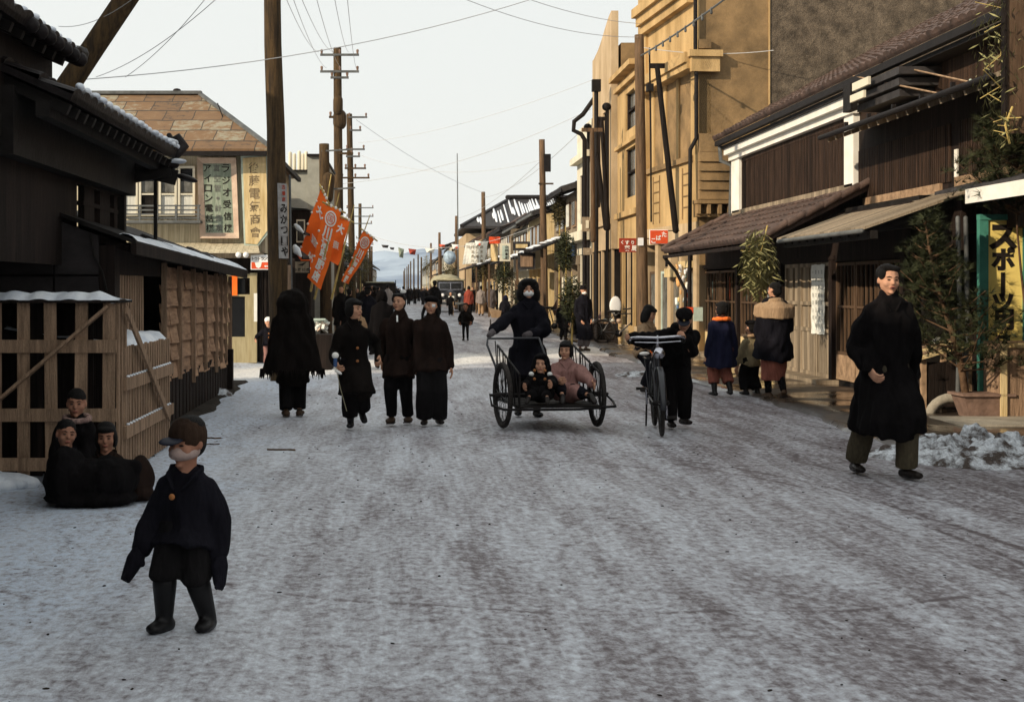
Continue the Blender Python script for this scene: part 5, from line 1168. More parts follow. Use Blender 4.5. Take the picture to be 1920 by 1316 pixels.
# right poles
def ex_r(t, x, Y, zt, l):
    mb = MB(); mb.box(x - .05, x + .2, Y - .15, Y, zt - 1.2, zt - .55); mb.build('junction_box', 'dark_metal', t); mb = MB(); mb.bar((x - .25, Y - .1, zt - 1.65), (x + .3, Y - .1, zt - 1.65), .06, .06); mb.build('crossarm', 'pole_wood', t)
pole('brown wooden pole with a dark box near its top, behind the masked woman', 1022, 53, 262, .14, .11, lean=-.12, extra=ex_r)
pole('brown pole in front of the snow streaked roof', 909, 88, 360, .15, .12, lean=-.1)
pole('brown pole beside the far lorry', 856, 100, 405, .14, .11)
pole('very thin tall white mast above the far lorry', 860, 96, 288, .05, .03, 'zinc', lean=-.1, name='mast')
for px, Y, top in ((824, 130, 436), (826, 132, 470), (808, 160, 456)): pole('thin brown pole in the far right cluster', px, Y, top, .14, .11, group='far right poles')
for px, Y, top in ((784, 200, 477), (776, 210, 485), (770, 230, 490), (766, 260, 496), (763, 280, 500), (759, 300, 503), (757, 330, 508), (790, 180, 482)): pole('tiny distant pole near the end of the street', px, Y, top, .13, .1, 'pole_wood', group='distant poles')

# wires across the sky
def sw(label, a, b, sag=.3, r=.011):
    wire(label, [(fx(a[0], a[2]), a[2], fz(a[1], a[2])), (fx(b[0], b[2]), b[2], fz(b[1], b[2]))], r, 'sky_wire', sag)
mt['sky_wire'] = M('sky_wire', (.5, .5, .5), .6, .1, 5, bump=0)
sw('long wire sagging from the left roofs across the big pole to the upper right', (150, 150, 20), (1040, -15, 26), .25, .007)
for i, (x0, x1, y1) in enumerate(((180, 415, -10), (235, 430, -60), (110, 260, -10))): sw('thin wire rising from the left roofs, %s of three' % ('leftmost', 'middle', 'rightmost')[(1, 2, 0)[i]], (x0, 145 if i < 2 else 50, 18), (x1, y1, 14), .1, .004)
for i, x in enumerate((531, 545, 560, 590, 625, 650)):
    sw('steep wire rising from the tallest pole out of the picture, ' + ('far left', 'left', 'left middle', 'middle', 'right middle', 'right')[i] + ' insulator', (x, -15, 20), (598 + 14 * i, 128 if i % 2 else 98, 46.9), .2, .005)
sw('wire from the crossarm pole down to the brown pole by the lorry', (668, 225, 60), (907, 362, 88), .3, .009)
sw('wire from the crossarm pole to the pole behind the masked woman', (672, 290, 60), (1016, 300, 53), .6, .007)
sw('long wire climbing from the left poles to the tan gable', (672, 268, 60), (1112, 150, 40), .3, .007)
sw('second long wire climbing from the left poles to the cream facade', (640, 345, 47), (1108, 205, 44), .4, .007)
sw('wire dropping from the cream facade to the brown poles', (1105, 230, 44), (907, 370, 88), .5, .01)
sw('wire running from the masked woman pole to the far brown pole', (1016, 300, 53), (856, 410, 100), .4, .01)
sw('wire entering at the top edge toward the yellow building', (845, -12, 24), (1200, 70, 32), .2, .006)
sw('second wire entering at the top edge toward the yellow building', (960, -12, 24), (1203, 45, 33), .1, .006)
sw('wire crossing the yellow side wall to the stucco wall', (1208, 90, 31.5), (1450, 95, 30.6), .1, .008)

# bunting across the street
t = thing('bunting', 'string of small coloured flags across the street in front of the mountains', 'bunting', (fx(720, 60), 60, fz(455, 60)))
A = Vector((fx(690, 60), 60, fz(440, 60))); B = Vector((fx(1000, 55), 55, fz(425, 55))); P = [A.lerp(B, i / 20) - Vector((0, 0, 1.5 * 4 * (i / 20) * (1 - i / 20) * .45)) for i in range(21)]
mb = MB(); mb.tube(P, .008, 5); mb.build('line', 'sky_wire', t)
fl = [(722, 462, 14, 6, 'tile_grey'), (752, 474, 11, 20, 'green_board'), (773, 472, 15, 12, 'dull_red'), (806, 470, 19, 10, 'paper'), (829, 461, 12, 6, 'red_sign'), (854, 463, 15, 11, 'white_ink'), (897, 457, 14, 12, 'paper'), (735, 466, 9, 5, 'tile_grey')]
for px, py, w, h, m in fl:
    Y = 59; x = fx(px, Y); z = fz(py, Y); a = w * Y / F / 2; b = h * Y / F / 2; mb = MB()
    mb.add([(x - a, Y, z + b), (x + a, Y + .1, z + b * .7), (x + a * .7, Y + .05, z - b), (x - a * .6, Y - .05, z - b * .8), (x, Y - .08, z)], [(0, 1, 4), (1, 2, 4), (2, 3, 4), (3, 0, 4)]); mb.build('flag', m, t)
    if m in ('paper', 'white_ink') and h > 10: mb = MB(); mb.ell((x + a * .3, Y - .12, z - b * .2), (a * .3, .01, b * .4), n=8); mb.build('flag_mark', 'red_sign', t)
mb = MB(); mb.ell((0, 0, 0), (.26, .2, .28)); t = thing('round_lantern', 'pale blue round ornament hanging over the far lorry', 'lantern', (fx(843, 58), 58, fz(483, 58))); mb.build('shade', M('pale_blue', (.35, .45, .55), .8, .4, 6), t, True, world=False)

# ------------------------------------------------------------------ greenery
def leaf_cloud(n, cx, cy, cz, rx, ry, rz, size, seed, shape=2.6, droop=0.):
    mb = MB(); rd = random.Random(seed)
    for _ in range(n):
        while True:
            p = Vector((rd.uniform(-1, 1), rd.uniform(-1, 1), rd.uniform(-1, 1)))
            if p.length < 1: break
        c = Vector((cx + p.x * rx, cy + p.y * ry, cz + p.z * rz)); d = Vector((rd.uniform(-1, 1), rd.uniform(-1, 1), rd.uniform(-1, .6) - droop)).normalized(); s = d.orthogonal().normalized() * size * .09; L = size * rd.uniform(.6, 1.3)
        mb.add([c, c + d * L * .5 + s, c + d * L, c + d * L * .5 - s], [(0, 1, 2, 3)])
    return mb
def pine(name, label, x, y, z0, h, spread, n, seed, nl=.10, loc_grp=None, lean=(0, 0), bare=.0, parent=None, trunk_r=.03):
    t = thing(name, label, 'pine', (x, y, z0), group=loc_grp); rd = random.Random(seed)
    mb = MB(); tr = [(lean[0] * u * h + .03 * math.sin(u * 7), lean[1] * u * h, u * h) for u in [i / 8 for i in range(9)]]; mb.tube(tr, [trunk_r * (1 - .8 * i / 8) for i in range(9)], 7)
    mb.build('trunk', 'bark', t, True, world=False)
    br = MB(); nd = MB()
    for i in range(n):
        u = bare + (1 - bare) * (i + rd.random()) / n; a = rd.uniform(0, 6.28); L = spread * (1.15 - u) * rd.uniform(.6, 1.15)
        p0 = Vector((lean[0] * u * h, lean[1] * u * h, u * h)); d = Vector((math.cos(a), math.sin(a), rd.uniform(.05, .6))).normalized(); p1 = p0 + d * L * .55; p2 = p1 + Vector((d.x, d.y, d.z + .5)).normalized() * L * .5
        br.tube([p0, p1, p2], [.012, .008, .004], 5)
        for q in range(int(8 + L * 18)):
            f = rd.uniform(.35, 1.0); c = p0.lerp(p1, f * 2) if f < .5 else p1.lerp(p2, f * 2 - 1); c = c + Vector((rd.gauss(0, .05), rd.gauss(0, .05), rd.gauss(0, .04))) * (1 + L)
            dd = Vector((rd.gauss(0, .6), rd.gauss(0, .6), rd.uniform(.2, 1))).normalized()
            for k in range(24):
                e = (dd + Vector((rd.uniform(-1, 1), rd.uniform(-1, 1), rd.uniform(-1, 1))) * .85).normalized() * nl * rd.uniform(.6, 1.2); s = e.orthogonal().normalized() * .0032
                nd.add([c - s, c + s, c + e], [(0, 1, 2)])
    br.build('branches', 'bark', t, True, world=False); nd.build('needles', 'needles', t, world=False); return t
# near kadomatsu pine in its planter (needles hide half of the yellow sign)
PX, PY = fx(1840, 16.2), 16.2
t = thing('planter', 'reddish tapered concrete planter holding the pine', 'planter', (PX, PY, 0))
mb = MB(); a, b, h = .19, .27, .28
mb.hexa([(-a, -.15, .02), (a, -.15, .02), (a, .15, .02), (-a, .15, .02), (-b, -.2, h), (b, -.2, h), (b, .2, h), (-b, .2, h)]); mb.build('tub', 'terracotta', t, world=False)
mb = MB(); mb.box(-b - .03, b + .03, -.23, .23, h + .001, h + .03); mb.build('rim', 'terracotta', t, world=False)
pine('potted_pine', 'shaggy dark pine growing from the concrete planter at right', PX - .18, PY, .28, 2.0, .86, 52, 5, .12, lean=(-.24, 0), bare=.12, trunk_r=.045)
pine('tall_pine', 'tall thin pine whose dark crown stands before the wooden shop wall', fx(1930, 15.6), 15.6, .05, 3.3, 1.7, 60, 9, .13, lean=(-.05, 0), bare=.68, trunk_r=.022)
t = thing('bamboo_bundle', 'pale upright bamboo stems tied beside the potted pine', 'bamboo', (PX - .22, PY + .12, .3))
for dx in (0, .09): mb = MB(); mb.tube([(dx, 0, 0), (dx + .02, 0, 1.0), (dx, 0, 2.0)], .028, 8); mb.build('stem', 'zinc', t, True, world=False)
# bamboo sprays
def bamboo(label, x, y, z, rx, ry, rz, n, size, seed, stem=None):
    t = thing('bamboo_spray', label, 'bamboo leaves', (x, y, z)); leaf_cloud(n, 0, 0, 0, rx, ry, rz, size, seed, droop=.9).build('leaves', 'bamboo_leaf', t, world=False)
    mb = MB(); rd = random.Random(seed)
    mb.tube([(rx * .3, 0, -rz), (0, 0, 0), (rx * .5, 0, rz)], .012, 6)
    for i in range(10): a = rd.uniform(-.8, .8) * rz; mb.tube([(rx * .1, 0, a), (rd.uniform(-1, 1) * rx, rd.uniform(-1, 1) * ry, a + rd.uniform(-.3, .3) * rz)], .005, 5)
    mb.build('stem', 'bamboo', t, world=False); return t
bamboo('hanging bamboo spray in front of the tiled shop windows', fx(1422, 21.5), 21.5, fz(492, 21.5), .27, .25, .55, 900, .15, 3)
bamboo('tall bamboo spray with pale leaves at the upper right edge', fx(1878, 14.6), 14.6, fz(100, 14.6), .30, .25, .75, 330, .12, 4)
bamboo('small drooping bamboo twig under the tall spray', fx(1885, 14.4), 14.4, fz(235, 14.4), .14, .1, .18, 40, .12, 5)
# street decorations: pine and bamboo on the far poles/houses
deco = [(1060, 46, 470, .45, .9, 'bamboo and pine decoration on the far shop right of the brown pole'), (1072, 38, 560, .5, .8, 'pine decoration beside the man in the white mask'), (1048, 52, 395, .35, .8, 'bamboo top rising over the far shop roofs'),
        (985, 48, 560, .8, .7, 'pine boughs behind the masked woman'), (945, 60, 520, .7, .9, 'bushy bamboo left of the masked woman'), (905, 85, 500, .9, 1.2, 'bamboo beside the white paper banner'), (845, 100, 505, 1.0, 1.0, 'pale bamboo above the lorry cab'),
        (800, 150, 500, .9, 1.6, 'pale bamboo in the far right row'), (645, 58, 500, 1.0, 1.4, 'dark pine mass behind the orange banners'), (615, 45, 545, .6, .9, 'dark pine beside the street stall'), (675, 75, 495, .9, 1.3, 'greenish bamboo right of the far banner'), (588, 40, 560, .5, .9, 'dark pine under the orange banners')]
for i, (px, Y, py, r, h, lab) in enumerate(deco):
    t = thing('street_decoration', lab, 'greenery', (fx(px, Y), Y, fz(py, Y)), group='new year greenery along the street')
    leaf_cloud(800, 0, 0, 0, r * .6, r * .6, h * .75, .2, 30 + i).build('leaves', 'needles' if i not in (2, 5, 6, 7, 10) else 'needles_dry', t, world=False)
    mb = MB(); mb.tube([(0, 0, -fz(py, Y)), (.03, 0, 0), (0, 0, h * .9)], [.03, .02, .01], 6); mb.build('stem', 'bamboo', t, world=False)

# ------------------------------------------------------------------ display case, crate, snow piles, odd things
t = thing('display_case', 'wooden desk-like display case with a sloping slatted lid beside the potted pine', 'display case', (6.2, 17.2, 0))
Y0 = 17.0; X0, X1 = fx(1728, Y0), fx(1752, Y0) + .45; h0, h1 = fz(676, Y0), fz(648, Y0 + .3)
for x, y, h in ((X0, Y0, h0), (X1 - .06, Y0, h0 + .16), (X0, Y0 + .8, h0), (X1 - .06, Y0 + .8, h0 + .16)): MB().box(x, x + .06, y, y + .06, 0, h).build('leg', 'pale_wood', t)
mb = MB(); mb.box(X0 + .06, X1 - .06, Y0 + .02, Y0 + .04, .08, h0 - .02); mb.box(X0 + .02, X0 + .04, Y0 + .06, Y0 + .8, .08, h0 - .02); mb.build('panel', 'dark_wood_x', t)
for k in range(4):
    y = Y0 - .06 + k * .25; mb = MB(); mb.hexa([(X0 - .06, y, h0), (X1 + .02, y, h0 + .2), (X1 + .02, y + .15, h0 + .2), (X0 - .06, y + .15, h0), (X0 - .06, y, h0 + .03), (X1 + .02, y, h0 + .23), (X1 + .02, y + .15, h0 + .23), (X0 - .06, y + .15, h0 + .03)]); mb.build('lid_slat', 'crate_wood' if k % 2 else 'ochre_board', t)
t = thing('cup', 'small white enamel cup standing on the display case lid', 'cup', (fx(1755, 17.1), 17.1, h0 + .19))
mb = MB(); mb.tube([(0, 0, 0), (0, 0, .085)], [.036, .055], 12, caps=False); mb.build('bowl', 'white_enamel', t, True, world=False)
mb = MB(); mb.tube([(0, 0, .0855), (0, 0, .088)], [.045, .045], 12, caps=False); mb.build('filling', 'black_tar', t, world=False)
t = thing('wooden_box', 'tall tan packing box at the right border under the yellow sign', 'box', (7.1, 16.0, 0))
mb = MB(); mb.box(fx(1878, 16), fx(1960, 16), 16.0, 16.5, .02, fz(642, 16)); mb.build('body', 'crate_wood', t); mb = MB(); mb.box(fx(1876, 15.98), fx(1888, 15.98), 15.97, 15.997, .02, fz(642, 16)); mb.box(fx(1888.5, 15.98), fx(1960, 16), 15.975, 15.997, fz(652, 16), fz(643, 16)); mb.build('edge_strip', 'ochre_board', t)
t = thing('green_cabinet', 'low teal green cabinet half hidden behind the planter', 'cabinet', (6.9, 16.7, 0)); mb = MB(); mb.box(fx(1835, 16.55), fx(1872, 16.55), 16.52, 16.58, .1, fz(690, 16.55)); mb.build('front', 'teal', t); mb = MB(); mb.box(fx(1834, 16.55), fx(1873, 16.55), 16.51, 16.6, .02, .095); mb.build('plinth', 'dark_wood_x', t)
t = thing('stone_ring', 'half buried pale stone ring leaning by the planter', 'stone', (6.3, 16.7, 0)); mb = MB(); mb.tube([(fx(1785, 16.7) + .27 * math.cos(R(a)), 16.7, .24 * math.sin(R(a)) - .03) for a in range(0, 181, 15)], .06, 8); mb.build('ring', 'concrete', t, True)
mb = MB(); mb.box(5.9, 7.6, 15.0, 16.0, 0, .06); mb.build('slab', 'concrete', t)
# snow banks
def snow_heap(label, cx, cy, rx, ry, h, seed, n=70, m='dirty_snow'):
    me_v = []; fs = []; 
    for j in range(n + 1):
        for i in range(n + 1):
            u, v = i / n * 2 - 1, j / n * 2 - 1; r = math.hypot(u, v); p = Vector((cx + u * rx, cy + v * ry, 0))
            b = max(0, 1 - r ** 2) ** .7; nz_ = .25 + .7 * abs(mnoise.noise(p * 2.0 + Vector((seed, 0, 0)))) + .8 * abs(mnoise.noise(p * 4.5 + Vector((0, seed, 0)))) + .28 * mnoise.noise(p * 13)
            me_v.append((p.x + .03 * mnoise.noise(p * 9), p.y, h * b * (.1 + 1.25 * nz_) - .03 * (1 - b)))
    for j in range(n):
        for i in range(n): a = j * (n + 1) + i; fs.append((a, a + 1, a + n + 2, a + n + 1))
    mb = MB(); mb.add(me_v, fs); o = mb.build('snow_heap', m, smooth=False); tag(o, label, 'snow heap'); return o
snow_heap('large crumbly heap of dirty snow at the right border', 5.3, 12.7, 1.2, .75, .20, 1, 130)
snow_heap('small dirty snow patch behind the bicycle', fx(1190, 25), 24.6, .4, .4, .07, 5, 40)
snow_heap('small snow lump in the gutter below the shed corner', fx(422, 20.5), 20.0, .18, .35, .10, 7, 24)
rd = random.Random(31)
def twig(label, px, py, pts, r, grp=None):
    Y = gY(py); t = thing('twig', label, 'litter', (fx(px, Y), Y, .01), group=grp); mb = MB(); mb.tube([(a * .01, b * .01, .015) for a, b in pts], r, 5); mb.build('stick', 'bark', t, world=False)
twig('short dark stick lying alone on the left of the road', 520, 848, [(-9, 2), (0, 0), (10, 1), (16, -2)], .009)
twig('dark forked twig on the snow by the crates', 392, 826, [(-10, 6), (-4, -1), (2, 3), (6, -2), (11, 2)], .008)
twig('thin dark twig just below the forked one', 400, 838, [(-8, -2), (-4, 4), (1, 0), (5, 4)], .006)
mb = MB()
for i in range(520):
    y = rd.uniform(4.2, 30); x = rd.uniform(-2.2, 4.6); s = rd.uniform(.003, .008); a = rd.uniform(0, 3.14)
    mb.ell((x, y, road_z(x, y) - .010), (s * rd.uniform(1, 2.5), s, s * .6), Matrix.Rotation(a, 3, 'Z'), n=6)
o = mb.build('road_grit', 'earth'); o['kind'] = 'stuff'; o['label'] = 'dark grit scattered over the packed snow'

# street stall beyond the shawl woman
t = thing('street_stall', 'low street stall heaped with pale goods beside the shawled woman', 'stall', (fx(598, 26), 26, 0))
mb = MB(); mb.box(fx(590, 26), fx(622, 26), 26, 26.8, 0, fz(628, 26)); mb.build('counter', 'dark_wood_x', t)
rd = random.Random(3)
for i in range(14): mb = MB(); mb.bar((fx(rd.uniform(590, 612), 26), 26 + rd.uniform(0, .5), fz(626, 26) + rd.uniform(0, .12)), (fx(rd.uniform(592, 616), 26), 26.1, fz(612, 26) + rd.uniform(0, .1)), .05, .025); mb.build('packet', 'paper' if i % 3 else 'pink_wood', t)
mb = MB(); mb.hexa([(fx(588, 26), 26, fz(600, 26)), (fx(610, 26), 26, fz(600, 26)), (fx(614, 26), 26.3, fz(606, 26)), (fx(588, 26), 26.3, fz(606, 26))] + [(fx(588, 26), 26, fz(597, 26)), (fx(610, 26), 26, fz(597, 26)), (fx(614, 26), 26.3, fz(603, 26)), (fx(588, 26), 26.3, fz(603, 26))]); mb.build('cloth', 'pale_green', t)

# ------------------------------------------------------------------ lorries
def lorry(label, x, y, front=True, load='canvas'):
    t = thing('lorry', label, 'lorry', (x, y, 0)); B = lambda *a: MB().box(*a)
    def add(mb, n, m, p=None, **k): return mb.build(n, m, p or t, world=False, **k)
    add(B(-.85, .85, 1.3, 2.6, .75, 1.95), 'cab', 'black_paint', bevel=.06)
    add(B(-.9, .9, 1.22, 2.65, 1.952, 2.06), 'cab_roof', 'canvas', bevel=.04)
    w = add(B(-.74, .74, 1.24, 1.29, 1.38, 1.86), 'windscreen_frame', 'chrome')
    for a, b in ((-.69, -.03), (.03, .69)): add(B(a, b, 1.225, 1.235, 1.43, 1.81), 'pane', 'dark_glass', w)
    mb = MB(); mb.tube([(0, .25, .98), (0, .8, 1.0), (0, 1.3, 1.05)], [(.40, .26), (.46, .3), (.55, .34)], 16, side=(1, 0, 0), caps=False); add(mb, 'bonnet', 'black_paint', smooth=True)
    g = add(B(-.36, .36, .2, .245, .66, 1.22), 'grille', 'dark_metal')
    for i in range(9): add(B(-.33 + i * .075, -.30 + i * .075, .185, .198, .68, 1.2), 'grille_bar', 'zinc', g)
    for s in (-1, 1):
        mb = MB(); mb.tube([(s * .72, -.05, .52), (s * .72, .15, .88), (s * .72, .5, .98), (s * .72, .9, .9), (s * .74, 1.3, .55)], [(.16, .04)] * 5, 8, side=(1, 0, 0)); add(mb, 'mudguard', 'black_paint', smooth=True)
        mb = MB(); mb.ell((s * .52, .12, 1.06), (.13, .1, .13)); h = add(mb, 'headlight', 'black_paint', smooth=True); mb = MB(); mb.ell((s * .52, .03, 1.06), (.105, .03, .105)); add(mb, 'lens', 'white_enamel', h, smooth=True)
        for yy in (.45, 3.6):
            mb = MB(); mb.tube([(s * .62, yy, .42), (s * .84, yy, .42)], .42, 20, caps=False); wl = add(mb, 'wheel', 'rubber'); mb = MB(); mb.tube([(s * .842, yy, .42), (s * .86, yy, .42)], .2, 14, caps=False); add(mb, 'hub', 'dark_metal', wl)
        add(B(s * .82 - .1, s * .82 + .1, 1.32, 1.36, 1.2, 1.3), 'mirror', 'chrome')
    add(B(-.8, .8, -.08, -.02, .48, .62), 'bumper', 'zinc'); add(B(-.18, .18, -.1, -.085, .86, 1.0), 'number_plate', 'paper')
    add(B(-1.0, 1.0, 2.7, 5.6, .8, .95), 'bed', 'dark_wood'); add(B(-1.0, -.95, 2.7, 5.6, .952, 1.5), 'side_board', 'dark_wood'); add(B(.95, 1.0, 2.7, 5.6, .952, 1.5), 'side_board', 'dark_wood')
    if load is None:
        add(B(-1.0, 1.0, 2.7, 5.6, 1.9, 1.97), 'canopy', 'black_tar'); add(B(-.98, .98, 2.75, 5.55, .952, 1.89), 'load', 'dark_wood_x'); add(B(-1.02, -.97, 5.5, 5.6, .95, 2.15), 'stake', 'black_tar'); return t
    mb = MB(); mb.tube([(-.15, 2.7, 1.7), (-.2, 4, 1.85), (-.1, 5.5, 1.7)], [(1.0, .5), (1.05, .55), (.9, .5)], 14, side=(1, 0, 0)); add(mb, 'load', load, smooth=True); return t
lorry('black lorry with a split windscreen driving toward us on the far right of the road', fx(846, 88), 88)
t = lorry('dark lorry parked on the left behind the crowd, its flat top above their heads', fx(712, 88), 92, load=None); t.rotation_euler.z = math.pi; t.scale = (1.0, 1, .92)
# ------------------------------------------------------------------ handcart and bicycles
def wheel_parts(parent, name, c, r, ax, tyre=.022, spokes=16):
    """wheel with tyre, rim, spokes, hub; ax = axle direction"""
    c = Vector(c); ax = Vector(ax).normalized(); u = ax.orthogonal().normalized(); v = ax.cross(u)
    ring = lambda rr, n=36: [c + u * rr * math.cos(2 * math.pi * i / n) + v * rr * math.sin(2 * math.pi * i / n) for i in range(n)]
    def torus(rr, tr, m=8, n=36):
        mb = MB(); P = ring(rr, n); vs = []; fs = []
        for i, p in enumerate(P):
            o = (p - c).normalized()
            for k in range(m): a = 2 * math.pi * k / m; vs.append(p + o * tr * math.cos(a) + ax * tr * math.sin(a))
        for i in range(n):
            for k in range(m): fs.append((i * m + k, i * m + (k + 1) % m, ((i + 1) % n) * m + (k + 1) % m, ((i + 1) % n) * m + k))
        mb.add(vs, fs); return mb
    w = torus(r - tyre, tyre).build(name, 'rubber', parent, True, world=False)
    torus(r - tyre * 2.2, tyre * .55).build('rim', 'dark_metal', w, True, world=False)
    mb = MB(); P = ring(r - tyre * 2.4, spokes)
    for i, p in enumerate(P): mb.tube([c + ax * .03 * (1 if i % 2 else -1), p], .0028, 4, caps=False)
    mb.build('spokes', 'zinc', w, world=False)
    mb = MB(); mb.tube([c - ax * .06, c + ax * .06], .028, 8); mb.build('hub', 'dark_metal', w, True, world=False)
    return w
def bicycle(label, x, y, rz, steer=0., lean=0., crate=False):
    """local: front wheel at -Y"""
    t = thing('bicycle', label, 'bicycle', (x, y, 0), rz); t.rotation_euler = (0, lean, rz)
    r = .335; T = lambda pts, rr, n, m, p=t: MB().tube(pts, rr, 8).build(n, m, p, True, world=False)
    wheel_parts(t, 'rear_wheel', (0, .55, r), r, (1, 0, 0)); wheel_parts(t, 'front_wheel', (0, -.55, r), r, (math.cos(steer), math.sin(steer), 0))
    mb = MB(); BB = (0, .12, .28); ST = (0, .26, .80); HD = (0, -.33, .82); HL = (0, -.36, .70)
    mb.tube([BB, ST], .017, 8); mb.tube([ST, HD], .015, 8); mb.tube([BB, HL], .018, 8); mb.tube([(0, -.31, .88), (0, -.37, .66)], .02, 8)
    for s in (-1, 1): mb.tube([(s * .05, .55, r), (s * .02, .27, .76)], .009, 6); mb.tube([(s * .06, .55, r), (s * .03, .12, .28)], .010, 6)
    mb.build('frame', 'black_paint', t, True, world=False)
    mb = MB(); c = math.cos(steer); s_ = math.sin(steer); RT = lambda p: (p[0] * c - (p[1] + .40) * s_, p[0] * s_ + (p[1] + .40) * c - .40, p[2])
    for s in (-1, 1): mb.tube([RT((s * .055, -.55, r)), RT((s * .05, -.43, .62)), RT((s * .03, -.38, .68))], .011, 6)
    mb.build('fork', 'black_paint', t, True, world=False)
    hb = MB(); hb.tube([RT((-.28, -.08, .94)), RT((-.27, -.30, .99)), RT((-.20, -.38, 1.00)), RT((0, -.36, .99)), RT((.20, -.38, 1.00)), RT((.27, -.30, .99)), RT((.28, -.08, .94))], .013, 8); hb.tube([(0, -.32, .86), RT((0, -.36, 1.0))], .014, 8); h = hb.build('handlebar', 'chrome', t, True, world=False)
    for s in (-1, 1): MB().tube([RT((s * .28, -.16, .958)), RT((s * .28, -.04, .93))], .02, 8).build('grip', 'rubber', h, True, world=False)
    mb = MB(); mb.tube([RT((-.23, -.37, .95)), RT((0, -.39, .94)), RT((.23, -.37, .95))], .006, 6); mb.build('brake_rod', 'chrome', t, True, world=False)
    mb = MB(); mb.ell((0, .30, .87), (.10, .14, .04)); mb.tube([(0, .2, .86), (0, .08, .87)], [.05, .02], 8); mb.tube([(0, .27, .80), (0, .29, .86)], .013, 8); mb.build('saddle', 'black_tar', t, True, world=False)
    for c0, a0, a1 in (((0, .55, r), -20, 150), ((0, -.55, r), 30, 190)):
        mb = MB(); mb.tube([(c0[0], c0[1] + (r + .03) * math.cos(R(a)), c0[2] + (r + .03) * math.sin(R(a))) for a in range(a0, a1, 12)], [(.03, .006)] * len(range(a0, a1, 12)), 8, side=(1, 0, 0)); mb.build('mudguard', 'black_paint', t, True, world=False)
    mb = MB(); mb.tube([(.05, .12, .28), (.09, .12, .28)], .10, 16, caps=False); ck = mb.build('chainring', 'dark_metal', t, world=False)
    for s, dz in ((1, -.16), (-1, .16)): MB().tube([(s * .1, .12, .28), (s * .11, .12 + .04 * s, .28 + dz)], .01, 6).build('crank', 'chrome', ck, world=False); MB().box(s * .16 - .05, s * .16 + .05, .09 + .04 * s, .17 + .04 * s, .27 + dz, .295 + dz).build('pedal', 'rubber', ck, world=False)
    mb = MB()
    for dx in (-.08, 0, .08): mb.bar((dx, .36, .74), (dx, .78, .74), .012, .012)
    mb.bar((-.1, .40, .74), (.1, .40, .74), .012, .012); mb.bar((-.1, .76, .74), (.1, .76, .74), .012, .012); mb.bar((.08, .7, .74), (.05, .56, .36), .01, .01); mb.bar((-.08, .7, .74), (-.05, .56, .36), .01, .01); mb.build('rack', 'black_paint', t, world=False)
    mb = MB(); mb.tube([(0, -.46, .84), (0, -.54, .84)], [.05, .06], 12); mb.build('lamp', 'chrome', t, True, world=False)
    mb = MB(); mb.box(-.012, .012, .30, .46, .10, .13); mb.tube([(-.10, .42, .02), (-.08, .5, .30)], .01, 6); mb.build('stand', 'dark_metal', t, world=False)
    return t
BX, BYY = fx(1234, 14.95), 14.95
bicycle('black bicycle with wide chrome handlebar pushed toward us by the boy in the cap', BX, BYY, math.atan2(.11, -1) + math.pi, steer=-.02, lean=-.03)
bicycle('black bicycle seen from the side, parked at the kerb before the two bending people', fx(1170, 38), 38.1, R(88))

# handcart
cr = R(9)
t = thing('handcart', 'two wheeled metal handcart carrying two small children', 'handcart', (fx(1031, 15.3), 15.3, 0), cr); CART = t
r = .355; hw = .52
wheel_parts(t, 'wheel', (-hw, 0, r), r, (1, .03, .0), .028, 20); wheel_parts(t, 'wheel', (hw, 0, r), r, (1, -.05, 0), .028, 20)
mb = MB(); q = .21; z = .235
mb.tube([(-.66, -.1, z + .02), (-.6, -.42, z), (-.2, -.48, z), (.2, -.48, z), (.6, -.42, z + .02), (.67, -.1, z + .05)], .014, 8)
mb.tube([(-hw + .1, -.46, z), (-hw + .1, .65, z + .05)], .014, 8); mb.tube([(hw - .1, -.46, z), (hw - .1, .65, z + .05)], .014, 8); mb.tube([(-hw - .12, 0, r), (hw + .12, 0, r)], .016, 8); mb.tube([(-.66, -.1, z + .02), (-.64, .1, r), (-hw, 0.02, r)], .012, 6); mb.tube([(.67, -.1, z + .05), (.64, .1, r), (hw, .02, r)], .012, 6)
mb.build('frame', 'dark_metal', t, True, world=False)
for i in range(7): y = -.46 + i * .17; MB().box(-hw + .08, hw - .08, y, y + .15, z + .015 + .002 * (i % 2), z + .035 + .002 * (i % 2)).build('deck_board', 'black_tar', t, world=False)
for s in (-1, 1):
    mb = MB(); x = s * (hw - .085); mb.tube([(x, -.42, .60), (x, .62, .86)], .012, 8)
    mb.tube([(x, -.42, .60), (x, -.42, .24)], .009, 6)
    for i in range(6): y = -.40 + i * .19; mb.tube([(x, y, .26), (x, y + .09 * (1 if i % 2 else 0), .62 + (y + .42) * .25)], .006, 6); mb.tube([(x, y, .26), (x, y + .19, .66 + (y + .42) * .25)], .006, 6)
    mb.build('side_rail', 'dark_metal', t, True, world=False)
mb = MB(); mb.tube([(-hw + .06, .60, .62), (-hw + .0, .78, .86), (-hw + .02, .84, .93), (-.12, .86, .93), (.1, .86, .93)], .013, 8); mb.tube([(-hw + .085, .6, .25), (-hw + .06, .60, .62)], .013, 8); mb.tube([(.1, .86, .93), (.12, .62, .72)], .012, 8)
mb.build('handle', 'black_paint', t, True, world=False)
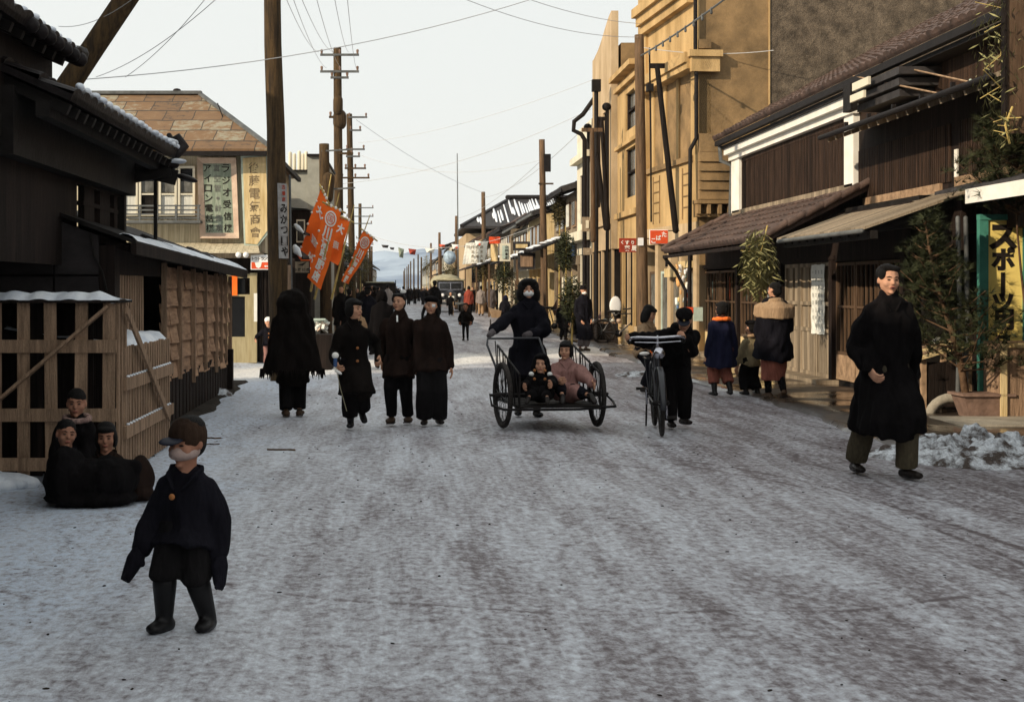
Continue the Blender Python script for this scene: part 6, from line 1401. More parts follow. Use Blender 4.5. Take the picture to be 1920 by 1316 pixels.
# ------------------------------------------------------------------ people
def cloth(name, a, b=None, rough=.95, st=(1, 1, .25), fine=.15, scale=6):
    return M(name, a, rough, .35, scale, st, .6, col2=b or tuple(c * 1.7 for c in a), fine=fine, bscale=40, spec=.06)
pm = dict(lint=M('lint_mask', (.32, .24, .215), .9, .2, 9, bump=.3, col2=(.34, .25, .22)),
 skin=M('skin', (.44, .23, .145), .55, .08, 9, bump=.05, col2=(.52, .285, .185)), skin_dark=M('skin_tan', (.27, .125, .08), .6, .1, 9, bump=.05, col2=(.34, .17, .11)),
 hair=M('hair', (.0035, .003, .003), .65, .4, 12, (4, 4, 1), .8, col2=(.008, .0065, .006), spec=.15), black=cloth('black_wool', (.0035, .003, .0032), (.007, .006, .0065)), navy=cloth('navy_wool', (.0055, .0052, .0075), (.011, .0105, .015)),
 navy2=cloth('navy_blue_wool', (.009, .010, .024), (.017, .018, .042)), brown=cloth('brown_wool', (.011, .0068, .0055), (.023, .0135, .0105)), dbrown=cloth('dark_brown_wool', (.0048, .0038, .0034), (.010, .0075, .0065)),
 grey=cloth('grey_wool', (.07, .06, .065), (.13, .115, .12)), lgrey=cloth('pale_grey_wool', (.2, .17, .16), (.3, .26, .24)), tan=cloth('tan_wool', (.26, .17, .10), (.38, .26, .16)), tan2=cloth('khaki_cloth', (.16, .13, .075), (.25, .20, .12)),
 pink=cloth('dusty_pink_cloth', (.20, .105, .095), (.30, .165, .145)), red=cloth('brick_red_cloth', (.22, .045, .03), (.32, .07, .045)), rust=cloth('reddish_cloth', (.16, .055, .04), (.25, .09, .065)), orange=cloth('orange_scarf_cloth', (.75, .15, .03), (.9, .22, .05)),
 white=cloth('white_gauze', (.72, .72, .70), (.85, .85, .83), fine=.03), olive=cloth('olive_trousers', (.045, .038, .026), (.085, .07, .045)), char=cloth('charcoal_cloth', (.0055, .005, .0055), (.011, .010, .0105)), shoe=M('leather', (.012, .009, .008), .4, .3, 9, bump=.1), shoe_b=M('brown_leather', (.05, .03, .018), .5, .3, 9, bump=.1),
 boot=M('rubber_boot', (.004, .0035, .004), .5, .3, 6, bump=.1, spec=.25), fur=cloth('pinkish_fur', (.16, .10, .09), (.34, .23, .2), fine=.5, scale=25), button=M('button', (.3, .12, .04), .4, .2, 9, bump=0), lips=M('lips', (.26, .085, .065), .5, .1, 9, bump=0), eye=M('eye', (.012, .008, .007), .3, .2, 9, bump=0), capcloth=cloth('brown_cap_cloth', (.022, .013, .009), (.045, .027, .018)), visor=M('visor', (.012, .014, .024), .45, .2, 9, bump=0), brass=M('brass_badge', (.55, .38, .14), .35, .2, 9, metal=.7, bump=0))
mt.update({'p_' + k: v for k, v in pm.items()})
_fr = random.Random(99)
def remesh(mb, voxel, smooth=2, fold=0., extra=None):
    me = mb.mesh('tmp'); o = bpy.data.objects.new('tmp', me); C.objects.link(o)
    md = o.modifiers.new('r', 'REMESH'); md.mode = 'VOXEL'; md.voxel_size = voxel; md.adaptivity = 0
    if smooth: s = o.modifiers.new('s', 'SMOOTH'); s.factor = .6; s.iterations = smooth
    dg = bpy.context.evaluated_depsgraph_get(); out = bpy.data.meshes.new_from_object(o.evaluated_get(dg))
    bpy.data.objects.remove(o); bpy.data.meshes.remove(me)
    n = len(out.vertices)
    if fold and n:
        co = np.empty(n * 3, 'f'); out.vertices.foreach_get('co', co); co = co.reshape(-1, 3); no = np.empty(n * 3, 'f'); out.vertex_normals.foreach_get('vector', no); no = no.reshape(-1, 3)
        d = np.zeros(n)
        for i in range(9):
            k = np.array([_fr.gauss(0, 26), _fr.gauss(0, 26), _fr.gauss(0, 9)]); d += np.sin(co @ k + _fr.uniform(0, 6) + 1.5 * np.sin(co[:, 2] * _fr.uniform(3, 9)))
        co = co + no * (d * fold / 3)[:, None]; out.vertices.foreach_set('co', co.ravel().astype('f'))
    if extra and extra.v:
        bm = bmesh.new(); bm.from_mesh(out); e = extra.mesh('e'); bm.from_mesh(e); bm.to_mesh(out); bm.free()
    return out
def ik(a, b, l1, l2, pole):
    a = Vector(a); b = Vector(b); d = b - a; L = d.length; 
    if L > (l1 + l2) * .999: b = a + d.normalized() * (l1 + l2) * .999; d = b - a; L = d.length
    x = (l1 * l1 - l2 * l2 + L * L) / (2 * L); h = math.sqrt(max(0, l1 * l1 - x * x)); u = d.normalized(); p = Vector(pole); p = (p - u * p.dot(u))
    p = p.normalized() if p.length > 1e-4 else u.orthogonal(); return a + u * x + p * h, b
def person(label, x, y, H, face=0., group=None, lod=0, hs=None, hip=None, lean=0., side=0., feet=None, hands=None, head=(0, 0, 0), coat=None, legs=None, hair='short', hat=None, mask=None, shoes='shoe', bulk=1., skin='skin', gloves=None, curl=.5, scarf=None, skirt=None, z0=0., extra=None, hairm='hair', kneepole=(0, -1, .1), category='person', elbow=None, mouth=False):
    hs = hs or (H / 7.3 if H > 1.4 else H / 6.3 if H > 1.15 else H / 5.3)
    t = thing('person', label, category, (x, y, z0), face, group); vox = (.0065, .011, .02, .03)[lod]; cv = (.011, .016, .024, .034)[lod]
    B = lambda mb, n, m, vx=None, fold=0., sm=2, p=None, ex=None: link(n, remesh(mb, vx or cv, sm, fold, ex), 'p_' + m, p or t, True)
    Bs = lambda mb, n, m, p=None, smooth=True: mb.build(n, 'p_' + m, p or t, smooth, world=False)
    sh = H - 1.30 * hs; hz = .505 * H if H > 1.3 else .47 * H; hp = Vector(hip) if hip else Vector((0, 0, hz)); tl = sh - hz
    sp = Vector((math.sin(side), -math.sin(lean), math.cos(lean) * math.cos(side))).normalized()
    S = hp + sp * tl; sw = (.100 if H > 1.3 else .108) * H; nk = S + sp * hs * .16; hd = nk + Vector((math.sin(side) * .5, -math.sin(lean) * .9, math.cos(lean))).normalized() * hs * (.62 if H > 1.25 else .53)
    xa = Vector((1, 0, 0)); back = xa.cross(sp)  # +Y-ish
    ft = feet or [(.055 * H, 0, 0), (-.055 * H, 0, 0)]; hdn = hands or [(.15 * H, -.03 * H, .43 * H), (-.15 * H, -.03 * H, .43 * H)]
    ank = .045 * H; lu = ll = (hz - ank) * .515; au, af = .172 * H, .150 * H; LL = []; AA = []
    for i, s in enumerate((1, -1)):
        hj = hp + Vector((s * .05 * H, 0, -.01 * H)); f = Vector(ft[i]); k, a = ik(hj, f + Vector((0, .01 * H, ank)), lu, ll, kneepole if not isinstance(kneepole, list) else kneepole[i]); LL.append((hj, k, a, f))
        sj = S + xa * s * sw * .90 - sp * .052 * H; e, w = ik(sj, hdn[i], au, af, (elbow[i] if elbow else (s * .45, .8, -.3))); AA.append((sj, e, w))
    # --- body
    mb = MB(); fg = MB(); b = bulk
    mb.tube([hp - sp * .03 * H, hp + sp * tl * .45, hp + sp * tl * .8, S], [(.08 * H, .06 * H), (.07 * H, .052 * H), (.075 * H, .050 * H), (.040 * H, .026 * H)], 14, side=xa)
    mb.tube([S - sp * .02 * H, nk, hd - Vector((0, 0, hs * .25))], [hs * .24, hs * .21, hs * .22], 12)
    for hj, k, a, f in LL: mb.tube([hj, k, a, f + Vector((0, 0, .03 * H))], [.042 * H, .030 * H, .019 * H, .02 * H], 10)
    Rm = Euler((head[1], head[2], head[0]), 'XYZ').to_matrix().to_4x4(); HM = Matrix.Translation(hd) @ Rm @ Matrix.Scale(hs, 4)
    h = MB(); h.ell((0, .06, .14), (.34, .42, .36)); h.ell((0, -.06, -.08), (.30, .33, .40)); h.ell((0, -.13, -.32), (.19, .2, .17))
    if lod < 2:
        h.ell((0, -.28, .10), (.22, .1, .05)); h.tube([(0, -.35, .04), (0, -.43, -.10)], [.035, .058], 8); h.ell((.15, -.24, -.12), (.13, .12, .12)); h.ell((-.15, -.24, -.12), (.13, .12, .12)); h.ell((0, -.36, -.25), (.10, .05, .04)); h.ell((0, -.31, -.41), (.09, .08, .06))
        for s in (-1, 1): h.ell((s * .335, .02, -.04), (.04, .08, .11))
    h.xf(HM); mb.add(h.v, h.f)
    for i, (sj, e, w) in enumerate(AA):
        mb.tube([sj - sp * .012 * H, e, w], [.022 * H, .022 * H, .017 * H], 10); s = (1, -1)[i]; L = hs * .78; d = (w - e).normalized(); n = Vector((-s, 0, 0)); n = (n - d * n.dot(d)); n = n.normalized() if n.length > .1 else Vector((0, 0, -1)); lt = d.cross(n).normalized()
        if gloves: continue
        mb.tube([w - d * .02, w + d * L * .22, w + d * L * .48], [(L * .15, L * .10), (L * .21, L * .10), (L * .21, L * .085)], 10, side=lt)
        if lod < 2:
            for q in range(4):
                p = w + d * L * .46 + lt * (q - 1.5) * L * .115; fl = (.40, .46, .43, .33)[q] * L; P = [p]; c = 0
                for m, fr in ((.5, .4), (1.15, .34), (1.7, .26)): dd = (d * math.cos(curl * m) + n * math.sin(curl * m)).normalized(); p = p + dd * fl * fr; P.append(p)
                fg.tube(P, [L * .054, L * .052, L * .048, L * .04], 7)
            tb = w + d * L * .12 - lt * L * .17 * 1; fg.tube([tb, tb + (d * .6 - lt * .5 + n * .4).normalized() * L * .2, tb + (d * .6 - lt * .5 + n * .4).normalized() * L * .2 + (d * .9 + n * .5).normalized() * L * .18], [L * .07, L * .062, L * .05], 7)
        else: mb.tube([w + d * L * .4, w + d * L * .8], [L * .14, L * .1], 6)
    B(mb, 'body', skin, vox, ex=fg, sm=2)
    if gloves:
        for i, (sj, e, w) in enumerate(AA):
            s = (1, -1)[i]; d = (w - e).normalized(); L = hs * .8; g = MB(); g.tube([w - d * .03, w + d * L * .3, w + d * L * .72], [L * .17, L * .24, L * .17], 10); dn = (d + Vector((0, -1, -.6))).normalized(); g.tube([w + d * L * .2 - xa * s * L * .1, w + d * L * .4 - xa * s * L * .25], [L * .10, L * .09], 8)
            for q in range(4): lt = d.cross(Vector((s, 0, 0))).normalized(); p = w + d * L * .6 + lt * (q - 1.5) * L * .11; g.tube([p, p + (d + dn * curl).normalized() * L * .25], L * .07, 6)
            B(g, 'glove', gloves, vox)
    # --- face pieces
    def hp_(mb, n, m, vx=None, p=None): mb.xf(HM); return (B(mb, n, m, vx) if vx else Bs(mb, n, m, p))
    if lod == 0 or (lod == 1 and abs(math.atan2(math.sin(face + head[0]), math.cos(face + head[0]))) < 1.6):
        for s in (-1, 1):
            if mask == 'eyepatch' and s == 1: continue
            hp_(MB().ell((s * .13, -.352, .015), (.062, .032, .020)), 'eye', 'eye'); hp_(MB().tube([(s * .06, -.378, .105), (s * .13, -.368, .125), (s * .20, -.325, .105)], [.014, .017, .010], 6), 'eyebrow', 'hair')
        if mask not in ('mask', 'none'):
            hp_(MB().ell((0, -.392, -.245), (.095, .035, .042 if mouth else .026)), 'lips', 'lips')
            if mouth: hp_(MB().ell((0, -.418, -.25), (.06, .015, .018)), 'open_mouth', 'eye')
    if mask == 'mask': m = MB(); m.ell((0, -.15, -.21), (.29, .335, .21)); m.ell((0, -.30, -.17), (.17, .17, .15)); o = hp_(m, 'face_mask', 'white', cv * .7)
    if mask == 'eyepatch': hp_(MB().hexa([(.03, -.40, -.06), (.24, -.33, -.06), (.24, -.28, -.06), (.03, -.3, -.06), (.03, -.41, .12), (.24, -.34, .12), (.24, -.28, .12), (.03, -.3, .12)]), 'eye_patch', 'white')
    # --- hair
    hm = MB(); hy_ = .135 if hair == 'parted' else .10
    if hair: hm.ell((0, hy_, .215), (.37, .425, .34)); hm.ell((0, .22, -.02), (.33, .30, .36))
    if hair in ('bob', 'long', 'bangs'): 
        hm.ell((0, -.20, .30), (.31, .22, .13)); hm.ell((.29, .06, -.08), (.13, .28, .36)); hm.ell((-.29, .06, -.08), (.13, .28, .36))
    if hair == 'long': hm.ell((0, .28, -.2), (.42, .26, .6)); hm.ell((.36, .0, -.15), (.15, .28, .5)); hm.ell((-.36, .0, -.15), (.15, .28, .5))
    if hair == 'parted': hm.ell((.07, -.08, .39), (.28, .27, .13)); hm.ell((-.13, -.06, .42), (.2, .28, .11)); hm.ell((-.27, -.1, .2), (.1, .2, .2))
    if hair == 'braids':
        for s in (-1, 1): hm.tube([(s * .34, .08, -.1), (s * .44, .02, -.5), (s * .42, -.10, -1.0)], [.12, .11, .07], 8)
    if hair == 'hood': hm = MB(); hm.ell((0, .14, .08), (.50, .46, .55)); hm.ell((.36, .05, -.25), (.22, .3, .38)); hm.ell((-.36, .05, -.25), (.22, .3, .38)); hm.ell((0, -.12, .42), (.36, .3, .18))
    if hair == 'wild': hm.ell((0, .15, .12), (.56, .5, .5)); hm.ell((.38, .1, -.3), (.26, .3, .4)); hm.ell((-.38, .1, -.3), (.26, .3, .4)); hm.ell((0, -.15, .38), (.42, .26, .2))
    if hair: hm.xf(HM); B(hm, 'hood' if hair == 'hood' else 'hair', hairm, vox * 1.3, fold=.004)
    if hat == 'cap':
        m = MB(); m.ell((0, .06, .36), (.45, .52, .27)); m.ell((0, .06, .22), (.385, .46, .12)); c = hp_(m, 'cap', hat_m(hair, 'hat'), vox * 1.2)
        v = MB(); v.ell((0, -.40, .16), (.30, .26, .035), Euler((.35, 0, 0)).to_matrix()); v.xf(HM); v.build('visor', 'p_visor', c, True, world=False)
        g = MB(); g.ell((0, -.45, .30), (.06, .03, .06)); g.xf(HM); g.build('badge', 'p_brass', c, True, world=False)
    if hat == 'babycap':
        m = MB(); m.ell((0, .06, .16), (.395, .45, .385)); m.ell((0, .1, .08), (.38, .41, .32)); c = hp_(m, 'cap', 'capcloth', vox * 1.2); v = MB(); v.ell((-.08, -.42, .12), (.28, .21, .04), Euler((.2, 0, 0)).to_matrix()); v.xf(HM); v.build('visor', 'p_visor', c, True, world=False)
    if hat == 'hat':
        m = MB(); m.ell((0, .04, .42), (.36, .42, .26)); m.ell((0, .04, .24), (.56, .62, .05)); hp_(m, 'hat', 'char', vox * 1.4)
    if hat == 'softcap': m = MB(); m.ell((0, .05, .36), (.44, .5, .22)); hp_(m, 'cap', 'black', vox * 1.2)
    if hat == 'white': m = MB(); m.ell((0, .06, .24), (.42, .46, .36)); hp_(m, 'cap', 'white', vox * 1.2)
    # --- legs
    lg = dict(m='char', t=.062, k=.050, a=.045, cuff=.052); lg.update(legs or {})
    if lg['m']:
        mb = MB()
        for hj, k, a, f in LL:
            e = k.lerp(a, 1 - (lg['cuff'] - .045) * H / max(.01, ll)); mb.tube([hj + Vector((0, 0, .02 * H)), k, k.lerp(e, .6), e], [(lg['t'] * H * b, lg['t'] * H * b), (lg['k'] * H * b, lg['k'] * H * b), ((lg['a'] + .004) * H * b,) * 2, (lg['a'] * H * b,) * 2], 12, caps=False)
        mb.tube([hp - Vector((.04 * H, 0, 0)), hp + Vector((.04 * H, 0, 0))], .07 * H * b, 10); B(mb, 'trousers', lg['m'], fold=.004 * (H / 1.6))
    if skirt:
        zs, ze, r0, r1, m = skirt; mb = MB(); mid = (LL[0][1] + LL[1][1]) / 2; mb.tube([(hp.x, hp.y, zs * H), (mid.x, (hp.y + mid.y) / 2, (zs + ze) / 2 * H), (mid.x, (hp.y + mid.y) / 2, ze * H)], [(r0 * H, r0 * .8 * H), ((r0 + r1) / 2 * H, (r0 + r1) * .42 * H), (r1 * H, r1 * .85 * H)], 18, side=xa, caps=False); B(mb, 'skirt', m, fold=.006)
    # --- shoes
    for hj, k, a, f in LL:
        n = (k - a).normalized(); fw = Vector((0, -1, 0)); pit = 0
        if f.z > .03 and (a - f).length > 0: fw = Vector((0, -.85, -.5)).normalized()
        yaw = .15 * (1 if f.x > 0 else -1); fw = Vector((math.sin(yaw), fw.y, fw.z)).normalized(); c = Vector(f) + Vector((0, 0, .022 * H)); mb = MB(); r = .026 * H * (1.5 if shoes == 'boot' and H < 1 else 1.15 if H < 1.2 else 1)
        mb.tube([c - fw * .035 * H, c + fw * .04 * H, c + fw * .085 * H], [(r, r * .95), (r * 1.15, r * .85), (r, r * .65)], 10, side=(1, 0, 0)); mb.tube([c - fw * .025 * H, a], [r * .9, r * .85], 8)
        if shoes == 'boot': mb.tube([c - fw * .02 * H, a, a.lerp(k, .62 if H > 1 else .85)], [r * 1.0, r * 1.05, r * 1.5], 12)
        if shoes == 'geta': mb.ell(c + fw * .03 * H, (r * 1.5, r * 2.3, r * .9))
        Bs_ = B(mb, 'boot' if shoes == 'boot' else 'shoe', {'boot': 'boot', 'geta': 'shoe_b'}.get(shoes, 'shoe'), min(cv, .012) if lod < 2 else cv)
        if shoes == 'geta': MB().box(c.x - r * 1.1, c.x + r * 1.1, c.y - .09 * H, c.y + .04 * H, f.z, f.z + .008 * H).build('sole', 'rubber', Bs_, world=False)
    # --- coat
    J = dict(hp=hp, S=S, sp=sp, hd=hd, nk=nk, LL=LL, AA=AA, H=H, hs=hs, HM=HM, root=t, B=B, Bs=Bs)
    if coat:
        c = dict(m='black', hem=.3, flare=1.25, w=1., sl=1., collar=True, cape=False, cuff=.0); c.update(coat); q = b * c['w']; mb = MB()
        mb.tube([hp, hp + sp * tl * .35, hp + sp * tl * .72, S - sp * .02 * H], [(.105 * H * q, .082 * H * q), (.098 * H * q, .078 * H * q), (.108 * H * q, .080 * H * q), (.085 * H * q, .055 * H * q)], 18, side=xa)
        mb.tube([S - sp * .05 * H, S + sp * .035 * H], [(.085 * H * q, .055 * H * q), (.042 * H, .042 * H)], 14, side=xa)
        mb.tube([AA[0][0] + sp * .008 * H, S - sp * .03 * H, AA[1][0] + sp * .008 * H], [.036 * H * q, .050 * H * q, .036 * H * q], 10)
        hem = c['hem'] * H; sit = hip is not None and hip[2] < .35 * H
        if hem < hp.z and not sit:
            at = lambda hj, k, a: (Vector((hj.x, hj.y, hem)) if hem > hj.z else hj.lerp(k, (hj.z - hem) / max(.01, hj.z - k.z)) if hem > k.z else k.lerp(a, min(1, (k.z - hem) / max(.01, k.z - a.z))))
            r0 = .105 * H * q; pts = [hp + Vector((0, 0, .02))]; rr = [(r0, .085 * H * q)]; lw = max(lg['k'], lg['t']) * H * b * (1.36 if H > 1.65 else 1.10); NZ = 5; ztop = hp.z
            for iz in range(1, NZ + 1):
                fz_ = iz / NZ; hem = ztop + (c['hem'] * H - ztop) * fz_; L0, L1 = at(*LL[0][:3]), at(*LL[1][:3]); x0_, x1_ = min(L0.x, L1.x) - lw, max(L0.x, L1.x) + lw; y0_, y1_ = min(L0.y, L1.y) - lw, max(L0.y, L1.y) + lw
                g_ = 1 + (c['flare'] - 1) * fz_; cx_, cy_ = (x0_ + x1_) / 2, (y0_ + y1_) / 2; pts.append(Vector((cx_, cy_ if iz > 1 else (cy_ + hp.y) / 2, hem))); rr.append((max(r0 * g_, (x1_ - x0_) / 2), max(.082 * H * q * g_, (y1_ - y0_) / 2 * 1.05)))
            mb.tube(pts, rr, 22, side=xa, caps=False); hem = c['hem'] * H
            for hj, k, a, f in LL:
                P = [hj]
                if hem < k.z: P.append(k)
                P.append(at(hj, k, a)); mb.tube(P, [lw * (1 + .06 * i_) for i_ in range(len(P))], 12, caps=False)
        elif sit:
            for hj, k, a, f in LL: mb.tube([hp, hj.lerp(k, .5), hj.lerp(k, .95)], [.085 * H * q, .075 * H * q, .065 * H * q], 12)
        if not c['cape']:
            for sj, e, w in AA: mb.tube([sj, sj.lerp(e, .5), e, w.lerp(e, .06 + c['cuff'])], [.043 * H * q, .045 * H * q * c['sl'], .042 * H * q * c['sl'], .034 * H * q * c['sl']], 12)
        cmesh = B(mb, 'coat', c['m'], fold=(.015 if lod == 0 else .010) * (H / 1.6) * q)
        if c['collar'] and lod < 2:
            m = MB(); R0 = hs * .36
            for s in (-1, 1): m.tube([nk + Vector((0, R0 * .8, -.01)), nk + Vector((s * R0 * .95, R0 * .1, -hs * .05)), nk + Vector((s * R0 * .75, -R0 * .75, -hs * .18)), nk + Vector((s * R0 * .25, -R0 * 1.2, -hs * .42))], [(hs * .05, hs * .13), (hs * .05, hs * .15), (hs * .05, hs * .13), (hs * .03, hs * .08)], 8)
            B(m, 'collar', c.get('cm', c['m']), cv * .8)
        if c.get('buttons'):
            for z, dx in c['buttons']: MB().ell((dx, hp.y - .082 * H * q * 1.02 - .012 - (0 if z * H > hp.z else .03), z * H), (.016, .01, .016)).build('button', 'p_button', cmesh, True, world=False)
    if scarf:
        m = MB(); n = 16; R0 = hs * (.40 + .1 * scarf.get('w', 0)); P = [nk + Vector((R0 * math.cos(2 * math.pi * i / n), R0 * .95 * math.sin(2 * math.pi * i / n), hs * (-.04 + .05 * math.sin(2 * math.pi * i / n)))) for i in range(n + 1)]; m.tube(P, [(hs * .14, hs * .16)] * (n + 1), 8)
        if scarf.get('shawl'): cw = max(1, (coat or {}).get('w', 1)); m.tube([nk + sp * hs * .05, S - sp * hs * .20, S - sp * hs * .80 + back * hs * .12], [(hs * .46, hs * .44), (sw * 1.22 * cw, .090 * H * cw), (sw * 1.26 * cw, .104 * H * cw)], 18, side=xa, caps=False)
        B(m, 'shawl' if scarf.get('shawl') else 'scarf', scarf['m'], cv, fold=.006)
    if extra: extra(J)
    return t
def hat_m(hair, kind): return 'black'
def P_(px, feet_y): Y = gY(feet_y); return fx(px, Y), Y
def Ht(head_y, feet_y): return (feet_y - head_y) * gY(feet_y) / F
pi = math.pi

# 1 toddler in the foreground
x, y = P_(350, 1178)
def ex1(J):
    HM = J['HM']; m = MB(); m.ell((0, -.10, -.19), (.325, .37, .17)); m.ell((0, -.33, -.13), (.15, .17, .13)); m.xf(HM); J['B'](m, 'face_mask', 'lint', .006); link_ = J['root']
    MB().ell((.0, -.145, .60), (.014, .01, .014)).build('button', 'p_button', J['root'], True, world=False)
person('toddler in a brown peaked cap and rubber boots walking alone in the left foreground', x, y, .95, face=-.30, hs=.212, feet=[(.085, .03, .0), (-.085, -.055, 0)], hands=[(.155, .0, .335), (-.195, -.06, .35)], elbow=[(.25, .9, -.2), (-.25, .9, -.2)], head=(-.20, .14, 0), hat='babycap', hair='short', coat=dict(m='navy', hem=.38, flare=1.32, w=1.16, sl=1.12, collar=True), legs=dict(m='char', t=.08, k=.074, a=.068, cuff=.25), shoes='boot', skin='skin_dark', extra=ex1, gloves='navy', bulk=1.02, mask='none')
# 2 shawled woman, back view
x, y = P_(548, 779)
def ex2(J):
    H = J['H']; m = MB(); S = J['S']; m.tube([S + Vector((0, 0, .06)), S + Vector((0, 0, -.05)), S + Vector((0, .02, -.35)), S + Vector((0, .02, -.66))], [(.15, .13), (.235, .17), (.30, .20), (.37, .22)], 22, side=(1, 0, 0), caps=False)
    m.ell(J['hd'] + Vector((0, .0, -.02)), (.185, .165, .175)); m.ell(J['nk'], (.19, .15, .13)); o = J['B'](m, 'shawl', 'dbrown', .013, fold=.016); f = MB(); rd = random.Random(4)
    for i in range(90):
        a = 2 * pi * i / 90; p = S + Vector((.37 * math.cos(a), .02 + .22 * math.sin(a), -.64)); q = p + Vector((rd.uniform(-.02, .02), rd.uniform(-.02, .02), -rd.uniform(.05, .11))); f.tube([p, q], [.012, .004], 4)
    f.build('fringe', 'p_dbrown', o, world=False)
person('woman seen from behind, wrapped in a long dark fringed shawl, walking away at left', x, y, 1.44, face=pi + .05, feet=[(.07, .06, 0), (-.085, -.02, 0)], hands=[(.1, -.15, .85), (-.1, -.15, .85)], hair=None, coat=dict(m='dbrown', hem=.27, flare=1.25, w=1.1), legs=dict(m='black', t=.07, k=.065, a=.055, cuff=.055), shoes='geta', extra=ex2, lean=.08)
# 3 girl with a small toy in her hand
x, y = P_(664, 801)
def ex3(J):
    w = J['AA'][1][2]; h = J['HM']; p = w + Vector((-.02, -.07, .0)); MB().tube([p - Vector((0, 0, .02)), p + Vector((0, 0, .05))], .02, 8).build('rattle', 'blue_cloth', J['root'], True, world=False); MB().ell(p + Vector((0, 0, .085)), (.038, .03, .035)).build('rattle_head', 'white_ink', J['root'], True, world=False)
    MB().tube([p, p + Vector((.05, -.02, -.25)), p + Vector((.12, -.02, -.5))], .004, 4).build('cord', 'canvas', J['root'], world=False); MB().ell(p + Vector((.03, -.02, -.09)), (.045, .02, .018), Euler((0, .5, 0)).to_matrix()).build('tassel', 'white_ink', J['root'], True, world=False)
person('girl in a long dark coat looking sideways and holding a small white toy', x, y, 1.385, face=.08, feet=[(.095, .10, .09), (-.04, -.06, 0)], hands=[(.27, .03, .76), (-.19, -.16, .70)], head=(.85, .02, .06), hair='bangs', coat=dict(m='dbrown', hem=.265, flare=1.42, w=1.03, buttons=[(.62, .03), (.52, .03), (.42, .03)]), legs=dict(m='black', t=.065, k=.06, a=.062, cuff=.09), shoes='boot', scarf=None, extra=ex3, curl=1.1)
# 4
x, y = P_(748, 792)
person('middle girl of the walking trio in a thick brown coat and clogs', x, y, 1.44, face=-.12, feet=[(.095, .06, .0), (-.075, -.08, 0)], hands=[(.15, -.02, .70), (-.20, .05, .68)], head=(-.30, -.06, -.05), hair='parted', coat=dict(m='brown', hem=.345, flare=1.22, w=.98), legs=dict(m='black', t=.062, k=.054, a=.042, cuff=.055), shoes='geta', extra=lambda J: MB().bar(J['nk'] + Vector((-.01, -.085, -.02)), J['nk'] + Vector((-.005, -.11, -.09)), .018, .01).build('ribbon', 'p_white', J['root'], world=False))
# 5
x, y = P_(808, 796)
person('girl with a white patch over one eye and a short brown jacket', x, y, 1.405, face=.05, feet=[(.095, .05, 0), (-.075, -.05, 0)], hands=[(.225, -.03, .60), (-.16, -.04, .55)], head=(-.02, .04, .08), hair='braids', mask='eyepatch', coat=dict(m='brown', hem=.405, flare=1.2, w=1.06, sl=1.0), legs=dict(m='char', t=.072, k=.068, a=.066, cuff=.055), hat='softcap')
# 6 masked woman behind the handcart
x = fx(990, 16.62); y = 16.62
def cart_pt(p): a = cr; return Vector((CART.location.x + p[0] * math.cos(a) - p[1] * math.sin(a), CART.location.y + p[0] * math.sin(a) + p[1] * math.cos(a), p[2]))
def loc_of(wp, x, y, f): d = Vector(wp) - Vector((x, y, 0)); return (d.x * math.cos(-f) - d.y * math.sin(-f), d.x * math.sin(-f) + d.y * math.cos(-f), d.z)
hl = cart_pt((-hw + .06, .84, .95)); hr = cart_pt((.02, .86, .95))
fc = .04; g = [loc_of(hr + Vector((0, .10, .03)), x, y, fc), loc_of(hl + Vector((0, .10, .03)), x, y, fc)]
person('woman in a white gauze mask with wild dark hair pushing the handcart', x, y, 1.60, face=fc, feet=[(.10, -.05, 0), (-.10, .12, 0)], hands=g, head=(-.05, .03, 0), hair='wild', mask='mask', coat=dict(m='navy', hem=.28, flare=1.15, w=1.08), legs=dict(m='char', t=.075, k=.07, a=.06, cuff=.09), gloves='grey', shoes='boot', lean=.06, elbow=[(.9, .5, -.2), (-.9, .5, -.2)])
# 7 cart children
def seated(label, cx, cy, H, hs, face, **k):
    p = cart_pt((cx, cy, .275)); return person(label, p.x, p.y, H, face=face + cr, hs=hs, hip=(0, .05, .11), z0=.275, category='child', **k)
def ex7(J):
    HM = J['HM']
    for s in (-1, 1): m = MB(); m.ell((s * .50, -.22, -.52), (.15, .14, .13)); m.xf(HM); m.build('pompom', 'p_white', J['root'], True, world=False)
seated('small child in a dark hood with white pompoms sitting on the handcart', -.16, -.22, .80, .195, -.35, feet=[(.10, -.30, .05), (-.10, -.30, .05)], hands=[(.13, -.20, .22), (-.15, -.18, .20)], hair='hood', hairm='black', coat=dict(m='black', hem=.1, w=1.45, sl=1.3, buttons=None), legs=dict(m='char', t=.08, k=.075, a=.065, cuff=.1), kneepole=(0, -.3, 1), shoes='shoe', extra=lambda J: (ex7(J), [MB().ell((dx, -.135, z), (.016, .012, .016)).build('button', 'p_button', J['root'], True, world=False) for dx, z in ((-.05, .36), (.06, .36), (.06, .27), (-.05, .27))]))
seated('child with bobbed hair in a dusty pink smock sitting on the handcart', .17, -.04, 1.06, .195, -.12, feet=[(.20, -.48, .06), (-.10, -.40, .05)], hands=[(.24, -.22, .22), (-.12, -.22, .25)], head=(-.35, .05, .0), hair='bob', coat=dict(m='pink', hem=.2, w=1.25, sl=1.25), legs=dict(m='navy', t=.085, k=.07, a=.05, cuff=.1), kneepole=[(.2, -.2, 1), (-.2, -.2, 1)])
# 8 boy pushing the bicycle
x, y = P_(1268, 800); fc = .12
def bike_pt(p, th=math.atan2(.11, -1) + math.pi): return Vector((BX + p[0] * math.cos(th) - p[1] * math.sin(th), BYY + p[0] * math.sin(th) + p[1] * math.cos(th), p[2]))

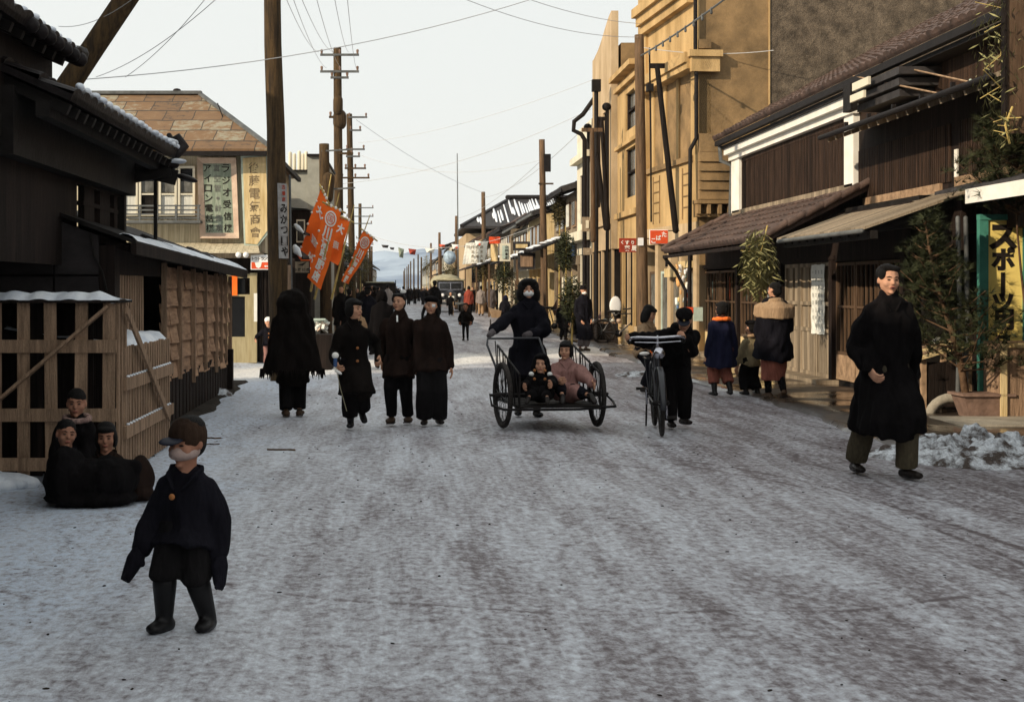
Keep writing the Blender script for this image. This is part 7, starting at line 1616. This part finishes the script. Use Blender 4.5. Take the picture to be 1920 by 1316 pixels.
person('boy in a dark school cap bending over the bicycle he pushes', x, y, 1.52, face=fc, hip=(.0, .14, .76), lean=.92, side=-.05, feet=[(.10, .04, .02), (-.08, -.08, 0)], hands=[loc_of(bike_pt((.28, -.02, .97)), x, y, fc), loc_of(bike_pt((-.28, -.02, .97)), x, y, fc)], head=(-.35, .55, 0), hair='short', hat='cap', coat=dict(m='black', hem=.40, flare=1.1, w=1.1), legs=dict(m='black', t=.065, k=.055, a=.047, cuff=.05), curl=1.3, elbow=[(.45, .4, -1), (-.5, .3, -.6)])
# 9 orange scarf child, back
x, y = P_(1353, 742)
person('girl in an orange scarf and navy coat with reddish leggings walking away by the shop', x, y, 1.31, face=pi + .15, feet=[(.10, -.02, .0), (-.10, .06, .02)], hands=[(.2, -.05, .55), (-.2, -.05, .55)], head=(.5, 0, 0), hair='bob', coat=dict(m='navy2', hem=.33, flare=1.42, w=1.25, collar=False), legs=dict(m='rust', t=.075, k=.068, a=.060, cuff=.135), shoes='boot', scarf=dict(m='orange', w=1.2))
# 10 tan toddler
x, y = P_(1408, 740)
person('small child in a khaki jacket and dark cap holding hands with the shawled woman', x, y, 1.06, face=pi + .45, feet=[(.07, -.03, 0), (-.07, .05, 0)], hands=[(.17, -.08, .42), (-.21, .0, .50)], hair='short', hat='softcap', coat=dict(m='tan2', hem=.40, flare=1.12, w=1.12), legs=dict(m='black', t=.08, k=.075, a=.07, cuff=.08), shoes='boot', scarf=dict(m='tan'), elbow=[(1, 0, 0), (-1, .3, 0)])
# 11 tan shawl woman
x, y = P_(1452, 748)
person('woman with a beige wool shawl over a long dark coat and reddish skirt walking away', x, y, 1.58, face=pi + .12, feet=[(.03, -.14, .0), (-.08, .12, .04)], hands=[(.17, -.12, .62), (-.1, -.2, .95)], head=(.5, 0, 0), hair='short', coat=dict(m='navy', hem=.36, flare=1.15, w=1.42, collar=False), legs=dict(m='black', t=.05, k=.035, a=.028, cuff=.05), skirt=(.5, .16, .12, .105, 'rust'), scarf=dict(m='tan', shawl=True, w=.6), shoes='geta')
# 12 man in black coat
x, y = P_(1662, 893)
person('young man in a long black overcoat and khaki trousers striding toward us', x, y, 1.685, face=.10, hs=.235, feet=[(.12, -.12, .0), (-.13, .28, 0)], hands=[(.27, .10, .78), (-.20, -.14, .86)], head=(-.02, .03, .05), hair='parted', coat=dict(m='black', hem=.225, flare=1.25, w=1.08, sl=1.06), legs=dict(m='olive', t=.056, k=.052, a=.050, cuff=.05), curl=1.2, mouth=True, lean=.05, shoes='shoe')
# 13 girl in tan sweater
Y = 20.5; x = fx(1216, Y)
def ex13(J):
    w = J['AA'][1][2]; MB().tube([w - Vector((.0, 0, -.05)), w], [.038, .036], 10).build('cuff', 'orange_cloth', J['root'], True, world=False)
    for dx in (-.16, .12): MB().ell(w + Vector((dx, .02, -.03)), (.10, .05, .025)).build('paper', 'white_ink', J['root'], True, world=False)
person('girl in a light brown sweater leaning sideways and reaching down beside the bicycle', x, Y, 1.36, face=.75, hip=(0, .10, .60), lean=.30, side=-.12, feet=[(.07, .02, 0), (-.07, .02, 0)], hands=[(.10, -.10, .55), (-.34, -.40, .50)], head=(.2, .35, 0), hair='long', coat=dict(m='tan', hem=.40, flare=1.1, w=1.05), legs=dict(m='navy', t=.075, k=.065, a=.055, cuff=.08), extra=ex13)
# 14 man with hat and mask
x, y = P_(1094, 658)
person('man in a dark hat, white mask and long overcoat at the kerb', x, y, 1.54, face=.35, lod=1, feet=[(.07, 0, 0), (-.07, .03, 0)], hands=[(.14, -.12, .75), (-.14, -.12, .75)], head=(.2, .05, 0), hair='short', hat='hat', mask='mask', coat=dict(m='navy', hem=.20, flare=1.15, w=1.15), legs=dict(m='grey', t=.06, k=.055, a=.05, cuff=.08), shoes='geta')
x, y = P_(1056, 637); person('dark clad child with back turned, left of the man in the white mask', x, y, 1.18, face=pi - .5, lod=1, hair='short', coat=dict(m='black', hem=.3, w=1.2), legs=dict(m='black'))
x, y = P_(1076, 630); person('figure in brown half hidden behind the man in the white mask', x, y, 1.36, face=.4, lod=1, hair='short', coat=dict(m='brown', hem=.35, w=1.1))
x, y = P_(1142, 634); person('person in a brownish pink jacket bending over the parked bicycle', x + .12, y, 1.4, face=-.9, lod=1, hip=(0, .12, .72), lean=1.0, hands=[(.12, -.5, .60), (-.12, -.5, .60)], hair='short', coat=dict(m='pink', hem=.45, w=1.0), legs=dict(m='navy'), head=(0, .5, 0), elbow=[(.5, 0, 1), (-.5, 0, 1)])
x, y = P_(1172, 630); person('person in a dark cap bending down at right of the parked bicycle', x, y, 1.42, face=-.6, lod=1, hip=(0, .12, .74), lean=.8, hands=[(.12, -.5, .62), (-.12, -.5, .62)], hair='short', hat='softcap', coat=dict(m='black', hem=.42, w=1.0), legs=dict(m='black'), head=(0, .5, 0))
Yd = 38; t = thing('round_sign', 'white oval sign leaning behind the two bending people', 'sign', (fx(1154, 40), 40, .8)); mb = MB(); mb.ell((0, 0, .2), (.17, .03, .27)); mb.build('plate', 'white_enamel', t, True, world=False); MB().tube([(0, .03, -.8), (0, .03, .1)], .02, 6).build('stand', 'dark_metal', t, True, world=False)

# 23 the three children at the crate, wrapped together
def kid(label, px, hy, Y, H, hs, z, face, **k):
    k.setdefault('hair', 'short'); x = fx(px, Y); top = fz(hy, Y); return person(label, x, Y, H, face=face, hs=hs, hip=(0, .06, z), hands=k.pop('hands', [(.10, -.16, z - .02), (-.10, -.16, z - .02)]), feet=[(.09, -.28, 0), (-.09, -.28, 0)], category='child', kneepole=(0, -.5, 1), **k)
kid('boy with a pinkish fur collar, highest of the three children at the crate', 140, 705, 10.5, .98, .205, .25, .0, coat=dict(m='black', w=1.3, hem=.1), legs=dict(m='black'), scarf=dict(m='fur', w=.5), head=(.12, .05, 0), skin='skin_dark')
kid('child in dark blue sitting at left of the three children by the crate', 126, 768, 10.15, .86, .20, .12, .35, coat=dict(m='navy', w=1.35, hem=.1), legs=dict(m='black'), head=(.1, .0, .1), skin='skin_dark')
kid('child with bobbed hair and brown jacket, right of the three children at the crate', 200, 775, 10.15, .84, .20, .11, .25, coat=dict(m='brown', w=1.3, hem=.1), legs=dict(m='black'), hair='bob', head=(-.15, .12, 0), skin='skin_dark')
mb = MB(); c = Vector((fx(172, 9.95), 9.95, 0)); mb.ell(c + Vector((-.05, 0, .14)), (.30, .22, .17)); mb.ell(c + Vector((.14, -.02, .17)), (.19, .2, .15)); mb.ell(c + Vector((-.17, -.03, .18)), (.14, .2, .22)); mb.ell(c + Vector((0, -.02, .04)), (.34, .24, .07)); mb.tube([c + Vector((.1, 0, .27)), c + Vector((.30, -.02, .25))], [.07, .05], 8)
o = link('blanket', remesh(mb, .012, 3, .008), 'p_black', None, True); tag(o, 'dark blanket wrapped over the laps of the three children at the crate', 'blanket')
mb = MB(); c = Vector((fx(262, 10.1), 10.1, 0)); mb.ell(c + Vector((0, 0, .16)), (.10, .12, .15)); mb.ell(c + Vector((.02, -.03, .05)), (.08, .1, .06)); o = link('cloth_bundle', remesh(mb, .01, 1, .012), 'p_brown', None, True); tag(o, 'small brown cloth bundle lying at the right end of the blanket', 'bundle')

# doll-like child beside the shop door
x = fx(503, 27.4); person('small child with a light cap and brown buttons standing at the slatted shop door', x, 27.4, .95, face=.2, lod=1, hair='short', hat='white', coat=dict(m='navy', hem=.4, w=1.1, buttons=[(.66, 0), (.58, 0), (.5, 0)]), legs=dict(m='pink', t=.06, k=.05, a=.045), hands=[(.12, -.05, .4), (-.25, -.1, .52)])

# 17.. mid distance people
crowd = []
def mid(label, px, hy, fy, face, lod=2, **k):
    x, y = P_(px, fy); return person(label, x, y, Ht(hy, fy), face=face, lod=lod, **k)
mid('man in a black hat and long black coat walking away mid street', 815, 527, 604, pi, hair='short', hat='hat', coat=dict(m='black', hem=.2, flare=1.2, w=1.2))
mid('small girl in a dark flared cape standing alone in the middle of the street', 873, 567, 638, -.1, lod=1, hair='short', coat=dict(m='dbrown', hem=.42, flare=1.75, w=1.1), legs=dict(m='black', t=.05, k=.038, a=.03, cuff=.05), hands=[(.17, -.05, .52), (-.17, -.05, .52)], skin='skin_dark')
mid('tiny child holding a long stick in front of the lorry', 845, 548, 592, 0, hair=None, coat=dict(m='black', hem=.45), legs=dict(m='char'), extra=lambda J: MB().tube([(.14, -.05, .0), (.14, -.05, .75)], .02, 6).build('stick', 'p_tan', J['root'], True, world=False))
mid('person in a brick red coat walking away beside the lorry', 879, 536, 592, pi, hair='bob', coat=dict(m='red', hem=.40, flare=1.2, w=1.1), legs=dict(m='black'))
mid('person in a pale beige coat walking away right of the red coat', 902, 536, 592, pi, hair='short', coat=dict(m='lgrey', hem=.42, flare=1.2, w=1.15), legs=dict(m='tan'))
mid('person in a grey pink coat walking away right of the beige coat', 921, 534, 592, pi - .2, hair='short', coat=dict(m='grey', hem=.28, flare=1.2, w=1.15))
mid('dark clad person half hidden beside the grey pink coat', 935, 534, 588, pi, hair='short', coat=dict(m='black', hem=.3, w=1.1))
mid('hunched person in a blue hooded coat pushing a pram', 947, 552, 612, pi - .4, lean=.35, hip=(0, .1, .6), hair='hood', hairm='navy2', coat=dict(m='navy', hem=.3, w=1.25))
t = thing('pram', 'small light pram with thin wheels beside the hunched blue coat', 'pram', (fx(930, 55), 55, 0))
mb = MB(); mb.hexa([(-.14, -.2, .35), (.14, -.2, .35), (.16, .25, .35), (-.16, .25, .35), (-.24, -.26, .62), (.2, -.26, .62), (.2, .3, .62), (-.28, .3, .75)]); mb.build('basket', 'p_tan', t, world=False)
for s in (-.22, .22): MB().tube([(s, -.15, .15), (s + .02, -.15, .15)], .15, 14, caps=False).build('wheel', 'rubber', t, world=False); MB().tube([(s, .2, .15), (s + .02, .2, .15)], .15, 14, caps=False).build('wheel', 'rubber', t, world=False)
MB().tube([(.2, .2, .6), (.35, .35, .85)], .015, 6).build('handle', 'dark_metal', t, world=False)
# left side group
mid('dark broad figure walking away left of the trio girls', 716, 545, 690, pi, lod=1, hair='hood', hairm='black', coat=dict(m='black', hem=.2, flare=1.3, w=1.15))
mid('person in a black hat behind the girl with the toy', 690, 538, 665, pi - .3, lod=1, hair='short', hat='softcap', coat=dict(m='navy', hem=.3, w=1.15), legs=dict(m='char'))
mid('small child in a white cap carried behind the girl with the toy', 671, 570, 668, .3, lod=1, hair='short', hat='white', coat=dict(m='tan', hem=.35, w=1.1))
mid('person with a brown coat left behind the middle girl', 702, 536, 628, pi, hair='short', coat=dict(m='dbrown', hem=.3, w=1.1))
mid('person in a pale grey jacket walking away above the trio', 727, 533, 600, pi, hair='short', coat=dict(m='lgrey', hem=.42, w=1.1), legs=dict(m='navy'))
mid('person with a white shawl on the shoulders far in the street', 756, 537, 578, pi, hair='short', coat=dict(m='navy', hem=.4, w=1.1), scarf=dict(m='white', shawl=True))
mid('dark figure with skin coloured face near the banners', 640, 536, 640, 0, hair='short', coat=dict(m='dbrown', hem=.3, w=1.1))
mid('dark figure beside the pine mass under the banners', 655, 541, 650, pi, hair='short', coat=dict(m='black', hem=.3, w=1.15))
x, y = P_(1036, 600); person('person in a dark coat standing left of the brown pole near the far shops', x, y, 1.5, face=pi + .4, lod=2, hair='bob', coat=dict(m='char', hem=.3, w=1.1))
x, y = P_(1046, 612); person('person in a brownish coat stooping beside the far shopfront', x, y, 1.4, face=1.2, lod=2, lean=.5, hip=(0, .1, .7), hair='short', coat=dict(m='brown', hem=.35, w=1.1))
x, y = P_(1108, 622); person('dark figure bending between the masked man and the parked bicycle', x, y, 1.4, face=-1.2, lod=2, lean=.8, hip=(0, .1, .7), hair='short', coat=dict(m='navy', hem=.4, w=1.1))
x, y = P_(1190, 640); person('short person in dark clothes standing at the brown pole foot', x, y, 1.25, face=-.5, lod=2, hair='bob', coat=dict(m='dbrown', hem=.35, w=1.1))
x, y = P_(1128, 618); person('person in a blue jacket leaning over goods behind the parked bicycle', x, y, 1.45, face=.6, lod=2, lean=.5, hip=(0, .1, .72), hair='short', coat=dict(m='navy2', hem=.42, w=1.0))
t = thing('goods_box', 'dark low box of goods in front of the tan facade behind the parked bicycle', 'box', (fx(1150, 40), 40, 0)); MB().box(-.8, .75, 0, .5, .0, .5).build('body', 'dark_wood_x', t, world=False); MB().box(-.82, .77, -.02, .52, .502, .54).build('rim', 'crate_wood', t, world=False)
for q in range(7): MB().ell((-.6 + q * .19, .1 + .05 * (q % 2), .58), (.10, .1, .06)).build('bundle', ('paper', 'pink_wood', 'pale_green')[q % 3], t, True, world=False)
for q, (px_, fy_) in enumerate(((1046, 628), (1186, 632))): bicycle(('second parked bicycle standing near the far brown pole', 'third parked bicycle half hidden at the tall brown pole')[q], *P_(px_, fy_), R(80 + 20 * q))
# tiny crowd, copied from five built kinds
protos = [person('tiny dark figure in the far crowd', 0, 0, 1.58, face=pi, lod=3, group='far crowd', hair='short', coat=dict(m='black', hem=.3, w=1.1)),
          person('tiny navy figure in the far crowd', 0, 0, 1.55, face=0, lod=3, group='far crowd', hair='bob', coat=dict(m='navy', hem=.3, w=1.1)),
          person('tiny grey figure in the far crowd', 0, 0, 1.56, face=pi, lod=3, group='far crowd', hair='short', coat=dict(m='grey', hem=.4, w=1.1)),
          person('tiny brown figure in the far crowd', 0, 0, 1.5, face=0, lod=3, group='far crowd', hair='short', coat=dict(m='dbrown', hem=.35, w=1.1)),
          person('tiny pale figure in the far crowd', 0, 0, 1.52, face=0, lod=3, group='far crowd', hair='short', coat=dict(m='lgrey', hem=.35, w=1.1))]
rd = random.Random(12); used = [False] * 5
spots = [(766, 572, 0), (772, 566, 1), (778, 571, 3), (785, 566, 0), (793, 573, 1), (799, 568, 0), (806, 562, 2), (763, 561, 4), (747, 575, 0), (740, 583, 1), (733, 578, 3), (710, 590, 0), (698, 596, 1), (682, 600, 3), (670, 604, 0), (776, 558, 0), (789, 557, 1), (795, 560, 2), (758, 558, 0), (768, 556, 3), (886, 586, 0), (893, 582, 1), (912, 583, 0), (940, 584, 3), (955, 582, 0), (1036, 606, 1), (1046, 600, 0), (750, 566, 2), (721, 582, 0), (661, 585, 1), (781, 554, 0), (771, 552, 1), (744, 562, 0), (735, 566, 3), (802, 575, 0), (811, 566, 3)]
for px, fy, k in spots:
    o = protos[k] if not used[k] else copy_tree(protos[k]); used[k] = True
    x, y = P_(px, fy); o.location = (x, y, 0); o.rotation_euler.z = rd.choice([0, pi]) + rd.uniform(-.4, .4); s = rd.uniform(.93, 1.08); o.scale = (s, s, s)

# ------------------------------------------------------------------ winter haze
HAZE = True
if HAZE:
    hz_m = bpy.data.materials.new('haze'); hz_m.use_nodes = True; t_ = hz_m.node_tree; t_.nodes.clear()
    pv = t_.nodes.new('ShaderNodeVolumePrincipled'); pv.inputs['Color'].default_value = (.95, .975, 1, 1); pv.inputs['Density'].default_value = .00011; pv.inputs['Anisotropy'].default_value = .2
    oo = t_.nodes.new('ShaderNodeOutputMaterial'); t_.links.new(pv.outputs[0], oo.inputs['Volume'])
    mb = MB(); mb.box(-3600, 3600, -300, 3700, -1.2, 190); o = mb.build('haze', hz_m); o['kind'] = 'stuff'; o['label'] = 'thin pale winter haze over the street'
